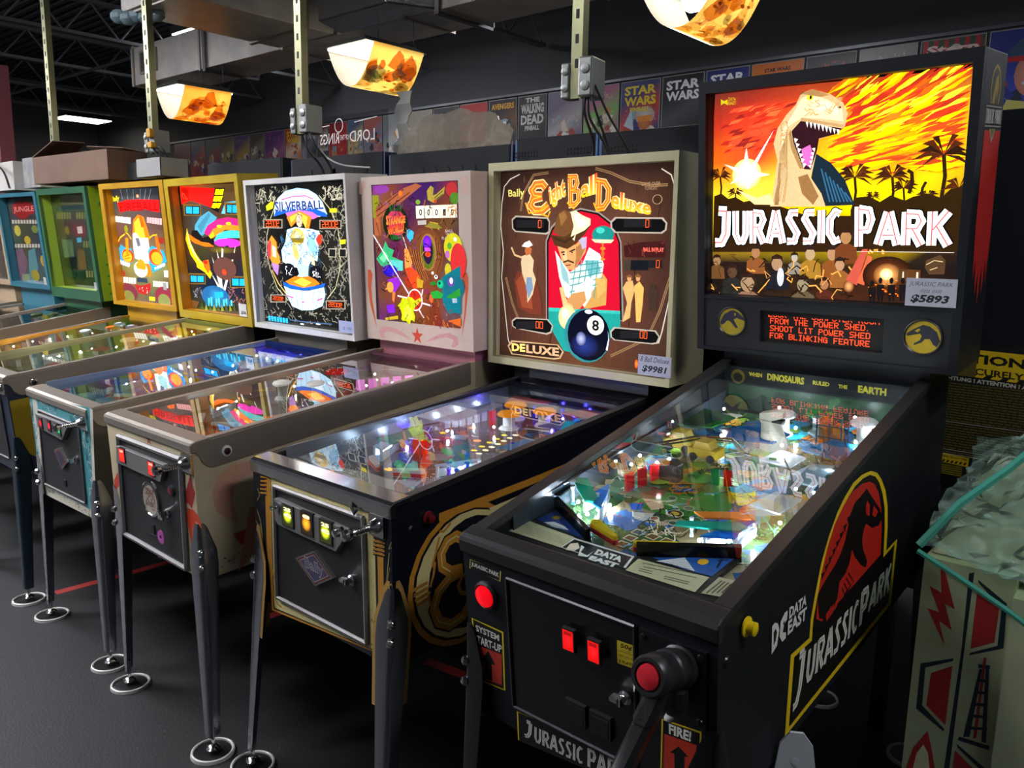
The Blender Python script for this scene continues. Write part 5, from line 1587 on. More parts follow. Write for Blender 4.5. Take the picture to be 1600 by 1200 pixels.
        if lock:
            x, z = lock[0]/1000, lock[1]/1000; mb = MB(); mb.lathe((x, -.004, z), [(.014, 0), (.014, .006), (.01, .01), (.001, .011)], (0, -1, 0), 16); mb.box((x-.02, -.03, z-.002), (x-.004, -.014, z+.006)); mb.box((x-.002, -.028, z-.008), (x+.002, -.012, z+.008))
            s.o('door_lock', mb, CHROME, d, smooth=False)
        return d
    def plunger(s, x, z):
        mb = MB(); x, z = x/1000, z/1000
        mb.box((x-.026, -.008, z-.026), (x+.026, 0, z+.026)); mb.lathe((x, -.008, z), [(.019, 0), (.015, .012), (.009, .02)], (0, -1, 0), 14)
        mb.cyl((x, -.02, z), (x, -.085, z), .0045, n=8)
        for k in range(7): mb.lathe((x, -.028-k*.0065, z), [(.0085, 0), (.0085, .003)], (0, -1, 0), 10)
        mb.lathe((x, -.078, z), [(.006, 0), (.012, .004), (.015, .014), (.012, .022), (.001, .025)], (0, -1, 0), 14)
        s.o('ball_plunger', mb, CHROME, smooth=True)
    def side_button(s, y, z, m, ring=None, r=.013):
        for sx in (-1, 1):
            mb = MB(); w = s.w/2+.003; mb.use(ring or m); mb.lathe((sx*w, y, z), [(r+.004, 0), (r+.004, .003), (r, .005)], (sx, 0, 0), 18)
            mb.use(m); mb.lathe((sx*(w+.001), y, z), [(r-.002, 0), (r-.002, .006 if ring else .016), (r-.006, .008 if ring else .018), (.001, .008 if ring else .018)], (sx, 0, 0), 18)
            s.o('flipper_button', mb, None, smooth=True)
    # ---- playfield
    def field(s, p0, p1, art=None, cols=None, seed=1, y1=None, n=70, deco=None):
        s.p0, s.p1 = p0, p1; w = s.w/2-.02; y1 = y1 or s.Yh-.02; d = .05
        mb = MB().use(BLACKPAINT); mb.prism([(d, p0+p1*d-.012), (y1, p0+p1*y1-.012), (y1, p0+p1*y1), (d, p0+p1*d)], 'x', -w, w)
        A = Art(mb, FIELD, (0, 0, p0), (1, 0, 0), (0, 1, p1))
        if cols: A.fn('mottle', [n, [-w*1000, d*1000, w*1000, y1*1000], cols, seed])
        if art: A.draw(art)
        if deco: deco(A, random.Random(seed))
        s.field_o = s.o('playfield', mb)
        # inside of the cabinet walls above the playfield
        return s.field_o
    def item(s, name, mb, m=None, **k): return s.o(name, mb, m, s.field_o, **k)
    def bulbs(s, pts, col='e8f0ff', st=40, r=.0036):
        for x, y, h in pts: s.item('lamp_bulb', MB().ball(s.pf(x, y, h), r, 8), bulb(col, int(st*4)), smooth=True)
    def bumper(s, x, y, cap, emit=.0, r=.032, h=.05, body=None):
        mb = MB().use(body or WHITEP); c = s.pf(x, y)
        mb.lathe(c, [(r*.95, 0), (r*.8, .008), (r*.55, .012), (r*.55, h-.008), (r*.6, h)], n=20)
        mb.use(plastic('bumper_cap_'+cap+str(emit), cap, emit)); mb.lathe(c, [(r*.7, h), (r*1.05, h+.003), (r*1.08, h+.009), (r*.85, h+.016), (r*.3, h+.02), (.0005, h+.021)], n=20)
        s.item('pop_bumper', mb, None, smooth=True)
    def post(s, x, y, col, h=.03, r=.006):
        s.item('post', MB().lathe(s.pf(x, y), [(r, 0), (r*.6, h*.25), (r*.9, h*.5), (r*.6, h*.75), (r, h)], n=10), plastic('post_'+col, col), smooth=True)
    def plate(s, pts, h, col, name='plastic_guard', t=.004, m=None, art=None):
        z = [s.pf(x, y, h) for x, y in pts]; mb = MB().use(m or plastic('plate_'+col, col)); 
        ar = sum(z[i][0]*z[(i+1) % len(z)][1]-z[(i+1) % len(z)][0]*z[i][1] for i in range(len(z)))
        if ar < 0: z = z[::-1]
        n = len(z); lo = [(a, b, c-t) for a, b, c in z]
        mb.geo(lo+z, [tuple(range(n))[::-1], tuple(range(n, 2*n))]+[(i, (i+1) % n, n+(i+1) % n, n+i) for i in range(n)])
        if art: art(Art(mb, PRINTG, (0, 0, s.p0+h), (1, 0, 0), (0, 1, s.p1)))
        return s.item(name, mb)
    def wall(s, pts, h, col, name='lane_guide', t=.004, z0=0, m=None):
        mb = MB()
        for (a, b), (c, d) in zip(pts[:-1], pts[1:]):
            L = math.hypot(c-a, d-b); nx, ny = -(d-b)/L*t/2, (c-a)/L*t/2
            q = [(a+nx, b+ny), (a-nx, b-ny), (c-nx, d-ny), (c+nx, d+ny)]
            lo = [s.pf(x, y, z0) for x, y in q]; hi = [s.pf(x, y, h) for x, y in q]
            mb.geo(lo+hi, [(3, 2, 1, 0), (4, 5, 6, 7), (0, 1, 5, 4), (1, 2, 6, 5), (2, 3, 7, 6), (3, 0, 4, 7)])
        s.item(name, mb, m or plastic('wall_'+col, col))
    def wire(s, pts, r=.002, name='wire_rail', m=None): s.item(name, MB().tube([s.pf(*p) for p in pts], r, 6), m or CHROME, smooth=True)
    def flipper(s, x, y, ang, col='f0f0ea', rub='c02020', L=.075):
        mb = MB(); d = Vector((math.cos(ang), math.sin(ang)));
        def ring(k, z): 
            out = []
            for i in range(16):
                t = 2*math.pi*i/16; c = math.cos(t); r = .012 if c < 0 else .006; b = Vector((x, y)) if c < 0 else Vector((x, y))+d*L
                q = b+k*r*(d*c+Vector((-d.y, d.x))*math.sin(t)); out.append(s.pf(q.x, q.y, z))
            return out
        mb.use(plastic('flip_'+col, col)); mb.loft([ring(1, .008), ring(1, .026), ring(.9, .029)]); mb.use(mat('flipper_rubber_'+rub, rub, .5)); mb.loft([ring(1.18, .01), ring(1.18, .02)])
        s.item('flipper', mb, None)
    def targets(s, x0, y0, x1, y1, n, cols, h=.032, w=.018, name='drop_target', emit=0):
        for k in range(n):
            t = k/(max(1, n-1)); x, y = x0+(x1-x0)*t, y0+(y1-y0)*t; L = math.hypot(x1-x0, y1-y0) or 1; dx, dy = (x1-x0)/L*w/2, (y1-y0)/L*w/2; nx, ny = -dy*.25, dx*.25
            q = [(x-dx-nx, y-dy-ny), (x+dx-nx, y+dy-ny), (x+dx+nx, y+dy+ny), (x-dx+nx, y-dy+ny)]; c = cols[k % len(cols)]
            mb = MB(); mb.geo([s.pf(a, b, 0) for a, b in q]+[s.pf(a, b, h) for a, b in q], [(3, 2, 1, 0), (4, 5, 6, 7), (0, 1, 5, 4), (1, 2, 6, 5), (2, 3, 7, 6), (3, 0, 4, 7)])
            s.item(name, mb, plastic('target_'+c+str(emit), c, emit), bevel=.0015)
    def sling(s, sx, x, y, col, lit='d8e8ff', wdt=.06, hgt=.1, body='e8f0f4'):
        P = [(x, y), (x+sx*wdt, y-hgt*.25), (x+sx*wdt*.9, y-hgt*.1), (x+sx*.008, y+hgt*.85), (x, y+hgt*.9)]
        s.plate(P, .034, col, 'slingshot_plastic')
        s.wall([(x, y), (x, y+hgt*.9)], .02, body, 'slingshot_wall', .006); s.wall([(x+sx*.004, y+hgt*.85), (x+sx*wdt*.9, y-hgt*.15)], .022, body, 'slingshot_rubber', .006)
        for px, py in ((x, y), (x+sx*wdt*.9, y-hgt*.2), (x, y+hgt*.88)): s.post(px, py, body, .03)
        s.bulbs([(x+sx*wdt*.3, y+hgt*.15, .018), (x+sx*wdt*.2, y+hgt*.5, .018)], lit, 55)

def price_card(M, x0, z0, x1, z1, rec, lines, label, col='d4d4d8'):
    """paper price card standing against a backglass"""
    rec = .003   # leans on the face of the head frame
    mb = MB().use(mat('card_stock', 'd8d8da', .7, noise=.1)); mb.box((x0, M.Yh+rec-.0055, z0), (x1, M.Yh+rec-.0045, z1))
    A = Art(mb, PAPER, (x0, M.Yh+rec-.0055, z0), (1, 0, 0), (0, 0, 1)); w, h = (x1-x0)*1000, (z1-z0)*1000
    A.rect(0, 0, w, h, col)
    for (t, a, b, c, d, sk, bold, hx) in lines: A.text(t, [w*a+sk, h*d, w*c+sk, h*d, w*c-sk, h*b, w*a-sk, h*b], hx, None, bold)
    R = Euler((M.lean, 0, M.yaw)).to_matrix(); c = Vector(((x0+x1)/2, M.Yh+rec-.005, z0))
    mb.v = [tuple(Vector(v)-c) for v in mb.v]
    o = obj('price_card', mb); q = c+Vector((0, 0, M.zF)); o.location = R @ q+M.e.location; o.rotation_euler = (M.lean, 0, M.yaw)
    tag(o, label, 'price card', 'price cards on the backglasses')
# ------------------------------------------------------------------ the row of machines
def common(M, lbm, lbd, railm, drop, legm, zleg, lip=.03, guard=None, rear=True, cap=.024, foot=CHROME):
    M.lbd = lbd; M.lockbar(lbm, lbd, lip); M.rails(railm, drop, cap); M.glass(); M.legs(legm, zleg, rear, guard, foot)
def insert_lamps(M, pts, emit=1.6):
    for x, y, rx, ry, col in pts:
        c = M.pf(x, y, .0012); n = 14; mb = MB()
        mb.face([(c[0]+rx*math.cos(2*math.pi*i/n), c[1]+ry*math.sin(2*math.pi*i/n), c[2]+M.p1*ry*math.sin(2*math.pi*i/n)) for i in range(n)])
        M.item('insert_lamp', mb, mat('insert_%s_%d' % (col, emit*10), col, .2, 0, emit))

# ---- black machine with the fiery backglass
A = Mach('black pinball machine with fiery backglass and round red dinosaur emblem on its side', -.809, 1.123, -.009, .105, .912, .571, .707, 1.095, .175, .931, .125, 1.141, dh=.235, Lc=1.325)
A.cabinet(BLACKPAINT, 'A_FRONT', 'A_SIDE')
common(A, SATINBLACK, .042, SATINBLACK, 0, LEGBLACK, -.20, lip=.035, cap=.03)
A.head(BLACKPAINT, BLACKPAINT, (-.332, .332, .339, .9), .05, BACKLITA, 'A_GLASS', panel=True)
# emblem and red flash on the right side of the head
mb = MB(); a = Art(mb, PRINT, (A.W/2, 0, 0), (0, 1, 0), (0, 0, 1))
a.ell('8a7a30', '8a7a30', 1232, 845, 52, 56); a.ell('3c3a36', '3c3a36', 1232, 845, 44, 48); a.poly([1205, 815, 1228, 870, 1248, 880, 1262, 850, 1246, 820, 1238, 845, 1225, 810], '8a7a30')
a.rect(1148, 756, 1318, 812, '141416'); a.rect(1152, 760, 1314, 808, '8a8a80'); a.rect(1155, 763, 1311, 805, '141416'); a.letters('JURASSIC', [1158, 802, 1238, 802, 1238, 766, 1158, 766], 'b8b8b0', None, None, .3); a.letters('PARK', [1246, 802, 1308, 802, 1308, 766, 1246, 766], 'b8b8b0', None, None, .3)
a.poly([1150, 752, 1316, 752, 1316, 470, 1300, 380, 1285, 440, 1268, 350, 1250, 430, 1232, 330, 1215, 420, 1198, 360, 1180, 450, 1165, 400, 1150, 520], 'a82420'); a.poly([1200, 756, 1262, 756, 1231, 722], '8a8a80'); a.poly([1208, 756, 1254, 756, 1231, 732], '6a6428')
A.o('side_decal', mb)
# speaker panel with emblem discs and dot display
mb = MB().use(SATINBLACK); Y = A.Yh
for c, d in (((-.332, .187), (-.158, .339)), ((.176, .187), (.332, .339)), ((-.158, .303), (.176, .339)), ((-.158, .187), (.176, .213))): mb.box((c[0], Y+.004, c[1]), (d[0], Y+.022, d[1]))
Art(mb, PRINT, (0, Y+.004, 0), (1, 0, 0), (0, 0, 1)).draw('A_PANEL')
sp = A.o('speaker_panel', mb)
for x, z, r in ((-.244, .264, .04), (.27, .263, .042)):
    mb = MB(); mb.lathe((x, Y+.004, z), [(r+.0035, 0), (r+.0045, .003), (r+.002, .005), (r-.001, .001), (r+.0035, 0)], (0, -1, 0), 24, False); A.o('speaker_ring', mb, SATINBLACK, sp, smooth=True)
mb = MB().use(mat('display_window', '2a2522', .25)); mb.box((-.158, Y+.018, .213), (.176, Y+.021, .303))
a = Art(mb, LEDS, (0, Y+.018, 0), (1, 0, 0), (0, 0, 1)); pz = 2.3
a.dots('LOCK THE COMPUTER ROOM', -140, 300, pz, 'ff4418', 5)
a.dots('FROM THE POWER SHED.', -134, 281, pz, 'ff4418'); a.dots('SHOOT LIT POWER SHED', -134, 260, pz, 'ff4418'); a.dots('FOR BLINKING FEATURE', -134, 239, pz, 'ff4418')
A.o('dot_display', mb, None, sp)
# coin door, right plate and pistol launcher
d = A.door(LEGBLACK, [(-163, -58), (132, -58), (132, -345), (-163, -345)], frame=.004, fm=LEGBLACK, art='A_FIFTY', lock=(112, -205), coins=[(-3, -127, .028, .046, ('a00808', 'f01418', '700808'), ('I',)), (54, -129, .028, .046, ('a00808', 'f01418', '700808'), ('I',))])
for x in (.0, .057): A.o('coin_return', MB().box((x-.024, -.012, -.31), (x+.024, -.002, -.262)).use(RUBBER).box((x-.019, -.0125, -.305), (x+.019, -.0118, -.27)), LEGBLACK, d, bevel=.002)
mb = MB().use(LEGBLACK).box((.14, -.006, -.4), (.268, .001, -.058)); Art(mb, PRINT, (0, -.006, 0), (1, 0, 0), (0, 0, 1)).draw('A_FIRE')
g = A.o('launcher_plate', mb, None)
for x, z in ((.15, -.07), (.258, -.07), (.258, -.19), (.15, -.19)): A.o('plate_bolt', MB().lathe((x, -.006, z), [(.007, 0), (.006, .003), (.001, .005)], (0, -1, 0), 10), LEGBLACK, g, smooth=True)
mb = MB().use(SATINBLACK); ax = (-.02, -1, .32)
mb.lathe((.222, -.004, -.098), [(.034, 0), (.036, .012), (.031, .016), (.031, .03), (.034, .034), (.034, .05), (.031, .054), (.031, .07), (.034, .076), (.034, .1), (.03, .106), (.024, .106), (.023, .1)], ax, 26)
sec = lambda p, w, h: [Vector(p)+Vector((sx*w, sy*h, 0)) for sx, sy in ((-1, -.5), (-.5, -1), (.5, -1), (1, -.5), (1, .6), (.5, 1), (-.5, 1), (-1, .6))]
G_ = lambda t, w, h: sec((.222-.05*t, -.056-.09*t, -.1-.18*t), w, h)
mb.loft([G_(0, .02, .03), G_(.3, .02, .029), G_(.32, .017, .025), G_(.8, .017, .025), G_(.83, .021, .03), G_(1, .022, .03), G_(1.03, .018, .026)])
mb.loft([sec((.225, -.03, -.125), .02, .016), sec((.225, -.026, -.16), .018, .014), sec((.224, -.03, -.172), .014, .012), sec((.222, -.04, -.178), .01, .01)])
pg = A.o('pistol_grip_launcher', mb, None, smooth=True)
c = Vector((.222, -.004, -.098))+Vector(ax).normalized()*.1
A.o('launch_button', MB().use(mat('red_lens', 'c02430', .2)).lathe(c, [(.021, 0), (.02, .006), (.012, .009), (.001, .01)], ax, 20), None, pg, smooth=True)
mb = MB().use(SATINBLACK).lathe((-.224, 0, -.116), [(.031, 0), (.031, .006), (.026, .01), (.024, .008)], (0, -1, 0), 26); mb.use(mat('lit_red_button', 'e00818', .2, 0, .95)).lathe((-.224, -.004, -.116), [(.024, 0), (.022, .008), (.012, .012), (.001, .013)], (0, -1, 0), 26)
A.o('start_button', mb, None, smooth=True)
A.side_button(.093, -.049, mat('yellow_plastic', 'e8c810', .3), r=.014)
A.o('corner_bolt', MB().lathe((A.w/2, .03, -.085), [(.011, 0), (.009, .003), (.001, .006)], (1, 0, 0), 12), LEGBLACK, smooth=True)
# playfield
def adeco(a, r):
    for k in range(70):
        x, y = r.uniform(-235, 235), r.uniform(520, 1060); a.blob(x, y, r.uniform(14, 34), r.choice(['1878b8', '1a90d0', '2a7a30', '88a838', 'c89830', 'a85820', '30a8c8', 'b8b8a8']), r)
def adeco2(a, r):
    adeco(a, r)
    for c, n in (('e8e4d8', 60), ('141410', 80), ('c83820', 18), ('e8d038', 22), ('40b0e0', 30)): a.fn('scrawl', [c, n, [[-240, 1050], [240, 200]], c])
A.field(-.05, .05, 'A_FIELD', deco=adeco2, y1=1.1)
mb = MB().use(SATINBLACK); P = [(-.265, .03), (.265, .03), (.265, .195), (.186, .195), (.19, .27), (.02, .176), (-.1, .176), (-.255, .268), (-.265, .268)]
mb.geo([A.pf(x, y, -.01) for x, y in P]+[A.pf(x, y, .0095) for x, y in P], [tuple(range(len(P))), *[(i, (i+1) % 9, 9+(i+1) % 9, 9+i) for i in range(9)], tuple(range(9, 18))])
Art(mb, PRINT, (0, 0, -.0402), (1, 0, 0), (0, 1, .05)).draw('A_APRON'); A.item('apron', mb)
A.wall([(-.255, .27), (-.1, .18)], .034, '101012', 'apron_guard', .012); A.wall([(.016, .182), (.19, .278)], .034, '101012', 'apron_guard', .014)
A.plate([(-.27, .27), (-.262, .33), (-.25, .335), (-.245, .275)], .04, '101012', 'ball_guide')
for k in range(4): A.item('white_peg', MB().lathe(A.pf(-.266, .205+k*.022, .005), [(.006, 0), (.006, .02), (.004, .026), (.001, .028)], n=10), mat('peg', 'd8d4d8', .35), smooth=True)
A.flipper(-.113, .226, -.42, 'e0c820', 'a01820'); A.flipper(.075, .226, math.pi+.42, 'e0c820', 'a01820')
A.sling(1, -.195, .3, '2a80c0'); A.sling(-1, .165, .3, '2a80c0')
A.plate([(-.262, .36), (-.24, .372), (-.16, .3), (-.155, .275), (-.175, .27), (-.25, .335)], .045, '20a890', 'lane_plastic'); A.plate([(.045, .29), (.155, .345), (.175, .335), (.165, .31), (.05, .27)], .045, '28b0a0', 'lane_plastic')
A.plate([(.06, .33), (.14, .375), (.17, .36), (.09, .315)], .052, 'e89840', 'lane_plastic')
for x in (-.245, -.175, .06, .16): A.post(x, .32, 'e8f4ff', .042, .005)
A.bulbs([(-.215, .3, .02), (-.16, .26, .02), (-.15, .33, .015), (.14, .3, .02), (.1, .28, .02), (.18, .35, .02), (-.22, .36, .02), (.2, .43, .02)], 'e0ecff', 300)
A.targets(-.172, .444, -.152, .522, 3, ['c01828'], .045, .026); A.bulbs([(-.15, .53, .045), (-.19, .48, .05)], 'ffffff', 70)
A.item('saucer_box', MB().box(A.pf(-.145, .53, 0), A.pf(-.095, .56, .045)), mat('box_black', '1a1a1c', .3), bevel=.003)
A.targets(-.02, .575, .01, .58, 2, ['18884a', 'c02020'], .04, .02); A.targets(.02, .7, .06, .71, 2, ['188a48', '18884a'], .035, .018)
def toy_car(x, y, sc, col):
    mb = MB().use(mat('toy_'+col, col, .35)); c = Vector(A.pf(x, y, .03))
    B = lambda a, b: mb.box(c+Vector(a)*sc, c+Vector(b)*sc)
    B((-.03, -.017, 0), (.03, .017, .016)); mb.loft([[c+Vector((x_, y_, z_))*sc for x_, y_ in ((-w_, -.015), (w_*.9, -.015), (w_*.9, .015), (-w_, .015))] for w_, z_ in ((.02, .016), (.014, .03))])
    mb.use(RUBBER)
    for sx in (-1, 1):
        for sy in (-1, 1): mb.cyl(c+Vector((sx*.018, sy*.014, 0))*sc, c+Vector((sx*.018, sy*.02, 0))*sc, .008*sc, n=10)
    A.item('toy_vehicle', mb, None)
toy_car(-.175, .69, 1.35, 'c8a818'); toy_car(-.09, .66, 1.3, 'b89818')
# clear ramps
def ramp(M, pts, w=.05, h=.028, name='clear_ramp'):
    mb = MB(); secs = []
    for i, p in enumerate(pts):
        a = Vector(M.pf(*pts[max(i-1, 0)])); b = Vector(M.pf(*pts[min(i+1, len(pts)-1)])); d = (b-a); d.z = 0; d.normalize(); n = Vector((-d.y, d.x, 0)); c = Vector(M.pf(*p)); t = .002; u = Vector((0, 0, 1))
        secs.append([c+n*w/2+u*h, c+n*w/2, c-n*w/2, c-n*w/2+u*h, c-n*(w/2-t)+u*h, c-n*(w/2-t)+u*t, c+n*(w/2-t)+u*t, c+n*(w/2-t)+u*h])
    mb.loft(secs); M.item(name, mb, CLEAR)
ramp(A, [(-.235, .41, .05), (-.235, .5, .052), (-.23, .62, .055), (-.2, .74, .06), (-.15, .83, .065)])
ramp(A, [(.215, .42, .045), (.215, .55, .05), (.21, .7, .055), (.16, .82, .062), (.06, .88, .07)])
A.wire([(-.2, .6, .06), (-.13, .68, .065), (-.05, .72, .06), (.02, .66, .055)], .003); A.wire([(-.18, .6, .06), (-.11, .67, .065), (-.04, .7, .06), (.02, .645, .055)], .003)
A.wire([(.2, .5, .05), (.15, .6, .055), (.1, .68, .05)], .0025)
A.plate([(-.1, .78), (.02, .8), (.03, .88), (-.06, .92), (-.12, .86)], .035, '1878c0', 'ramp_plastic'); A.plate([(.1, .78), (.2, .76), (.23, .86), (.14, .88)], .04, '30a0d8', 'ramp_plastic'); A.plate([(-.25, .8), (-.16, .82), (-.14, .92), (-.25, .95)], .04, '2a8a38', 'ramp_plastic'); A.plate([(.03, .7), (.11, .69), (.12, .76), (.05, .78)], .03, 'e0e8f0', 'ramp_plastic'); A.plate([(.13, .62), (.2, .6), (.22, .74), (.15, .72)], .035, 'd8e8f8', 'ramp_plastic'); A.plate([(.12, .46), (.19, .45), (.2, .54), (.14, .55)], .03, 'c8d8e8', 'ramp_plastic')
# pale dinosaur toy
mb = MB().use(mat('toy_hide', 'c8c0ac', .5, bump=.4, nscale=160)); c = Vector(A.pf(.0, .84, 0))
ring = lambda o, rx, ry: [c+Vector(o)+Vector((rx*math.cos(t), ry*math.sin(t), 0)) for t in [2*math.pi*k/14 for k in range(14)]]
mb.loft([ring((0, 0, 0), .03, .028), ring((.004, 0, .025), .034, .03), ring((.0, 0, .05), .028, .026), ring((-.008, 0, .068), .02, .02), ring((-.014, -.002, .08), .019, .02)])
v = lambda x, y, z: c+Vector((x, y, z))
mb.loft([[v(-.03, -.012, .082), v(-.03, .012, .082), v(-.03, .012, .096), v(-.03, -.012, .096)], [v(0, -.016, .08), v(0, .016, .08), v(0, .016, .104), v(0, -.016, .104)], [v(.03, -.01, .09), v(.03, .01, .09), v(.03, .01, .108), v(.03, -.01, .108)]])
mb.loft([[v(-.02, -.012, .07), v(-.02, .012, .07), v(-.02, .012, .076), v(-.02, -.012, .076)], [v(.03, -.009, .073), v(.03, .009, .073), v(.03, .009, .079), v(.03, -.009, .079)]])
mb.use(RUBBER).box(v(-.02, -.0125, .076), v(.028, .0125, .083))
A.item('dinosaur_toy', mb, None, smooth=True)
# amber tower
mb = MB().use(plastic('amber', 'e88a18', .25)); c = Vector(A.pf(.12, .93, 0)); mb.box(c+Vector((-.028, -.02, .01)), c+Vector((-.008, .02, .075))); mb.box(c+Vector((.006, -.018, .01)), c+Vector((.02, .018, .06)))
mb.use(DARKSTEEL)
for x in (-.032, .0, .03):
    for y in (-.024, .024): mb.cyl(c+Vector((x, y, 0)), c+Vector((x, y, .09)), .0025, n=6)
for z in (.03, .06, .088):
    mb.cyl(c+Vector((-.032, -.024, z)), c+Vector((.03, -.024, z)), .002, n=6); mb.cyl(c+Vector((-.032, .024, z)), c+Vector((.03, .024, z)), .002, n=6)
A.item('amber_tower', mb)
A.bumper(-.02, .95, 'f0f0f0', .2); A.bumper(.06, 1.0, '30a050', .1); A.bumper(.18, .98, 'f0f0f0', .2)
A.bulbs([(-.23, .72, .04), (-.12, .8, .03), (.08, .72, .03), (.06, .76, .05), (.2, .7, .03), (.2, .86, .05), (.22, .95, .05), (-.2, .97, .04), (.02, .94, .03), (-.06, 1.02, .05), (.14, 1.03, .05), (.0, .6, .02), (-.23, .58, .03), (.21, .58, .03)], 'e4eeff', 150)
mb = MB().use(BLACKPAINT).box((-.268, 1.108, -.01), (.268, 1.118, .13)); a = Art(mb, PRINT, (0, 1.108, 0), (1, 0, 0), (0, 0, 1))
a.rect(-255, 40, 255, 72, '1c5a2a'); a.fn('mottle', [30, [-255, 36, 255, 78], ['184a24', '2a6a30', '103018'], 5])
for t, x0, x1, z0, z1 in (('WHEN', -192, -152, 106, 118), ('DINOSAURS', -136, -28, 100, 121), ('RULED', -4, 42, 104, 116), ('THE', 66, 90, 103, 114), ('EARTH', 118, 190, 98, 118)): a.textbox(t, x0, z0, x1, z1, 'd0c028', .05)
a.ell('786820', '786820', -226, 100, 22, 22); a.ell('201c10', '201c10', -226, 98, 14, 14)
A.item('back_panel', mb)
A.wall([(-.262, .13), (-.262, 1.1)], .05, '20262c', 'inner_rail', .004, m=mat('inner_side', '3c4650', .25)); A.wall([(.24, .2), (.24, .75)], .012, '20262c', 'shooter_lane', .006, m=DARKSTEEL)
price_card(A, .224, .342, .339, .411, .05, [('JURASSIC PARK', .07, .68, .92, .88, 2, -.005, '404048'), ('data east', .3, .5, .72, .65, 2, -.005, '505058'), ('$5893', .12, .1, .86, .42, 3, .04, '101014')], 'white price card reading 5893 dollars on the fiery red backglass', 'b8b8c0')

# ---- machine with the cowboy and eight ball backglass
B = Mach('dark blue and gold pinball machine with cream head showing a cowboy and black eight ball', -1.637, 1.156, -.002, .015, .910, .576, .772, 1.055, .139, .86, .08, 1.105, dh=.22)
NAVY = mat('navy_cabinet_paint', '10121c', .32, noise=.06); CREAM = mat('cream_head_paint', 'd0c89c', .5, noise=.08, vary='c4bc90', nscale=8)
B.fy = -.05
B.cabinet(NAVY, 'B_FRONT', 'B_SIDE')
GOLD = mat('gold_leg_guard', 'b08a48', .4, .2)
common(B, CHROME, .06, SATINBLACK, 0, LEGM, -.205, lip=.036, guard=GOLD)
B.head(CREAM, CREAM, (-.362, .371, .165, .832), .04, BACKLIT, 'B_GLASS')
B.o('speaker_grille', MB().box((-.2, B.Yh+.02, .1), (.3, B.Yh+.04, .14)), DARKSTEEL)
d = B.door(DOORM, [(-178, -55), (193, -54), (195, -372), (-188, -372)], frame=.0065, plate=[(-163, -82), (-150, -80), (143, -92), (146, -104), (98, -160), (-150, -152), (-164, -140)], lock=(145, -223),
           coins=[(-98, -115, .052, .06, ('202408', 'd8e820', 'f8f8b0'), ('25', 'c')), (-15, -115, .052, .062, ('1c1408', 'f0a020', 'ffe0a0'), ('8',)), (64, -117, .052, .062, ('202408', 'd8e820', 'f8f8b0'), ('25', 'c'))])
B.o('coin_reject_button', MB().lathe((.125, -.018, -.1), [(.014, 0), (.014, .008), (.011, .01), (.01, .022), (.001, .024)], (0, -1, 0), 16), CHROME, d, smooth=True)
B.o('coin_reject_button', MB().lathe((-.145, -.018, -.1), [(.012, 0), (.012, .004), (.006, .006), (.006, .022), (.001, .023)], (0, -1, 0), 16), CHROME, d, smooth=True)
mb = MB().use(mat('badge_metal', '8a8680', .35, .8)); D_ = [(-82, -227), (3, -184), (80, -235), (2, -280)]
mb.prism([(x/1000, z/1000) for x, z in D_], 'y', -.014, -.004); a = Art(mb, PRINT, (0, -.014, 0), (1, 0, 0), (0, 0, 1))
sc = lambda k: [(1+(x-1)*k, -231.5+(z+231.5)*k) for x, z in D_]
a.poly(sc(.9), '5a2a24'); a.poly(sc(.78), 'a8a098'); a.poly(sc(.74), '3a3a58'); a.text('Bally', [-40, -210, 38, -214, 42, -250, -36, -248], 'c0b8b0', None, .02); a.text('Bally', [-39, -212, 36, -216, 40, -248, -35, -246], '282850', None, -.005)
B.o('maker_badge', mb, None, d)
B.plunger(242, -60)
B.o('wire_hook', MB().tube([(.15, -.003, -.02), (.16, -.012, -.035), (.172, -.014, -.045), (.178, -.012, -.036)], .004, 8), RUBBER, smooth=True)
B.side_button(.11, -.059, mat('dark_red_plastic', '6a1418', .3), r=.012)
B.o('side_bolt', MB().lathe((B.w/2, .06, -.073), [(.007, 0), (.005, .004), (.001, .005)], (1, 0, 0), 10), CHROME, smooth=True)
def bdeco(a, r):
    for k in range(14): a.blob(r.uniform(-220, 220), r.uniform(150, 1000), r.uniform(20, 60), r.choice(['a82838', '284870', '8a90a0', 'c0c8d8', '4a3a50']), r)
    for x, y, rr, c in ((-10, 430, 40, '303840'), (-10, 430, 34, '788088'), (-60, 400, 22, '383028'), (20, 380, 26, '2a5a4a'), (60, 480, 26, '50484a'), (60, 480, 18, '282c38')): a.ell(c, c, x, y, rr, rr)
    for c, n in (('e8e4e8', 40), ('141418', 60), ('c83030', 18), ('4890d0', 24)): a.fn('scrawl', [c, n, [[-230, 1000], [230, 200]], c])
    a.poly([-250, 60, 250, 60, 250, 180, 60, 215, -60, 215, -250, 180], 'a8a098'); a.poly([-120, 100, 120, 100, 120, 150, -120, 150], 'c0b8a8'); a.fn('scrawl', ['5a544c', 20, [[-110, 145], [110, 105]], 5])
B.field(-.055, .05, cols=['4a3838', '3a4450', '586068', '6a3840', '384048'], seed=5, deco=bdeco, y1=1.03)
for x, y in ((-.043, .785), (-.105, .89), (.03, .879)): B.bumper(x, y, 'f0a010', .9, .036, .042)
insert_lamps(B, [(.032-.009*k, .542+.044*k, .011, .008, 'f8d818') for k in range(5)]+[(.064-.0066*k, .529+.035*k, .011, .008, 'fff4c8') for k in range(7)]+[(-.145, .719, .014, .012, 'ff8018'), (-.031, .622, .014, .012, 'ff8820'), (-.037, .273, .018, .014, 'ffc018'), (.001, .275, .018, .014, 'ff9810'), (-.182, .621, .012, .01, 'f8c818'), (.16, .5, .012, .01, '2040ff')], 1.3)
B.sling(1, -.17, .33, 'd0e4f8'); B.sling(-1, .17, .33, 'd0e4f8')
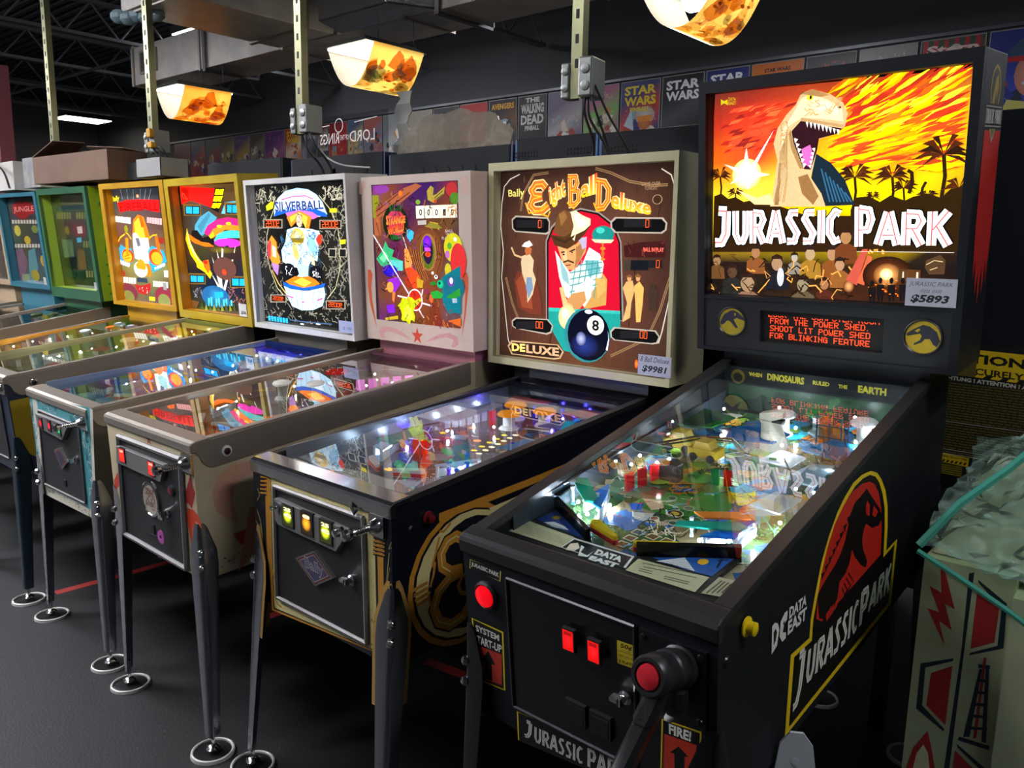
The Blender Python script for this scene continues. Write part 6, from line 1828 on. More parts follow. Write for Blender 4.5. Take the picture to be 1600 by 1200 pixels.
B.flipper(-.1, .265, -.5, 'f0f0f0', 'd02020'); B.flipper(.1, .265, math.pi+.5, 'f0f0f0', 'd02020')
for x, y in ((-.19, .42), (-.19, .5), (-.17, .55), (.13, .34), (.17, .37), (.11, .43), (-.08, .96), (.02, .99), (.1, .95), (.15, .58), (.14, .8), (-.14, .46), (.19, .31)): B.post(x, y, '2030e8', .036, .008)
B.plate([(-.2, .36), (-.12, .36), (-.14, .5), (-.2, .55)], .04, '70c8c0', 'lane_plastic'); B.plate([(.1, .76), (.2, .78), (.2, .88), (.12, .86)], .04, '2878d0', 'lane_plastic'); B.plate([(.14, .52), (.2, .54), (.19, .66), (.15, .64)], .035, '60b0e0', 'lane_plastic'); B.plate([(.06, .93), (.2, .9), (.2, 1.0), (.1, 1.01)], .04, 'c83848', 'lane_plastic'); B.plate([(-.22, .62), (-.15, .66), (-.17, .9), (-.23, .9)], .04, 'b8c0e0', 'lane_plastic'); B.plate([(-.2, .95), (-.05, 1.0), (-.06, 1.03), (-.22, 1.02)], .04, 'd84858', 'lane_plastic')
B.targets(-.09, .42, -.06, .425, 2, ['e02818'], .045, .022, 'standup_target', .5); B.targets(-.116, .785, -.116, .79, 1, ['e01818'], .05, .03, 'standup_target', .6); B.targets(-.2, .66, -.17, .84, 7, ['e8ecff'], .04, .02, 'drop_target', .3)
for P in ([(-.2, .42, .03), (-.14, .5, .032), (-.12, .62, .03)], [(-.24, .5, .03), (-.2, .66, .03), (-.2, .9, .03)], [(.1, .46, .03), (.17, .5, .03), (.2, .7, .03), (.17, .82, .03)], [(.04, .3, .028), (.14, .36, .028), (.2, .34, .028)]): B.wire(P, .0025)
B.bulbs([(-.17, .38, .02), (.15, .36, .02), (.18, .33, .02), (-.2, .48, .02), (-.22, .7, .025), (-.22, .8, .025), (-.22, .9, .025), (.2, .6, .025), (.19, .75, .03), (.2, .9, .025), (.14, .97, .03), (-.05, .72, .02), (-.14, .6, .02)], 'dce8ff', 120)
B.bulbs([(-.05, .97, .03), (.02, .93, .03), (.09, .9, .03), (-.16, .97, .03), (-.2, .58, .02), (.08, .99, .03)], '5048ff', 160)
B.wall([(-.26, .09), (-.26, 1.03)], .07, '8890a0', 'inner_rail', .004, m=mat('inner_side_steel', '788088', .3, .6)); B.wall([(-.26, 1.03), (.26, 1.03)], .09, '14141c', 'back_panel', .006)
price_card(B, .272, .17, .392, .236, .04, [('8 Ball Deluxe', .08, .66, .94, .92, 2, .0, '282a34'), ('$9981', .14, .14, .86, .5, 3, .03, '181a20')], 'white price card reading 9981 dollars on the cowboy backglass', 'b8bac8')

# ---- cream machine with the purple jungle backglass
C = Mach('worn cream and orange pinball machine with purple jungle fantasy backglass and red star', -2.339, 1.058, -.005, .04, .945, .55, .612, 1.087, .118, .767, .067, 1.101, dh=.2)
CW = mat('worn_cream_paint', 'c4b898', .55, noise=.1, vary='b4a684', nscale=7); CP = mat('pinkish_white_paint', 'd4c0b0', .5, noise=.1, vary='c8b4a4', nscale=6); PINKN = mat('pink_neck', 'b06878', .45)
C.cabinet(CW, 'C_FRONT', 'C_SIDE', neck=PINKN)
common(C, STEEL, .055, STEEL, .082, LEGM, -.235, lip=.03)
mbq = None
C.head(CP, CP, (-.243, .243, .2, .736), .0, BACKLITC, 'C_GLASS', deco='C_HEADART')
C.door(DOORM, [(-186, -58), (214, -57), (190, -392), (-212, -388)], frame=.009, plate=[(-181, -86), (134, -86), (100, -145), (-192, -143)], lock=(104, -241),
       coins=[(-138, -108, .04, .045, ('c01008', 'ff3018', 'ffb0a0'), ('25',)), (56, -112, .04, .045, ('c01008', 'ff3018', 'ffb0a0'), ('25',))])
mb = MB().use(CHROME).lathe((0, -.003, -.222), [(.056, 0), (.056, .006), (.05, .008), (.048, .004)], (0, -1, 0), 28); a = Art(mb, PRINT, (0, -.0072, -.222), (1, 0, 0), (0, 0, 1)); a.ell('b0a898', 'a8a090', 0, 0, 49, 49); a.fn('scrawl', ['6a3c34', 30, [[-32, 32], [32, -32]], 3])
C.o('round_door_badge', mb)
C.o('red_push_button', MB().use(DARKSTEEL).lathe((.142, -.004, -.165), [(.017, 0), (.016, .006), (.012, .008)], (0, -1, 0), 16).use(mat('dim_red_lens', '7a1820', .25)).lathe((.142, -.006, -.165), [(.012, 0), (.01, .006), (.001, .008)], (0, -1, 0), 14), None, smooth=True)
mb = MB().use(CHROME).box((.07, -.022, -.262), (.1, -.016, -.235)); mb.use(mat('key_tag_pink', 'a04890', .5)); mb.lathe((.08, -.02, -.318), [(.021, 0), (.021, .003), (.006, .003), (.006, 0)], (0, -1, 0), 18); mb.use(CHROME).tube([(.085, -.02, -.262), (.083, -.02, -.298)], .001, 5)
keys = tag(obj('key_tag', mb), 'pink round key tag hanging from the coin door lock of the cream machine', 'key tag')
mb2 = [v for v in keys.data.vertices]
for v in mb2: v.co.z += C.zF
keys.location = C.e.location; keys.rotation_euler = C.e.rotation_euler
C.o('coin_return_slot', MB().box((-.03, -.0065, -.345), (.03, -.004, -.34)).use(RUBBER).box((-.012, -.0068, -.335), (.004, -.004, -.305)), DARKSTEEL)
C.plunger(248, -62)
C.side_button(.099, -.043, mat('maroon_button', '2a0c10', .3), ring=WHITEP, r=.012)
C.field(-.055, .045, cols=['6a5a48', '7a6a50', '8a4a38', '5a6a60', '9a8a68', '7a3a50'], seed=9, y1=1.06)
C.bumper(-.17, .82, 'f02010', .5, .04, .038); C.bumper(-.02, .62, 'e8e8e0', .1); C.bumper(-.14, .56, 'e8e8e0', .1)
C.targets(.0, .80, .1, .95, 5, ['f0a0e8'], .04, .032, 'drop_target', .55); C.targets(-.2, .42, .0, .36, 3, ['e87030'], .035, .02)
C.sling(1, -.17, .3, 'e88830'); C.sling(-1, .17, .3, 'e88830'); C.flipper(-.1, .23, -.5, 'f0f0e8'); C.flipper(.1, .23, math.pi+.5, 'f0f0e8')
C.plate([(-.2, .9), (-.1, .98), (-.2, 1.02)], .035, '9050a0', 'lane_plastic'); C.plate([(.12, .5), (.2, .52), (.19, .66)], .035, '50a070', 'lane_plastic'); C.plate([(-.22, .5), (-.16, .54), (-.2, .7)], .035, 'd0a050', 'lane_plastic')
C.wire([(-.2, .9, .03), (-.1, 1.0, .03), (.05, 1.03, .03), (.18, .98, .03)], .002); C.wire([(-.2, .96, .03), (-.05, 1.04, .03), (.15, 1.03, .03)], .002)
C.bulbs([(.06, .78, .03), (.11, .86, .03), (.14, .93, .03), (.02, .86, .03)], 'ffb0f4', 70); C.bulbs([(-.18, .4, .02), (.17, .4, .02), (.18, .6, .02), (-.2, .65, .02), (-.1, .95, .02)], 'ffe8c8', 55)
C.wall([(-.255, .06), (-.255, 1.06)], .06, 'b0a090', 'inner_rail', .004, m=mat('inner_side_cream', '9a8878', .5)); C.wall([(-.255, 1.06), (.255, 1.06)], .075, '805060', 'back_panel', .006)

# ---- white machine with the chrome orb backglass
D = Mach('teal and white pinball machine with white framed head showing a glowing striped orb', -3.072, 1.074, -.014, .055, .93, .559, .77, 1.037, .104, .784, .051, 1.121, dh=.22)
DW = mat('offwhite_head_paint', 'd8d4cc', .45, noise=.1, vary='cac6be', nscale=6); BROWN = mat('faded_brown_paint', '5a5040', .5, vary='4a4a44', nscale=5, noise=.1)
D.cabinet(BROWN, 'D_FRONT')
common(D, STEEL, .06, STEEL, .07, LEGM, -.25, lip=.03)
D.head(DW, DW, (-.366, .372, .128, .762), .045, BACKLIT, 'D_GLASS')
D.door(DOORM, [(-175, -69), (200, -69), (172, -356), (-222, -368)], frame=.004, plate=[(-177, -80), (142, -76), (64, -142), (-171, -132)], lock=(147, -200),
       coins=[(-122, -108, .034, .044, ('200408', 'f01828', 'ff90a0'), None), (-36, -104, .034, .044, ('200408', 'f01828', 'ff90a0'), None), (56, -103, .034, .046, ('042010', '10e070', 'a0ffc8'), None)])
mb = MB().use(mat('badge_metal', '8a8680', .35, .8)); D2 = [(-50, -200), (12, -178), (64, -226), (8, -262)]; mb.prism([(x/1000, z/1000) for x, z in D2], 'y', -.012, -.004)
a = Art(mb, PRINT, (0, -.012, 0), (1, 0, 0), (0, 0, 1)); a.poly([(8+(x-8)*.84, -217+(z+217)*.84) for x, z in D2], '6a3028'); a.poly([(8+(x-8)*.68, -217+(z+217)*.68) for x, z in D2], '30304a'); D.o('maker_badge', mb)
D.plunger(252, -48)
D.o('coin_return_slot', MB().box((-.01, -.007, -.33), (.01, -.004, -.305)), RUBBER)
D.side_button(.1, -.04, mat('black_button', '101012', .3), ring=CHROME, r=.012)
D.field(-.05, .03, cols=['2a5088', '3a70a0', '283848', '5a88a8', '88a8b8', '1838a0'], seed=12, y1=1.01)
for x, y, c in ((-.21, .95, '1410e0'), (-.13, .955, '1410e0'), (-.05, .95, '1410e0'), (.03, .945, '1410e0'), (-.2, .83, '10a8e0'), (-.1, .81, '10b0e0'), (.0, .8, '10a0e0')): D.bumper(x, y, c, .8, .03, .034)
D.targets(-.12, .5, .02, .52, 3, ['e8c018'], .04, .022, 'standup_target', .2); D.targets(-.2, .36, -.14, .42, 2, ['f07040'], .05, .03, 'standup_target', .3)
D.sling(1, -.17, .3, '3868e0'); D.sling(-1, .17, .3, '3868e0'); D.flipper(-.1, .23, -.5); D.flipper(.1, .23, math.pi+.5)
D.plate([(-.2, .48), (.06, .5), (.07, .56), (-.2, .55)], .035, '2048d8', 'lane_plastic'); D.plate([(-.22, .25), (-.12, .27), (-.14, .36), (-.22, .4)], .03, '2040c8', 'lane_plastic'); D.plate([(.1, .6), (.2, .62), (.19, .72)], .03, '60b8d8', 'lane_plastic')
D.bulbs([(-.2, .6, .03), (-.1, .58, .03), (0, .6, .03), (-.18, .45, .03), (.15, .5, .03), (-.05, .72, .03), (-.16, .9, .03), (-.06, .89, .03), (.04, .88, .03), (.14, .9, .03), (.18, .72, .03)], 'd0e8ff', 80); D.bulbs([(-.2, .99, .03), (-.1, .99, .03), (0, .99, .03), (.1, .98, .03), (.17, .96, .03)], '3840ff', 140)
D.wall([(-.255, .06), (-.255, 1.01)], .065, '90a0a8', 'inner_rail', .004, m=mat('inner_side_blue', '7888a0', .4)); D.wall([(-.255, 1.01), (.255, 1.01)], .075, '203050', 'back_panel', .006)
price_card(D, .286, .136, .39, .186, .045, [('$ 1790', .3, .2, .84, .5, 2, -.005, '404858')], 'pale blue price card on the striped orb backglass', 'a8b0d0')

# ---- yellow machine with the flying saucer backglass
YEL = mat('yellow_cabinet_paint', 'b89c10', .4, noise=.08, vary='a88c10', nscale=6)
E_ = Mach('yellow pinball machine with flying saucer backglass beside the white framed one', -3.856, 1.072, -.014, .076, .947, .575, .732, 1.056, .058, .778, .055, 1.105, dh=.22)
def esides(M):
    mb = MB(); a = Art(mb, PRINT, (M.w/2, 0, 0), (0, 1, 0), (0, 0, 1)); a.poly([4, -100, 300, -90, 300, -300, 120, -390, 4, -300], 'a08818'); a.poly([4, -300, 120, -390, 300, -300, 300, -400, 4, -400], '1c2440'); a.poly([60, -170, 140, -190, 180, -260, 90, -250], '8a8460'); M.o('side_art', mb)
E_.cabinet(mat('navy_lower_paint', '20283c', .4)); esides(E_)
common(E_, STEEL, .06, STEEL, .085, mat('blue_grey_legs', '2a3a44', .3, .6), -.25)
E_.head(YEL, YEL, (-.325, .335, .1, .742), .055, BACKLIT, 'E_GLASS', min_=mat('orange_yellow_inside', 'd08818', .4))
E_.door(DOORM, [(-175, -69), (200, -69), (190, -356), (-190, -368)], frame=.004); E_.plunger(252, -48); E_.side_button(.1, -.04, mat('black_button', '101012', .3), ring=CHROME, r=.012)
E_.field(-.055, .035, cols=['8a8048', '989058', '5a6050', 'a89830', '787868'], seed=15, y1=1.03)
for x, y, c in ((-.1, .66, 'f8f0c8'), (-.04, .78, 'f8f0c8'), (-.02, .88, 'f8e010'), (-.14, .92, 'f8e010')): E_.bumper(x, y, c, .7, .038, .038)
E_.targets(-.2, .2, -.1, .5, 6, ['f0f0e0'], .03, .02, 'drop_target', .3); E_.sling(1, -.17, .3, 'f0f0f0'); E_.sling(-1, .17, .3, 'f0f0f0'); E_.plate([(-.1, .46), (.0, .5), (-.02, .56), (-.12, .54)], .035, 'e89068', 'lane_plastic')
E_.bulbs([(-.18, .3, .03), (-.1, .34, .03), (-.12, .44, .03), (-.14, .5, .03), (-.06, .58, .03), (-.08, .72, .03), (.1, .6, .03), (0, .84, .03), (.12, .8, .03), (-.1, .98, .03)], 'fff8e0', 80)
E_.bulbs([(.0, .94, .03), (.05, .9, .03), (.1, .95, .03)], 'f8e820', 80)
E_.wall([(-.26, .06), (-.26, 1.03)], .07, 'a8a070', 'inner_rail', .004, m=mat('inner_side_olive', '9a9468', .5)); E_.wall([(-.26, 1.03), (.26, 1.03)], .08, '808040', 'back_panel', .006)
price_card(E_, .262, .106, .332, .168, .055, [('$36', .25, .15, .9, .45, 1, .05, '181818')], 'white price card on the flying saucer backglass', 'c8c8c8')

# ---- yellow machine with the flame backglass
F_ = Mach('yellow pinball machine with orange flame backglass beside the green one', -4.601, 1.064, .03, .066, .881, .575, .738, 1.076, .155, .857, .082, 1.071, dh=.22)
YO = mat('amber_cabinet_paint', 'b88c10', .4, noise=.08, vary='a87c08', nscale=6)
F_.cabinet(YO); common(F_, STEEL, .06, STEEL, .085, LEGM, -.25)
F_.head(YO, YO, (-.325, .325, .178, .826), .055, BACKLIT, 'F_GLASS', min_=mat('amber_inside', 'd09010', .4))
F_.door(DOORM, [(-175, -69), (200, -69), (190, -356), (-190, -368)], frame=.004); F_.plunger(252, -48)
F_.field(-.055, .06, cols=['a07830', 'b08a38', '907858', 'c0a060'], seed=18, y1=1.05)
F_.targets(-.2, .5, -.16, .72, 5, ['f0e8d8', 'c85020'], .045, .03, 'drop_target', .35); F_.bumper(-.05, .9, 'f08030', .8); F_.bumper(-.12, .98, 'd8e0f0', .5); F_.bumper(.05, .97, 'd8e0f0', .5); F_.bumper(-.1, .78, 'e0e8f0', .5)
F_.bulbs([(-.22, .45, .03), (-.2, .54, .04), (-.18, .62, .04), (-.15, .7, .04), (-.16, .84, .03), (0, .84, .03), (-.05, 1.0, .04), (.08, 1.02, .04), (.15, .98, .04), (.1, .7, .03), (.1, .5, .03)], 'fff0e0', 90)
F_.wall([(-.26, .06), (-.26, 1.05)], .07, 'c89838', 'inner_rail', .004, m=mat('inner_side_amber', 'c08a20', .5)); F_.wall([(-.26, 1.05), (.26, 1.05)], .07, '303030', 'back_panel', .006)
price_card(F_, .255, .27, .29, .31, .055, [], 'small blank white card on the flame backglass', 'a0a0a0')

# ---- unlit green and blue machines
GRN = mat('green_head_paint', '2c5c3c', .4, noise=.08, vary='28543a', nscale=5); LIME = mat('lime_inside_paint', '86a030', .45); LIMEY = mat('lime_side_paint', '8ca818', .45, vary='7c9c18', nscale=5)
G_ = Mach('unlit green pinball machine with lime sides and dark glossy backglass', -5.607, 1.123, .022, .078, .88, .575, .735, 1.031, .141, .85, .086, 1.116, dh=.2)
G_.cabinet(GRN); common(G_, STEEL, .06, STEEL, .1, LEGM, -.25)
G_.head(LIMEY, GRN, (-.335, .33, .205, .812), .075, UNLIT, 'G_GLASS', min_=LIME)
mb = MB(); a = Art(mb, PRINT, (G_.W/2, 0, 0), (0, 1, 0), (0, 0, 1)); a.poly([1100, 740, 1140, 780, 1150, 750, 1215, 755, 1215, 715, 1150, 720, 1140, 690], '2a7a28')
for k in range(5): a.poly([1100+k*20, 440, 1112+k*20, 530+(k % 2)*40, 1122+k*20, 440], '3a8a20')
for z in (360, 290, 240, 180): a.poly([1090, z, 1210, z+8, 1200, z+18, 1095, z+14], '348a24')
G_.o('side_decal', mb)
G_.field(-.04, .06, cols=['283028', '303828', '3a3a30', '20281c'], seed=21, y1=1.0); G_.bumper(-.05, .8, '506040'); G_.bumper(.08, .85, '506040'); G_.door(DOORM, [(-175, -69), (200, -69), (190, -356), (-190, -368)], frame=.004); G_.plunger(252, -48)
price_card(G_, .315, .215, .35, .262, .06, [], 'small white card on the unlit green framed backglass', '9a9a9a')
BLU = mat('blue_head_paint', '2f6878', .4, noise=.08, vary='2a6070', nscale=5)
H_ = Mach('unlit blue pinball machine with multicoloured jungle backglass', -6.495, 1.14, .036, .083, .856, .575, .7, 1.054, .187, .862, .05, 1.08, dh=.2)
H_.cabinet(BLU); common(H_, STEEL, .06, STEEL, .1, LEGM, -.25)
H_.head(BLU, BLU, (-.315, .312, .222, .835), .055, UNLIT, 'H_GLASS')
H_.field(-.04, .03, cols=['303438', '283028', '384048'], seed=22, y1=1.02); H_.door(DOORM, [(-175, -69), (200, -69), (190, -356), (-190, -368)], frame=.004); H_.plunger(252, -48)
price_card(H_, .27, .222, .31, .275, .05, [], 'small white card on the unlit blue framed backglass', 'a0a0a0')
TAN = mat('tan_head_paint', '9a8468', .5, noise=.08)
I_ = Mach('tan pinball machine cut off at the left edge beside the blue one', -7.27, 1.14, .036, .083, .856, .575, .7, 1.054, .187, .862, .05, 1.08, dh=.2)
I_.cabinet(TAN); common(I_, STEEL, .06, STEEL, .1, LEGM, -.25); ART['I_GLASS'] = [('g', [-310, 830, 310, 830, 310, 225, -310, 225], [['3a3430', '4a4038', '3a3430'], ['60584c', '48382c', '504840'], ['706458', '585048', '403830']]), ('f', 'scrawl', '989080', 40, [[-290, 800], [290, 240]], 3)]
I_.head(TAN, TAN, (-.315, .312, .222, .835), .03, UNLIT, 'I_GLASS'); I_.field(-.04, .03, cols=['303438', '283028', '384048'], seed=23, y1=1.02)

# ---- white rimmed coasters under the levelers
_cst = []
def coaster(x, y, label):
    first = not _cst
    if first:
        mb = MB().lathe((0, 0, 0), [(.001, .0), (.06, .0), (.06, .004), (.05, .0055), (.001, .0055)], n=36); c = obj('leveler_coaster', mb, mat('coaster_black', '141416', .35), smooth=True)
        r = obj('rim', MB().lathe((0, 0, 0), [(.0535, .004), (.0545, .0095), (.0575, .0115), (.0615, .0095), (.063, .0), (.0535, .0)], n=40), mat('coaster_white_rim', 'b4b2ac', .4, noise=.08), c, smooth=True)
        _cst.append((c, r))
    else:
        c = _cst[0][0].copy(); COL.objects.link(c); r = _cst[0][1].copy(); COL.objects.link(r); r.parent = c
    c.location = (x, y, 0); tag(c, label, 'leveler coaster', 'white rimmed coasters under the legs')
def foot(M, sx, rear=False):
    c, n = math.cos(M.lean), math.sin(M.lean); l = M.floor_pt(sx*(M.w/2+.012-.014), (M.Lc+.03-.014) if rear else M.fy+.014); q = M.world(l); return q.x, q.y
for M, sx, rear, lb in ((E_, 1, False, 'coaster under the front leg of the yellow saucer machine, farthest left on the floor'), (D, -1, False, 'coaster under the left front leg of the teal fronted machine'), (D, 1, False, 'coaster under the right front leg of the teal fronted machine, partly hidden'), (C, -1, False, 'coaster under the left front leg of the cream machine'), (C, 1, False, 'coaster under the right front leg of the cream machine at the bottom edge'), (B, -1, False, 'coaster under the left front leg of the dark blue and gold machine'), (B, 1, False, 'coaster under the right front leg of the dark blue and gold machine'), (A, 1, True, 'coaster under the rear right leg of the black machine, half behind the film wrapped cabinet')):
    coaster(*foot(M, sx, rear), lb)
coaster(-.835, 2.6, 'coaster on the floor seen below the black machine cabinet, behind it')
# ------------------------------------------------------------------ room shell
FLOORM = mat('black_rubber_floor', '0c0d0f', .6, noise=.12, nscale=120, vary='07080a', bump=.3)
def flecks(m):
    nt = m.node_tree; N = nt.nodes; L = nt.links; b = N['Principled BSDF']; old = b.inputs['Base Color'].links[0].from_socket
    tc = N.new('ShaderNodeTexCoord'); v = N.new('ShaderNodeTexVoronoi'); v.inputs['Scale'].default_value = 42; L.new(tc.outputs['Object'], v.inputs['Vector'])
    r = N.new('ShaderNodeMath'); r.operation = 'LESS_THAN'; r.inputs[1].default_value = .055; L.new(v.outputs['Distance'], r.inputs[0])
    mx = N.new('ShaderNodeMix'); mx.data_type = 'RGBA'; L.new(r.outputs[0], mx.inputs['Factor']); L.new(old, mx.inputs['A']); mx.inputs['B'].default_value = lin('6a6a66'); L.new(mx.outputs['Result'], b.inputs['Base Color'])
flecks(FLOORM)
struct('floor', MB().box((-18, -3, -.1), (3, 7.6, 0)), FLOORM)
WALLM = mat('dark_grey_wall_paint', '4e4f52', .8, noise=.08, nscale=3, bump=.1)
struct('wall_back', MB().box((-18, 7.5, 0), (3, 7.6, 4.3)), WALLM)
struct('wall_left', MB().box((-18.1, -3, 0), (-18, 7.6, 4.3)), WALLM)
DECK = mat('dark_deck_paint', '34373a', .6, noise=.1)
mb = MB(); pts = []
n = 70
for k in range(n):
    y = -1.5+k*.13; pts += [(y, 4.2), (y+.05, 4.2), (y+.065, 4.165), (y+.115, 4.165)]
pts += [(7.6, 4.2), (7.6, 4.3), (-1.5, 4.3)]
mb.prism(pts, 'x', -18, 3); struct('ceiling', mb, DECK)
JST = mat('joist_paint', '5c5e60', .55, noise=.1)
k = 0
for x in (-15.5, -13.6, -11.7, -9.8, -7.9, -6.0):
    mb = MB(); mb.box((x-.05, -1, 4.06), (x+.05, 7.4, 4.1)); mb.box((x-.05, -1, 3.7), (x+.05, 7.4, 3.735))
    y = -1
    while y < 7.2:
        mb.cyl((x, y, 3.72), (x, y+.3, 4.08), .012, n=6); mb.cyl((x, y+.3, 4.08), (x, y+.6, 3.72), .012, n=6); y += .6
    k += 1; struct('trim_%d' % k, mb, JST)
mb = MB(); mb.tube([(-16, 4.6, 3.6), (-8.2, 4.6, 3.6)], .02, 8); k += 1; struct('trim_%d' % k, mb, JST)
# ducts
DUCT = mat('galvanised_duct', 'c8c2b8', .4, .2, noise=.14, nscale=5, vary='aca8a2'); DUCTF = mat('foil_tape', 'a0a0a0', .25, 1, bump=.5, nscale=60)
d2 = thing('air_duct', 'long galvanised rectangular air duct running along the row above the hanging lamps', 'air duct', (-5.5, 3.83, 2.9), (0, 0, 0), 'ceiling air ducts')
obj('duct_body', MB().box((-2.36, -.21, 0), (4.4, .21, .33)), DUCT, d2, bevel=.004)
for x in (-2.3, -1.1, .1, 1.45, 2.7, 3.9):
    obj('flange', MB().box((x-.012, -.222, -.012), (x+.012, .222, .345)), STEEL, d2)
for x in (-1.0, 1.75): obj('support_strap', MB().box((x-.02, -.23, -.03), (x+.02, .27, -.012)).box((x-.02, -.235, -.03), (x+.02, -.225, 1.25)).box((x-.02, .26, -.03), (x+.02, .27, 1.25)), mat('strut_grey', '5a5a5a', .45, .7), d2)
for x in (-2.0, -.15):
    g = obj('air_grille', MB().box((x-.16, -.226, .08), (x+.16, -.21, .28)), mat('grille_beige', '8a8474', .5), d2)
    obj('louver', MB().box((x-.13, -.229, .1), (x+.13, -.226, .26)), mat('grille_dark', '3a3832', .6, bump=.6, nscale=70), g)
obj('corner_joint', MB().prism([(.93, -.5), (1.6, -.5), (1.75, -.21), (.79, -.21)], 'z', .0, .9), DUCTF, d2, bevel=.01)
d1 = thing('air_duct', 'galvanised air duct crossing overhead towards the wall with a pale end cap', 'air duct', (-5.08, 2.45, 2.9), (0, 0, 0), 'ceiling air ducts')
obj('duct_body', MB().box((-.33, 0, .0), (.33, 1.14, .4)), DUCT, d1, bevel=.004); obj('flange', MB().box((-.345, .02, -.015), (.345, .05, .415)), STEEL, d1); obj('flange', MB().box((-.345, .9, -.015), (.345, .93, .415)), STEEL, d1)
mb = MB()
for k2 in range(5): mb.ball((-.36+.06*k2, -.0+.03*k2, -.02-.012*(k2 % 2)), .055, 10, (1.2, 1, .8))
obj('insulation_wrap', mb, mat('pale_blue_wrap', '7a9098', .7, bump=.6, nscale=30), d1, smooth=True)
# strut poles carrying outlet boxes
STRUT = mat('zinc_strut', '8a8a6a', .35, .9, noise=.1, nscale=30); BOXM = mat('outlet_box_steel', '8a8c88', .4, .8, noise=.1, nscale=50)
def pole(x, y, yaw, label, cover=True, yellow=False):
    p = thing('strut_pole', label, 'strut pole', (x, y, 2.0), (0, 0, yaw), 'hanging strut poles')
    mb = MB(); mb.box((-.021, -.021, 0), (.021, -.018, 2.2)); mb.box((-.021, -.018, 0), (-.018, .021, 2.2)); mb.box((.018, -.018, 0), (.021, .021, 2.2)); mb.box((-.018, .018, 0), (-.008, .021, 2.2)); mb.box((.008, .018, 0), (.018, .021, 2.2))
    obj('channel', mb, STRUT, p)
    mb = MB()
    for k in range(26): mb.prism([(-.006, .1+k*.08), (.006, .1+k*.08), (.006, .13+k*.08), (-.006, .13+k*.08)], 'y', -.0222, -.0208)
    obj('slot_row', mb, RUBBER, p)
    b = obj('outlet_box', MB().box((.022, -.05, .0), (.075, .055, .13)).box((-.055, -.03, .0), (-.022, .03, .12)), BOXM, p, bevel=.006)
    for z in (.035, .09):
        mb = MB().lathe((.05, -.05, z), [(.017, 0), (.017, .004), (.008, .006), (.001, .006)], (0, -1, 0), 14); obj('socket', mb, DARKSTEEL if yellow else BOXM, b, smooth=True)
        obj('socket', MB().lathe((-.038, -.03, z), [(.014, 0), (.014, .004), (.006, .006), (.001, .006)], (0, -1, 0), 14), BOXM, b, smooth=True)
    if yellow:
        obj('yellow_plug', MB().box((.05, -.085, .08), (.085, -.05, .13)).box((.055, -.085, .02), (.095, -.05, .055)), mat('yellow_plug', 'c89018', .4), b, bevel=.006)
    return p
pole(-6.345, 2.35, .15, 'hanging strut pole above the cardboard box, farthest left of the four')
pole(-4.86, 2.35, .15, 'hanging strut pole with outlet box and yellow plugs', yellow=True)
pole(-3.36, 2.35, .15, 'hanging strut pole above the white framed orb machine')
pole(-1.742, 2.35, .15, 'hanging strut pole with outlet box above the cowboy backglass')
def cable(pts, r, m, label, name='power_cable'):
    P = [Vector(p) for p in pts]; out = []
    for i in range(len(P)-1):
        a, b, c, d = P[max(i-1, 0)], P[i], P[i+1], P[min(i+2, len(P)-1)]
        for k in range(6):
            t = k/6; out.append(.5*((2*b)+(-a+c)*t+(2*a-5*b+4*c-d)*t*t+(-a+3*b-3*c+d)*t**3))
    out.append(P[-1])
    return tag(obj(name, MB().tube(out, r, 7), m, smooth=True), label, 'cable', 'power cables hanging from the outlet boxes')
CAB = mat('black_cable', '0e0e10', .5)
lb = 'black power cable hanging from the outlet box above the cowboy backglass'
cable([(-1.70, 2.335, 2.0), (-1.705, 2.34, 1.95), (-1.72, 2.42, 1.86), (-1.735, 2.43, 1.79)], .005, CAB, lb)
cable([(-1.688, 2.335, 2.0), (-1.682, 2.34, 1.93), (-1.67, 2.42, 1.85), (-1.66, 2.43, 1.79)], .005, CAB, lb)
cable([(-1.672, 2.33, 2.02), (-1.655, 2.33, 1.96), (-1.67, 2.42, 1.87), (-1.66, 2.45, 1.79)], .004, CAB, lb); cable([(-1.668, 2.34, 2.04), (-1.62, 2.36, 1.94), (-1.6, 2.45, 1.84), (-1.6, 2.46, 1.79)], .004, CAB, lb)
lb = 'black power cable hanging from the outlet box above the orb backglass'
cable([(-3.31, 2.33, 2.0), (-3.3, 2.33, 1.93), (-3.29, 2.4, 1.85), (-3.285, 2.42, 1.77)], .006, CAB, lb); cable([(-3.29, 2.33, 2.01), (-3.25, 2.34, 1.94), (-3.24, 2.41, 1.86), (-3.23, 2.42, 1.77)], .006, CAB, lb)
lb = 'black power cable looping from the outlet box with yellow plugs'
for k in range(3): cable([(-4.79+.02*k, 2.31, 2.02), (-4.74+.03*k, 2.31, 1.97+.02*k), (-4.7+.03*k, 2.38, 1.88), (-4.69+.04*k, 2.42, 1.81)], .005, CAB, lb)
lb = 'black power cable by the cardboard box at the left'
for k in range(2): cable([(-7.2+.03*k, 2.1-.02*k, 2.06), (-6.95+.05*k, 2.1-.02*k, 2.05), (-6.65+.05*k, 2.1-.02*k, 1.96), (-6.6+.05*k, 2.12-.02*k, 1.835)], .006, CAB, lb)
cable([(-3.32, 2.42, 1.94), (-3.3, 2.44, 1.90), (-3.2, 2.46, 1.86), (-3.05, 2.5, 1.845)], .004, mat('white_cable', 'a8a8a0', .5), 'white cable lying in front of the dark cabinet with slots', 'white_cable')

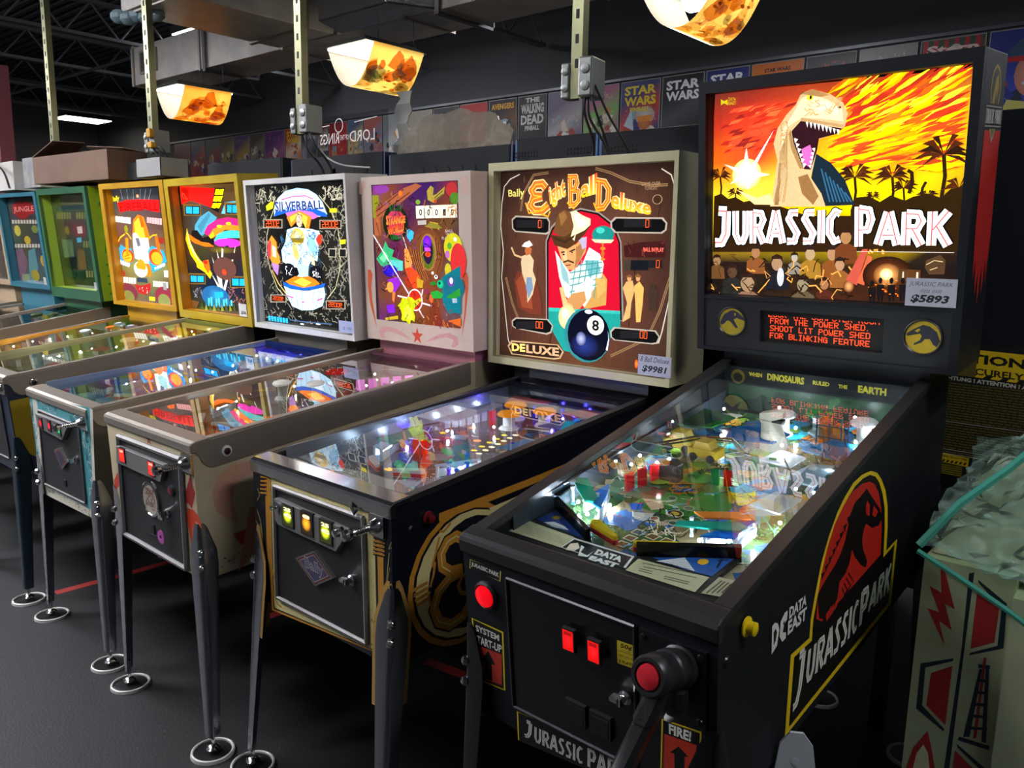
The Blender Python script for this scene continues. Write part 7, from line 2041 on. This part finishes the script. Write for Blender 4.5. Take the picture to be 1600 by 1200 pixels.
# ------------------------------------------------------------------ lamps
FILM = film_mat('printed_lamp_film', .75); LAMP = mat('fluorescent_diffuser', 'fff6e4', .4, 0, 9); LAMPB = mat('lamp_housing', '4a4a48', .5)
def hung_lamp(x, y, label, kind, text):
    t = thing('hanging_lamp', label, 'lamp', (x, y, 2.68), (0, 0, 0), 'film draped fluorescent lamps'); t.scale = (.68, .68, .8)
    obj('housing', MB().loft([[(-.31, -.37, .02), (.31, -.37, .02), (.31, .37, .02), (-.31, .37, .02)], [(-.2, -.3, .075), (.2, -.3, .075), (.2, .3, .075), (-.2, .3, .075)]]), LAMPB, t)
    obj('diffuser', MB().box((-.28, -.34, .005), (.28, .34, .02)), LAMP, t)
    for sx in (-.25, .25): obj('hanger', MB().cyl((sx, .24, .1), (sx, .24, .268), .003, n=6), DARKSTEEL, t)
    # drooping film: a shallow trough hung from both long edges
    mb = MB().use(FILM); R = random.Random(text); n = 26
    def S(u, v, o=0):   # u across -1..1, v along depth
        zz = -.3*(1-abs(u)**2.2); return (u*.315, v*.3+.015*u, .02+zz-o)
    def colr(u, v):
        if u < -.1: return lin('f4f0e4')
        base = {0: ('b48034', 'a87028'), 1: ('a88c4c', 'b08840'), 2: ('b08844', 'a87c38')}[kind]
        return lin(base[int(2*math.sin(u*3+v*2)+4) % 2])
    for i in range(n):
        for j in range(14):
            u0, u1, v0, v1 = -1+2*i/n, -1+2*(i+1)/n, -1+2*j/14, -1+2*(j+1)/14
            mb.face([S(u0, v0), S(u0, v1), S(u1, v1), S(u1, v0)], [colr(u0, v0), colr(u0, v1), colr(u1, v1), colr(u1, v0)])
    for k in range(46):
        big = k < 26; u, v = R.uniform(-.04, .85), R.uniform(-.9, .8); a1 = R.uniform(0, 6.28); r1 = R.uniform(.06, .2) if big else R.uniform(.02, .05)
        col = lin(R.choice({0: ['f8e0a8', 'e8b868', 'e0a858', 'f8d890', 'd89850'], 1: ['b0c0b8', 'e89868', 'c0c8b8', 'f8e8c0', 'd8b878', 'f0e0b0'], 2: ['e8c078', 'f8f0d8', 'b8c8b8', 'f8e0a8', 'd8a868']}[kind]) if big else 'a87838')
        q = [(u+r1*R.uniform(.6, 1.2)*math.cos(a1+i*6.283/7)*(1 if big else .5), v+r1*R.uniform(.6, 1.2)*math.sin(a1+i*6.283/7)*2.2) for i in range(7)]
        mb.face([S(max(-.08, min(.97, a)), max(-.98, min(.98, b)), .0005+k*2e-5) for a, b in q], col)
    vs, fs, _ = text_shape(text, .04)
    def TX(p):
        return S(.3+.2*(1-p[1]), -.85+1.7*p[0], .002)
    if text and vs:
        for f in fs: mb.face([TX(vs[i]) for i in f], lin('fff4dc'))
    sh = obj('printed_film', mb, None, t)
    return t
hung_lamp(-1.92, 3.5, 'hanging lamp with printed orange film above the tall black head, cut by the top edge', 2, 'JURASSIC PARK')
hung_lamp(-4.2, 3.5, 'hanging lamp with yellow printed film directly beneath the ducts, middle of the three', 1, '')
hung_lamp(-6.5, 3.5, 'hanging lamp with orange film lettered in white, smallest of the three draped ones', 0, 'JURASSIC PARK')
t = thing('hanging_lamp', 'bare flat fluorescent lamp hanging at the left without film', 'lamp', (-16.2, 6.5, 3.66))
obj('housing', MB().loft([[(-.32, -.42, 0), (.32, -.42, 0), (.32, .42, 0), (-.32, .42, 0)], [(-.24, -.34, .07), (.24, -.34, .07), (.24, .34, .07), (-.24, .34, .07)]]), LAMPB, t); obj('diffuser', MB().box((-.3, -.4, -.012), (.3, .4, -.001)), LAMP, t)
for sx in (-.2, .2): obj('hanger', MB().cyl((sx, 0, .07), (sx*.1, 0, .4), .003, n=6).cyl((sx*.1, 0, .4), (sx*.1, 0, 1.5), .003, n=6), DARKSTEEL, t)
# unseen lamps over the aisle and by the wall, added to light the hall
k = 0
for x, y, s_ in ((-7.6, -.1, 105), (-4.7, -.3, 98), (-2.6, -1, 30), (-10.5, .2, 100), (1.2, 1.4, 30), (1, 5.2, 28), (-3.2, 5.6, 28), (-7, 5.6, 18), (-9.5, 5.6, 22)):
    t = thing('added_ceiling_lamp', 'unseen flat fluorescent lamp added to light the hall', 'lamp', (x, y, 3.4 if x > -6 or y < 1 else 3.92), (0, 0, 0), 'added unseen ceiling lamps')
    obj('housing', MB().box((-.3, -.6, .0), (.3, .6, .08)), LAMPB, t, bevel=.004); obj('diffuser', MB().box((-.28, -.58, -.012), (.28, .58, -.001)), mat('added_lamp_diffuser_%d' % (s_*10), 'f4f4fc', .4, 0, s_), t); obj('upper_diffuser', MB().box((-.25, -.5, .08), (.25, .5, .09)), mat('added_uplight_%d' % (s_*10), 'f4f4fc', .4, 0, s_*.5), t) if y < 5 else None  # upper panel is an added uplight brightening ceiling and ducts
    for sx in (-.2, .2): obj('hanger', MB().cyl((sx, 0, .08), (sx, 0, .24), .003, n=6), DARKSTEEL, t)

# ------------------------------------------------------------------ posters on the back wall
PAPERP = art_mat('poster_print', 0, .45)
PX = [-14.72, -14.12, -13.61, -13.11, -12.66, -12.19, -11.76, -11.19, -10.75, -10.36, -10.08, -9.63, -9.27, -8.86, -8.4, -7.87, -7.39, -6.9, -6.43, -5.98, -5.48, -5.0, -4.5, -4.01, -3.54, -3.02, -2.56, -2.07, -1.57, -1.0]
PD = [('6a2030 8a4048', '', '', 'maroon poster at the left end of the poster row'), ('28306a c84030', '', '', 'blue and red poster with white flames'), ('40485a a03038', '', '', 'grey blue poster with dark red edge'), ('6a5438 a89060', '', '', 'brown patterned poster between grey blue and purple ones'), ('58407a c8a040', '~', 'c8c838', 'purple and gold poster with yellow green title'), ('584a40 908878', '', '', 'grey brown poster with pale figure left of the violet one'),
      ('6a3a80 b06890', '~', 'd8d840', 'violet poster with green title'), ('c05030 e8d0b0', 'STAR|WARS', 'e8c820', 'red poster with small yellow two line title beside the violet one'), ('181a1e 8a9098', 'STAR|WARS', 'e8e8e8', 'black poster with white two line title left of the third pole'), ('782830 d0c0b8', '', '', 'dark red and white poster behind the third pole'),
      ('a82028 c83828', '~', 'e8a020', 'bright red poster with orange band behind the clear sign'), ('506080 c8b070', '', '', 'blue and sand poster behind the clear sign'), ('b86050 7080a0', '', '', 'orange and blue poster behind the clear sign'), ('80868a a8a8a8', '', '', 'silver grey poster beside the white curtain'), ('989080 c0b8a8', '', '', 'pale satin poster beside the plastic dome'), ('181818 4a3820', '~', 'd8b830', 'black poster with yellow title above the plastic dome'),
      ('a81c20 c03030', '', '', 'plain red poster above the plastic dome'), ('201c1c 6a4820', 'AVENGERS', 'd8a020', 'dark poster with golden title'), ('141416 2a2a2c', 'THE|WALKING|DEAD|PINBALL', 'd0d0c8', 'black poster with white four line title'), ('6a5a7a b0a8a8', '', '', 'purple grey poster with glowing figure left of the last pole'), ('b05a80 80b860', '~', 'f0e0a0', 'pink comic poster behind the last pole'), ('2a3470 d04030', 'STAR|WARS|PINBALL', 'f0d020', 'blue and red poster with big yellow two line title and helmet'),
      ('1c1d20 4a4c50', 'STAR|WARS', 'f0f0f0', 'black poster with big white title next to the tall black head'), ('2a3478 38488a', 'STAR|WARS', 'f0f0f0', 'starry blue poster behind the tall black head'), ('d8742c c86420', 'STAR WARS|MANDALORIAN', '281810', 'orange poster with black title'), ('38383a 58504c', '~', 'c04030', 'dark grey poster with red title'), ('9a9a96 7a7a7c', '~', 'd8d8d8', 'silver poster with faint title'), ('2a5038 b03038', 'Stern', 'f0d0c8', 'green and red striped poster with round badge'),
      ('28358a 3850b8', '', '', 'blue poster with an old man in a cap at the right edge')]
for i, (cl, txt, tc, lb) in enumerate(PD):
    x0, x1 = PX[i]+.012, PX[i+1]-.012; w = (x1-x0)*1000; h = w*1.5; z1 = 3.22; R = random.Random(i); a_, b_ = cl.split()
    mb = MB().use(mat('poster_paper', 'b0b0ac', .6, noise=.1)); mb.box((-w/2000, -.0015, -h/1000), (w/2000, .0015, 0))
    A_ = Art(mb, PAPERP, (-w/2000, -.0015, -h/1000), (1, 0, 0), (0, 0, 1)); A_.up(8)
    A_.grid([6, h-6, w-6, h-6, w-6, 6, 6, 6], [[a_, a_], [a_, b_], [b_, a_], [b_, b_]])
    nb = 0 if i in (8, 18, 22) else (4 if i in (16, 24) else 16)
    for k in range(nb):
        r = R.uniform(.04, .13)*w; A_.blob(R.uniform(r*1.4, w-r*1.4), R.uniform(.1, .62)*h, r, R.choice([a_, b_, 'd8c8b0', 'a83828', '283040', 'c88838', '88a0b0', 'e8e0d0']), R, 10, .45)
    if nb > 4: A_.fn('scrawl', ['e0d8c8', 14, [[w*.1, h*.62], [w*.9, h*.1]], i]); A_.fn('scrawl', ['201c1c', 16, [[w*.1, h*.62], [w*.9, h*.1]], i+50])
    if i == 21:
        A_.poly([w*.1, h*.38, w*.3, h*.62, w*.36, h*.3], 'b8ccd8'); A_.ell('d8d0c8', 'a89c98', w*.64, h*.5, w*.25, h*.13); A_.ell('c87840', 'b06030', w*.63, h*.4, w*.16, h*.1); A_.poly([w*.42, h*.5, w*.84, h*.5, w*.8, h*.42, w*.46, h*.42], 'e08830'); A_.poly([w*.02, 8, w*.98, 8, w*.98, h*.3, w*.02, h*.25], 'e8762c')
    if i == 28:
        A_.ell('e0a890', 'c88070', w*.62, h*.58, w*.26, h*.22); A_.poly([w*.25, h*.8, w*.4, h*.9, w*.7, h*.9, w*.95, h*.78, w*.9, h*.72, w*.3, h*.74], '385878'); A_.poly([w*.2, h*.75, w*.95, h*.74, w*.95, h*.7, w*.25, h*.7], 'c02830'); A_.ell('e8e8f0', 'd8d8e0', w*.62, h*.5, w*.16, h*.03); A_.ell('402020', '402020', w*.52, h*.62, w*.03, h*.012); A_.ell('402020', '402020', w*.72, h*.62, w*.03, h*.012); A_.ell('d89080', 'c06858', w*.62, h*.55, w*.05, h*.04); A_.poly([w*.1, 8, w*.9, 8, w*.85, h*.36, w*.6, h*.32, w*.3, h*.36], 'c8c068')
    if i == 27:
        for k in range(6): A_.rect(w*(.04+.16*k), h*.5, w*(.12+.16*k), h-8, 'b02c38')
        A_.ell('d8d8d0', 'c0c0b8', w*.55, h*.86, w*.1, w*.1); A_.poly([w*.25, h*.72, w*.75, h*.74, w*.75, h*.83, w*.25, h*.81], 'e8d8d0')
    if txt == '~': A_.fn('scrawl', [tc, 12, [[w*.18, h*.9], [w*.82, h*.8]], i+90])
    elif txt:
        ls = txt.split('|'); n = len(ls); top = .93 if n < 4 else .96; hh = .13 if i in (21, 22, 8, 7, 23) else (.17 if n >= 4 else .1)
        for k, t_ in enumerate(ls):
            sm = t_ in ('THE', 'PINBALL', 'STAR WARS'); h2 = hh*.5 if sm else hh; y1 = h*(top); y0 = y1-h*h2; top -= h2+.02
            A_.textbox(t_, w*.1 if not sm else w*.25, y0, w*.9 if not sm else w*.75, y1, tc, .04)
    o = obj('poster', mb); o.location = ((x0+x1)/2, 7.49, z1); tag(o, lb, 'poster', 'posters on the back wall')
tag(obj('poster_rail', MB().box((-15, 7.47, 3.235), (-.8, 7.5, 3.262)), mat('rail_grey', '6a6c70', .4, .6)), 'long thin grey rail along the top of the wall posters', 'rail')

# ------------------------------------------------------------------ dark machines standing back to back with the row
DARKB = mat('dark_back_board', '14181c', .6, noise=.08, nscale=10, spec=.2); BLUEB = mat('blue_side_paint', '1c5890', .4); NAVB = mat('navy_side_paint', '1a2a50', .45)
def back_machine(x0, x1, zt, side, label, slots, y=2.62):
    t = thing('arcade_machine', label, 'arcade machine', ((x0+x1)/2, y, 0), (0, 0, 0), 'machines with their backs to the row'); w = (x1-x0)/2
    obj('backbox', MB().box((-w+.012, 0, 1.05), (w-.012, .24, zt)), DARKB, t, bevel=.004)
    for sx in (-1, 1): obj('side_panel', MB().box((sx*w, .004, 1.05), (sx*(w-.012), .24, zt-.003)), side, t)
    obj('cabinet', MB().box((-w+.06, .0, .5), (w-.06, 1.3, 1.05)), DARKB, t)
    for sx in (-1, 1):
        for yy in (.02, 1.26): obj('leg', MB().box((sx*(w-.1), yy, 0), (sx*(w-.06), yy+.04, .5)), LEGBLACK, t)
    hole = mat('vent_hole', '08080a', .8)
    if slots == 'ports':
        for k in range(7):
            x = -w*.62+k*w*.21; obj('cable_port', MB().lathe((x, -.0005, zt-.09), [(.021, 0), (.021, .002), (.001, .002)], (0, -1, 0), 14), hole, t)
    elif slots == 'bars':
        for x, ww in ((-w*.62, .05), (-w*.2, .09), (w*.18, .09), (w*.55, .05)): obj('vent_slot', MB().box((x-ww, -.003, zt-.1), (x+ww, 0, zt-.065)), hole, t)
    elif slots == 'vents':
        for cx in (-w*.68, w*.6):
            mb = MB()
            for k in range(8):
                for j in range(2): mb.box((cx+(k-4)*.016, -.002, zt-.06-j*.016), (cx+(k-4)*.016+.009, 0, zt-.052-j*.016))
            obj('vent_grid', mb, hole, t)
    return t
back_machine(-5.9, -5.15, 1.9, NAVB, 'dark machine back with cable ports behind the flame backglass', 'ports')
back_machine(-4.75, -3.95, 1.955, DARKB, 'dark machine back with cable ports behind the flying saucer backglass', 'ports')
back_machine(-3.87, -3.09, 1.935, NAVB, 'dark machine back with slots behind the striped orb backglass', 'bars')
back_machine(-3.06, -2.275, 1.915, NAVB, 'dark machine back with round cable ports behind the purple jungle backglass', 'ports')
back_machine(-2.262, -1.845, 1.93, BLUEB, 'dark machine back with blue side and small vents left of the pole cables', 'vents')
back_machine(-1.838, -1.12, 1.925, BLUEB, 'dark machine back with blue side right of the pole cables behind the tall black head', 'vents')
# black machine back with caution labels, right of the row
t = back_machine(-.72, .1, 1.875, mat('black_side', '0e1014', .5, spec=.3), 'tall black machine back covered in yellow warning labels at the right', 'none', 2.53)
mb = MB().use(mat('black_label', '0e0f10', .5)); mb.box((-.33, -.0035, .84), (.4, -.0005, 1.25)); a = Art(mb, PRINT, (.31, -.0035, 0), (1, 0, 0), (0, 0, 1))
a.poly([-640, 1238, -250, 1230, -250, 1150, -590, 1162], 'd8b818'); a.text('CAUTION', [-603, 1227, -352, 1219, -352, 1193, -601, 1199], '14120c', None, .04); a.text('HEAD IS SECURELY', [-628, 1189, -352, 1180, -352, 1161, -625, 1170], '14120c', None, .03)
for k in range(8): a.poly([-560+k*40, 1170-k*1.2, -542+k*40, 1170-k*1.2, -556+k*40, 1155-k*1.2, -574+k*40, 1155-k*1.2], '14120c')
a.text('ACHTUNG ! ATTENTION ! ATTENZIONE', [-560, 1156, -250, 1147, -250, 1135, -560, 1144], 'c8c4b0', None, .04)
R = random.Random(3); z = 1136
while z > 940:
    x = -542
    while x < -260:
        L = R.uniform(6, 26); a.poly([x, z, x+L, z-.4, x+L, z-4, x, z-3.6], '5e5620'); x += L+2.5
    z -= 7.4
    if R.random() < .13: a.rect(-542, z-1, -260, z+.6, 'b0aea0'); z -= 5
a.poly([-545, 934, -456, 930, -457, 904, -546, 908], 'd0b018'); a.text('WARNING ! DO NOT OPEN', [-540, 930, -460, 927, -460, 920, -540, 923], '14120c', None, .03)
for k in range(8): a.poly([-543+k*11, 916, -537+k*11, 916, -541+k*11, 908, -547+k*11, 908], '14120c')
for k in range(5): a.rect(-542, 898-k*6, -470, 901-k*6, '8a7e28')
a.rect(-455, 858, -422, 904, 'a8a8a4'); a.textbox('UL', -450, 864, -430, 876, '303030', .03); a.rect(-450, 888, -428, 891, '404040'); a.rect(-450, 882, -432, 884, '505050')
obj('warning_label', mb, None, t)
obj('label_cover', MB().box((-.27, -.007, 1.158), (-.158, -.0005, 1.242)), mat('dark_olive_cover', '5a5018', .5), t)

# ------------------------------------------------------------------ things on top of the heads
mb = MB(); BX = mat('brown_cardboard', '6e5240', .75, noise=.06, vary='624838', nscale=6)
t = thing('cardboard_box', 'open brown cardboard box on top of the green framed machine', 'cardboard box', (-6.0, 1.98+.27, 1.735), (0, 0, .05))
t.location = (-5.42, 2.19, 1.835)
def shell(w, d, h, th=.004): return MB().box((-w, -d, 0), (w, d, th)).box((-w, -d, 0), (w, -d+th, h)).box((-w, d-th, 0), (w, d, h)).box((-w, -d, 0), (-w+th, d, h)).box((w-th, -d, 0), (w, d, h))
obj('carton', shell(.5, .12, .17), BX, t)
for P in ([(-.42, -.17, .19), (.42, -.17, .19), (.38, -.3, .17), (-.38, -.3, .16)], [(-.5, .12, .17), (-.5, -.12, .17), (-.24, -.1, .26), (-.24, .1, .27)], [(.5, .12, .17), (-.1, .12, .17), (-.05, .02, .23), (.45, .0, .19)]):
    if P[2][1] == -.3: continue
    q = [Vector(p) for p in P]; n_ = (q[1]-q[0]).cross(q[2]-q[0]).normalized()*.004
    mb = MB(); mb.geo([*q, *[v+n_ for v in q]], [(3, 2, 1, 0), (4, 5, 6, 7), (0, 1, 5, 4), (1, 2, 6, 5), (2, 3, 7, 6), (3, 0, 4, 7)]); obj('flap', mb, BX, t)
tag(obj('steel_bracket', MB().box((-.11, 0, 0), (.11, .004, .1)).box((-.11, 0, 0), (.11, .09, .004)).use(RUBBER).lathe((-.05, 0, .06), [(.02, 0), (.02, .001), (.001, .001)], (0, -1, 0), 14), mat('bracket_zinc', '9a9a98', .4, .6)), 'small silver bracket with a hole beside the cardboard box', 'bracket').location = (-4.76, 2.19, 1.83)
tag(obj('plastic_bin', shell(.14, .08, .1), mat('pale_grey_bin', '8a8a88', .5)), 'pale grey plastic bin behind the flame backglass', 'bin').location = (-4.47, 2.2, 1.83)
tag(obj('paper_carton', MB().box((-.15, -.09, 0), (.15, .09, .2)), mat('grey_carton', '8c8880', .6, vary='6c6c70', nscale=9)), 'grey printed carton left of the cardboard box', 'carton').location = (-6.2, 2.22, 1.83)
tag(obj('white_carton', MB().box((-.3, -.09, 0), (.3, .09, .2)), mat('white_carton', 'b0aca4', .6, vary='a09c94', nscale=4)), 'white carton on the head at the far left edge', 'carton').location = (-6.9, 2.24, 1.83)
mb = MB().box((-.3, -.05, -.2), (.3, .05, .75)); tag(obj('maroon_panel', MB().box((-.6, -.06, 0), (.6, .06, 3.0)), mat('maroon_paint', '6a3038', .6, noise=.08)), 'maroon upright panel at the left edge of the photo', 'panel').location = (-8.98, 2.7, 0)
# clear moulded plastic dome and mirrored clear sign on the dark machines
mb = MB(); n = 24; PL = wrap_mat('clear_moulded_plastic', .4, .7, .12, 'd8d4cc', 'c0b8a8')
for k in range(n+1):
    pass
out = []; 
for k in range(n+1):
    t_ = math.pi*k/n; rr = 1+.05*math.cos(t_*11); out.append((-.36*math.cos(t_)*rr, .175*math.sin(t_)**.75*rr if 0 < k < n else 0))
secs = []
for d_, sc_ in ((0, .86), (.02, .97), (.045, 1.0), (.05, 1.02)): secs.append([(x*sc_, -d_+.05, max(0, z*sc_)) for x, z in out])
mb.loft([q for q in secs], cap=True)
dm = thing('plastic_dome', 'clear moulded plastic arch standing on the dark machine back', 'plastic moulding', (-2.71, 2.7, 1.918))
obj('moulding', mb, PL, dm, smooth=True)
mb = MB()
mb.tube([(-.05, .03, .12), (.05, .03, .12), (.05, .03, .04), (-.05, .03, .04), (-.05, .03, .12)], .006, 6); mb.tube([(-.16, .03, .035), (.12, .03, .035)], .006, 6); mb.tube([(-.2, .03, .02), (-.16, .03, .1), (-.13, .03, .12)], .006, 6); obj('embossed_line', mb, PL, dm, smooth=True)
sg = thing('clear_sign', 'clear plastic sign with mirrored white lettering on the dark machine back', 'sign', (-3.5, 2.72, 1.937))
mb = MB().use(glass_mat('clear_sheet', 'e4e4e4', .02, 2)).box((-.36, 0, 0), (.32, .004, .215)); obj('sheet', mb, None, sg)
mb = MB(); a = Art(mb, PAPERP, (0, 0, 0), (1, 0, 0), (0, 0, 1))
WC = 'd8d4cc'
for t_, x0, x1, z0, z1 in (('LORD', 20, 220, 75, 130), ('RINGS', -235, -70, 75, 130), ('OF THE', -60, 10, 90, 115)): a.text(t_, [x1, z1, x0, z1, x0, z0, x1, z0], WC, None, .0)
a.stroke([-330, 160, -150, 172], 4, WC); a.stroke([60, 172, 240, 185], 4, WC)
for k in range(20): a.stroke([-70+34*math.cos(k*.314), 165+34*math.sin(k*.314), -70+34*math.cos((k+1)*.314), 165+34*math.sin((k+1)*.314)], 5, WC)
obj('lettering', mb, None, sg)
tag(obj('white_curtain', MB().loft([[(-.05+.02*math.sin(k*1.3), .012*math.sin(k*2), .31-.031*k), (.05+.01*math.sin(k), .012*math.cos(k*2), .31-.031*k), (.05+.01*math.sin(k), .012*math.cos(k*2)+.004, .31-.031*k), (-.05+.02*math.sin(k*1.3), .012*math.sin(k*2)+.004, .31-.031*k)] for k in range(11)]), mat('grey_white_cloth', '8a8882', .8), smooth=True), 'greyish white cloth strip hanging beside the clear sign', 'cloth').location = (-3.1, 2.75, 1.92)

# ------------------------------------------------------------------ wrapped crate at the right, loose leg, floor tape
GP = mat('pale_green_panel', 'a4b490', .5, noise=.08, vary='a6a882', nscale=4, stretch=(1, 1, 6)); GP2 = mat('pale_green_panel_light', 'b0bc98', .5, vary='a8ae88', nscale=4)
t = thing('wrapped_cabinet', 'pale green cabinet with red lightning art wrapped in clear film at the right edge', 'wrapped cabinet', (-.12, 1.8, 0))
mb = MB().use(GP); mb.box((-.268, 0, 0), (-.1, .62, .865)); a = Art(mb, PRINT, (.12, 0, 0), (1, 0, 0), (0, 0, 1)); a.draw('WRAP'); obj('art_panel', mb, None, t)
obj('side_board', MB().box((-.1, -.02, 0), (.22, .62, .83)), GP2, t)
obj('top_board', MB().prism([(.03, .868), (.6, .868), (.6, .98), (.36, .945)], 'x', -.26, .2), mat('tan_board', 'a89a80', .6, noise=.1), t)
# clear stretch film sagging over the top, creased
mb = MB(); R = random.Random(11); nx, ny = 26, 22
def fz(i, j):
    u, v = i/nx, j/ny; x = -.275+.52*u
    z = .892+.26*v*(.55+.6*u)-.09*u*(1-v)**2; y = -.03+.5*v
    return (x+.006*R.uniform(-1, 1), y+.012*R.uniform(-1, 1), z+.012*math.sin(9*u+6*v)+.009*math.sin(23*u-11*v)+.008*R.uniform(-1, 1))
G2 = [[fz(i, j) for j in range(ny+1)] for i in range(nx+1)]
vs = [p for r in G2 for p in r]; mb.geo(vs, [(i*(ny+1)+j, (i+1)*(ny+1)+j, (i+1)*(ny+1)+j+1, i*(ny+1)+j+1) for i in range(nx) for j in range(ny)])
f = obj('stretch_film', mb, wrap_mat('stretch_film'), t); md = f.modifiers.new('film', 'SOLIDIFY'); md.thickness = .0006
TEAL = plastic('gathered_film_edge', '58b09c')
obj('film_edge', MB().tube([(-.275, -.035, .885), (-.2, -.04, .855), (-.1, -.045, .81), (.05, -.05, .73)], .006, 6), TEAL, t, smooth=True); obj('film_edge', MB().tube([(-.275, -.03, .895), (-.22, .02, .985), (-.15, .1, 1.06), (-.05, .2, 1.19)], .009, 6), TEAL, t, smooth=True)
mb = MB(); P = [(-.03, 0), (.03, 0), (.04, .5), (.03, .575), (.012, .6), (-.012, .6), (-.03, .575), (-.04, .5)]; mb.prism(P, 'y', -.003, .003); mb.use(RUBBER).lathe((0, -.003, .54), [(.008, 0), (.008, .001), (.001, .001)], (0, -1, 0), 12)
lw = obj('loose_leg', mb.use(RUBBER) and mb, None); lw.data.materials.clear(); lw.data.materials.append(mat('white_metal_plate', 'c4c8cc', .35)); tag(lw, 'white metal leg plate leaning beside the black machine at the bottom edge', 'leg plate'); lw.location = (-.472, 1.42, 0); lw.rotation_euler = (0, -.03, .5)
RED = mat('red_floor_tape', '8a2420', .6, noise=.1)
for p, q, lb in (((-3.567, 1.19), (-3.545, 1.68), 'red tape strip on the floor between the saucer and teal fronted machines'), ((-2.72, 1.62), (-2.70, 2.02), 'red tape strip on the floor behind the legs of the cream machine'), ((-1.99, 1.87), (-1.72, 1.905), 'dark red tape strip on the floor between the blue gold and black machines')):
    a = Vector((*p, 0)); b = Vector((*q, 0)); d_ = (b-a).normalized(); n_ = Vector((-d_.y, d_.x, 0))*.022
    mb = MB(); k4 = [a+n_, a-n_, b-n_, b+n_]; c_ = (a+b)/2; k4 = [v-c_ for v in k4]
    mb.geo([*k4, *[v+Vector((0, 0, .0012)) for v in k4]], [(3, 2, 1, 0), (4, 5, 6, 7), (0, 1, 5, 4), (1, 2, 6, 5), (2, 3, 7, 6), (3, 0, 4, 7)]); o = obj('floor_tape', mb, RED); o.location = c_; tag(o, lb, 'floor tape', 'red tape strips on the floor')
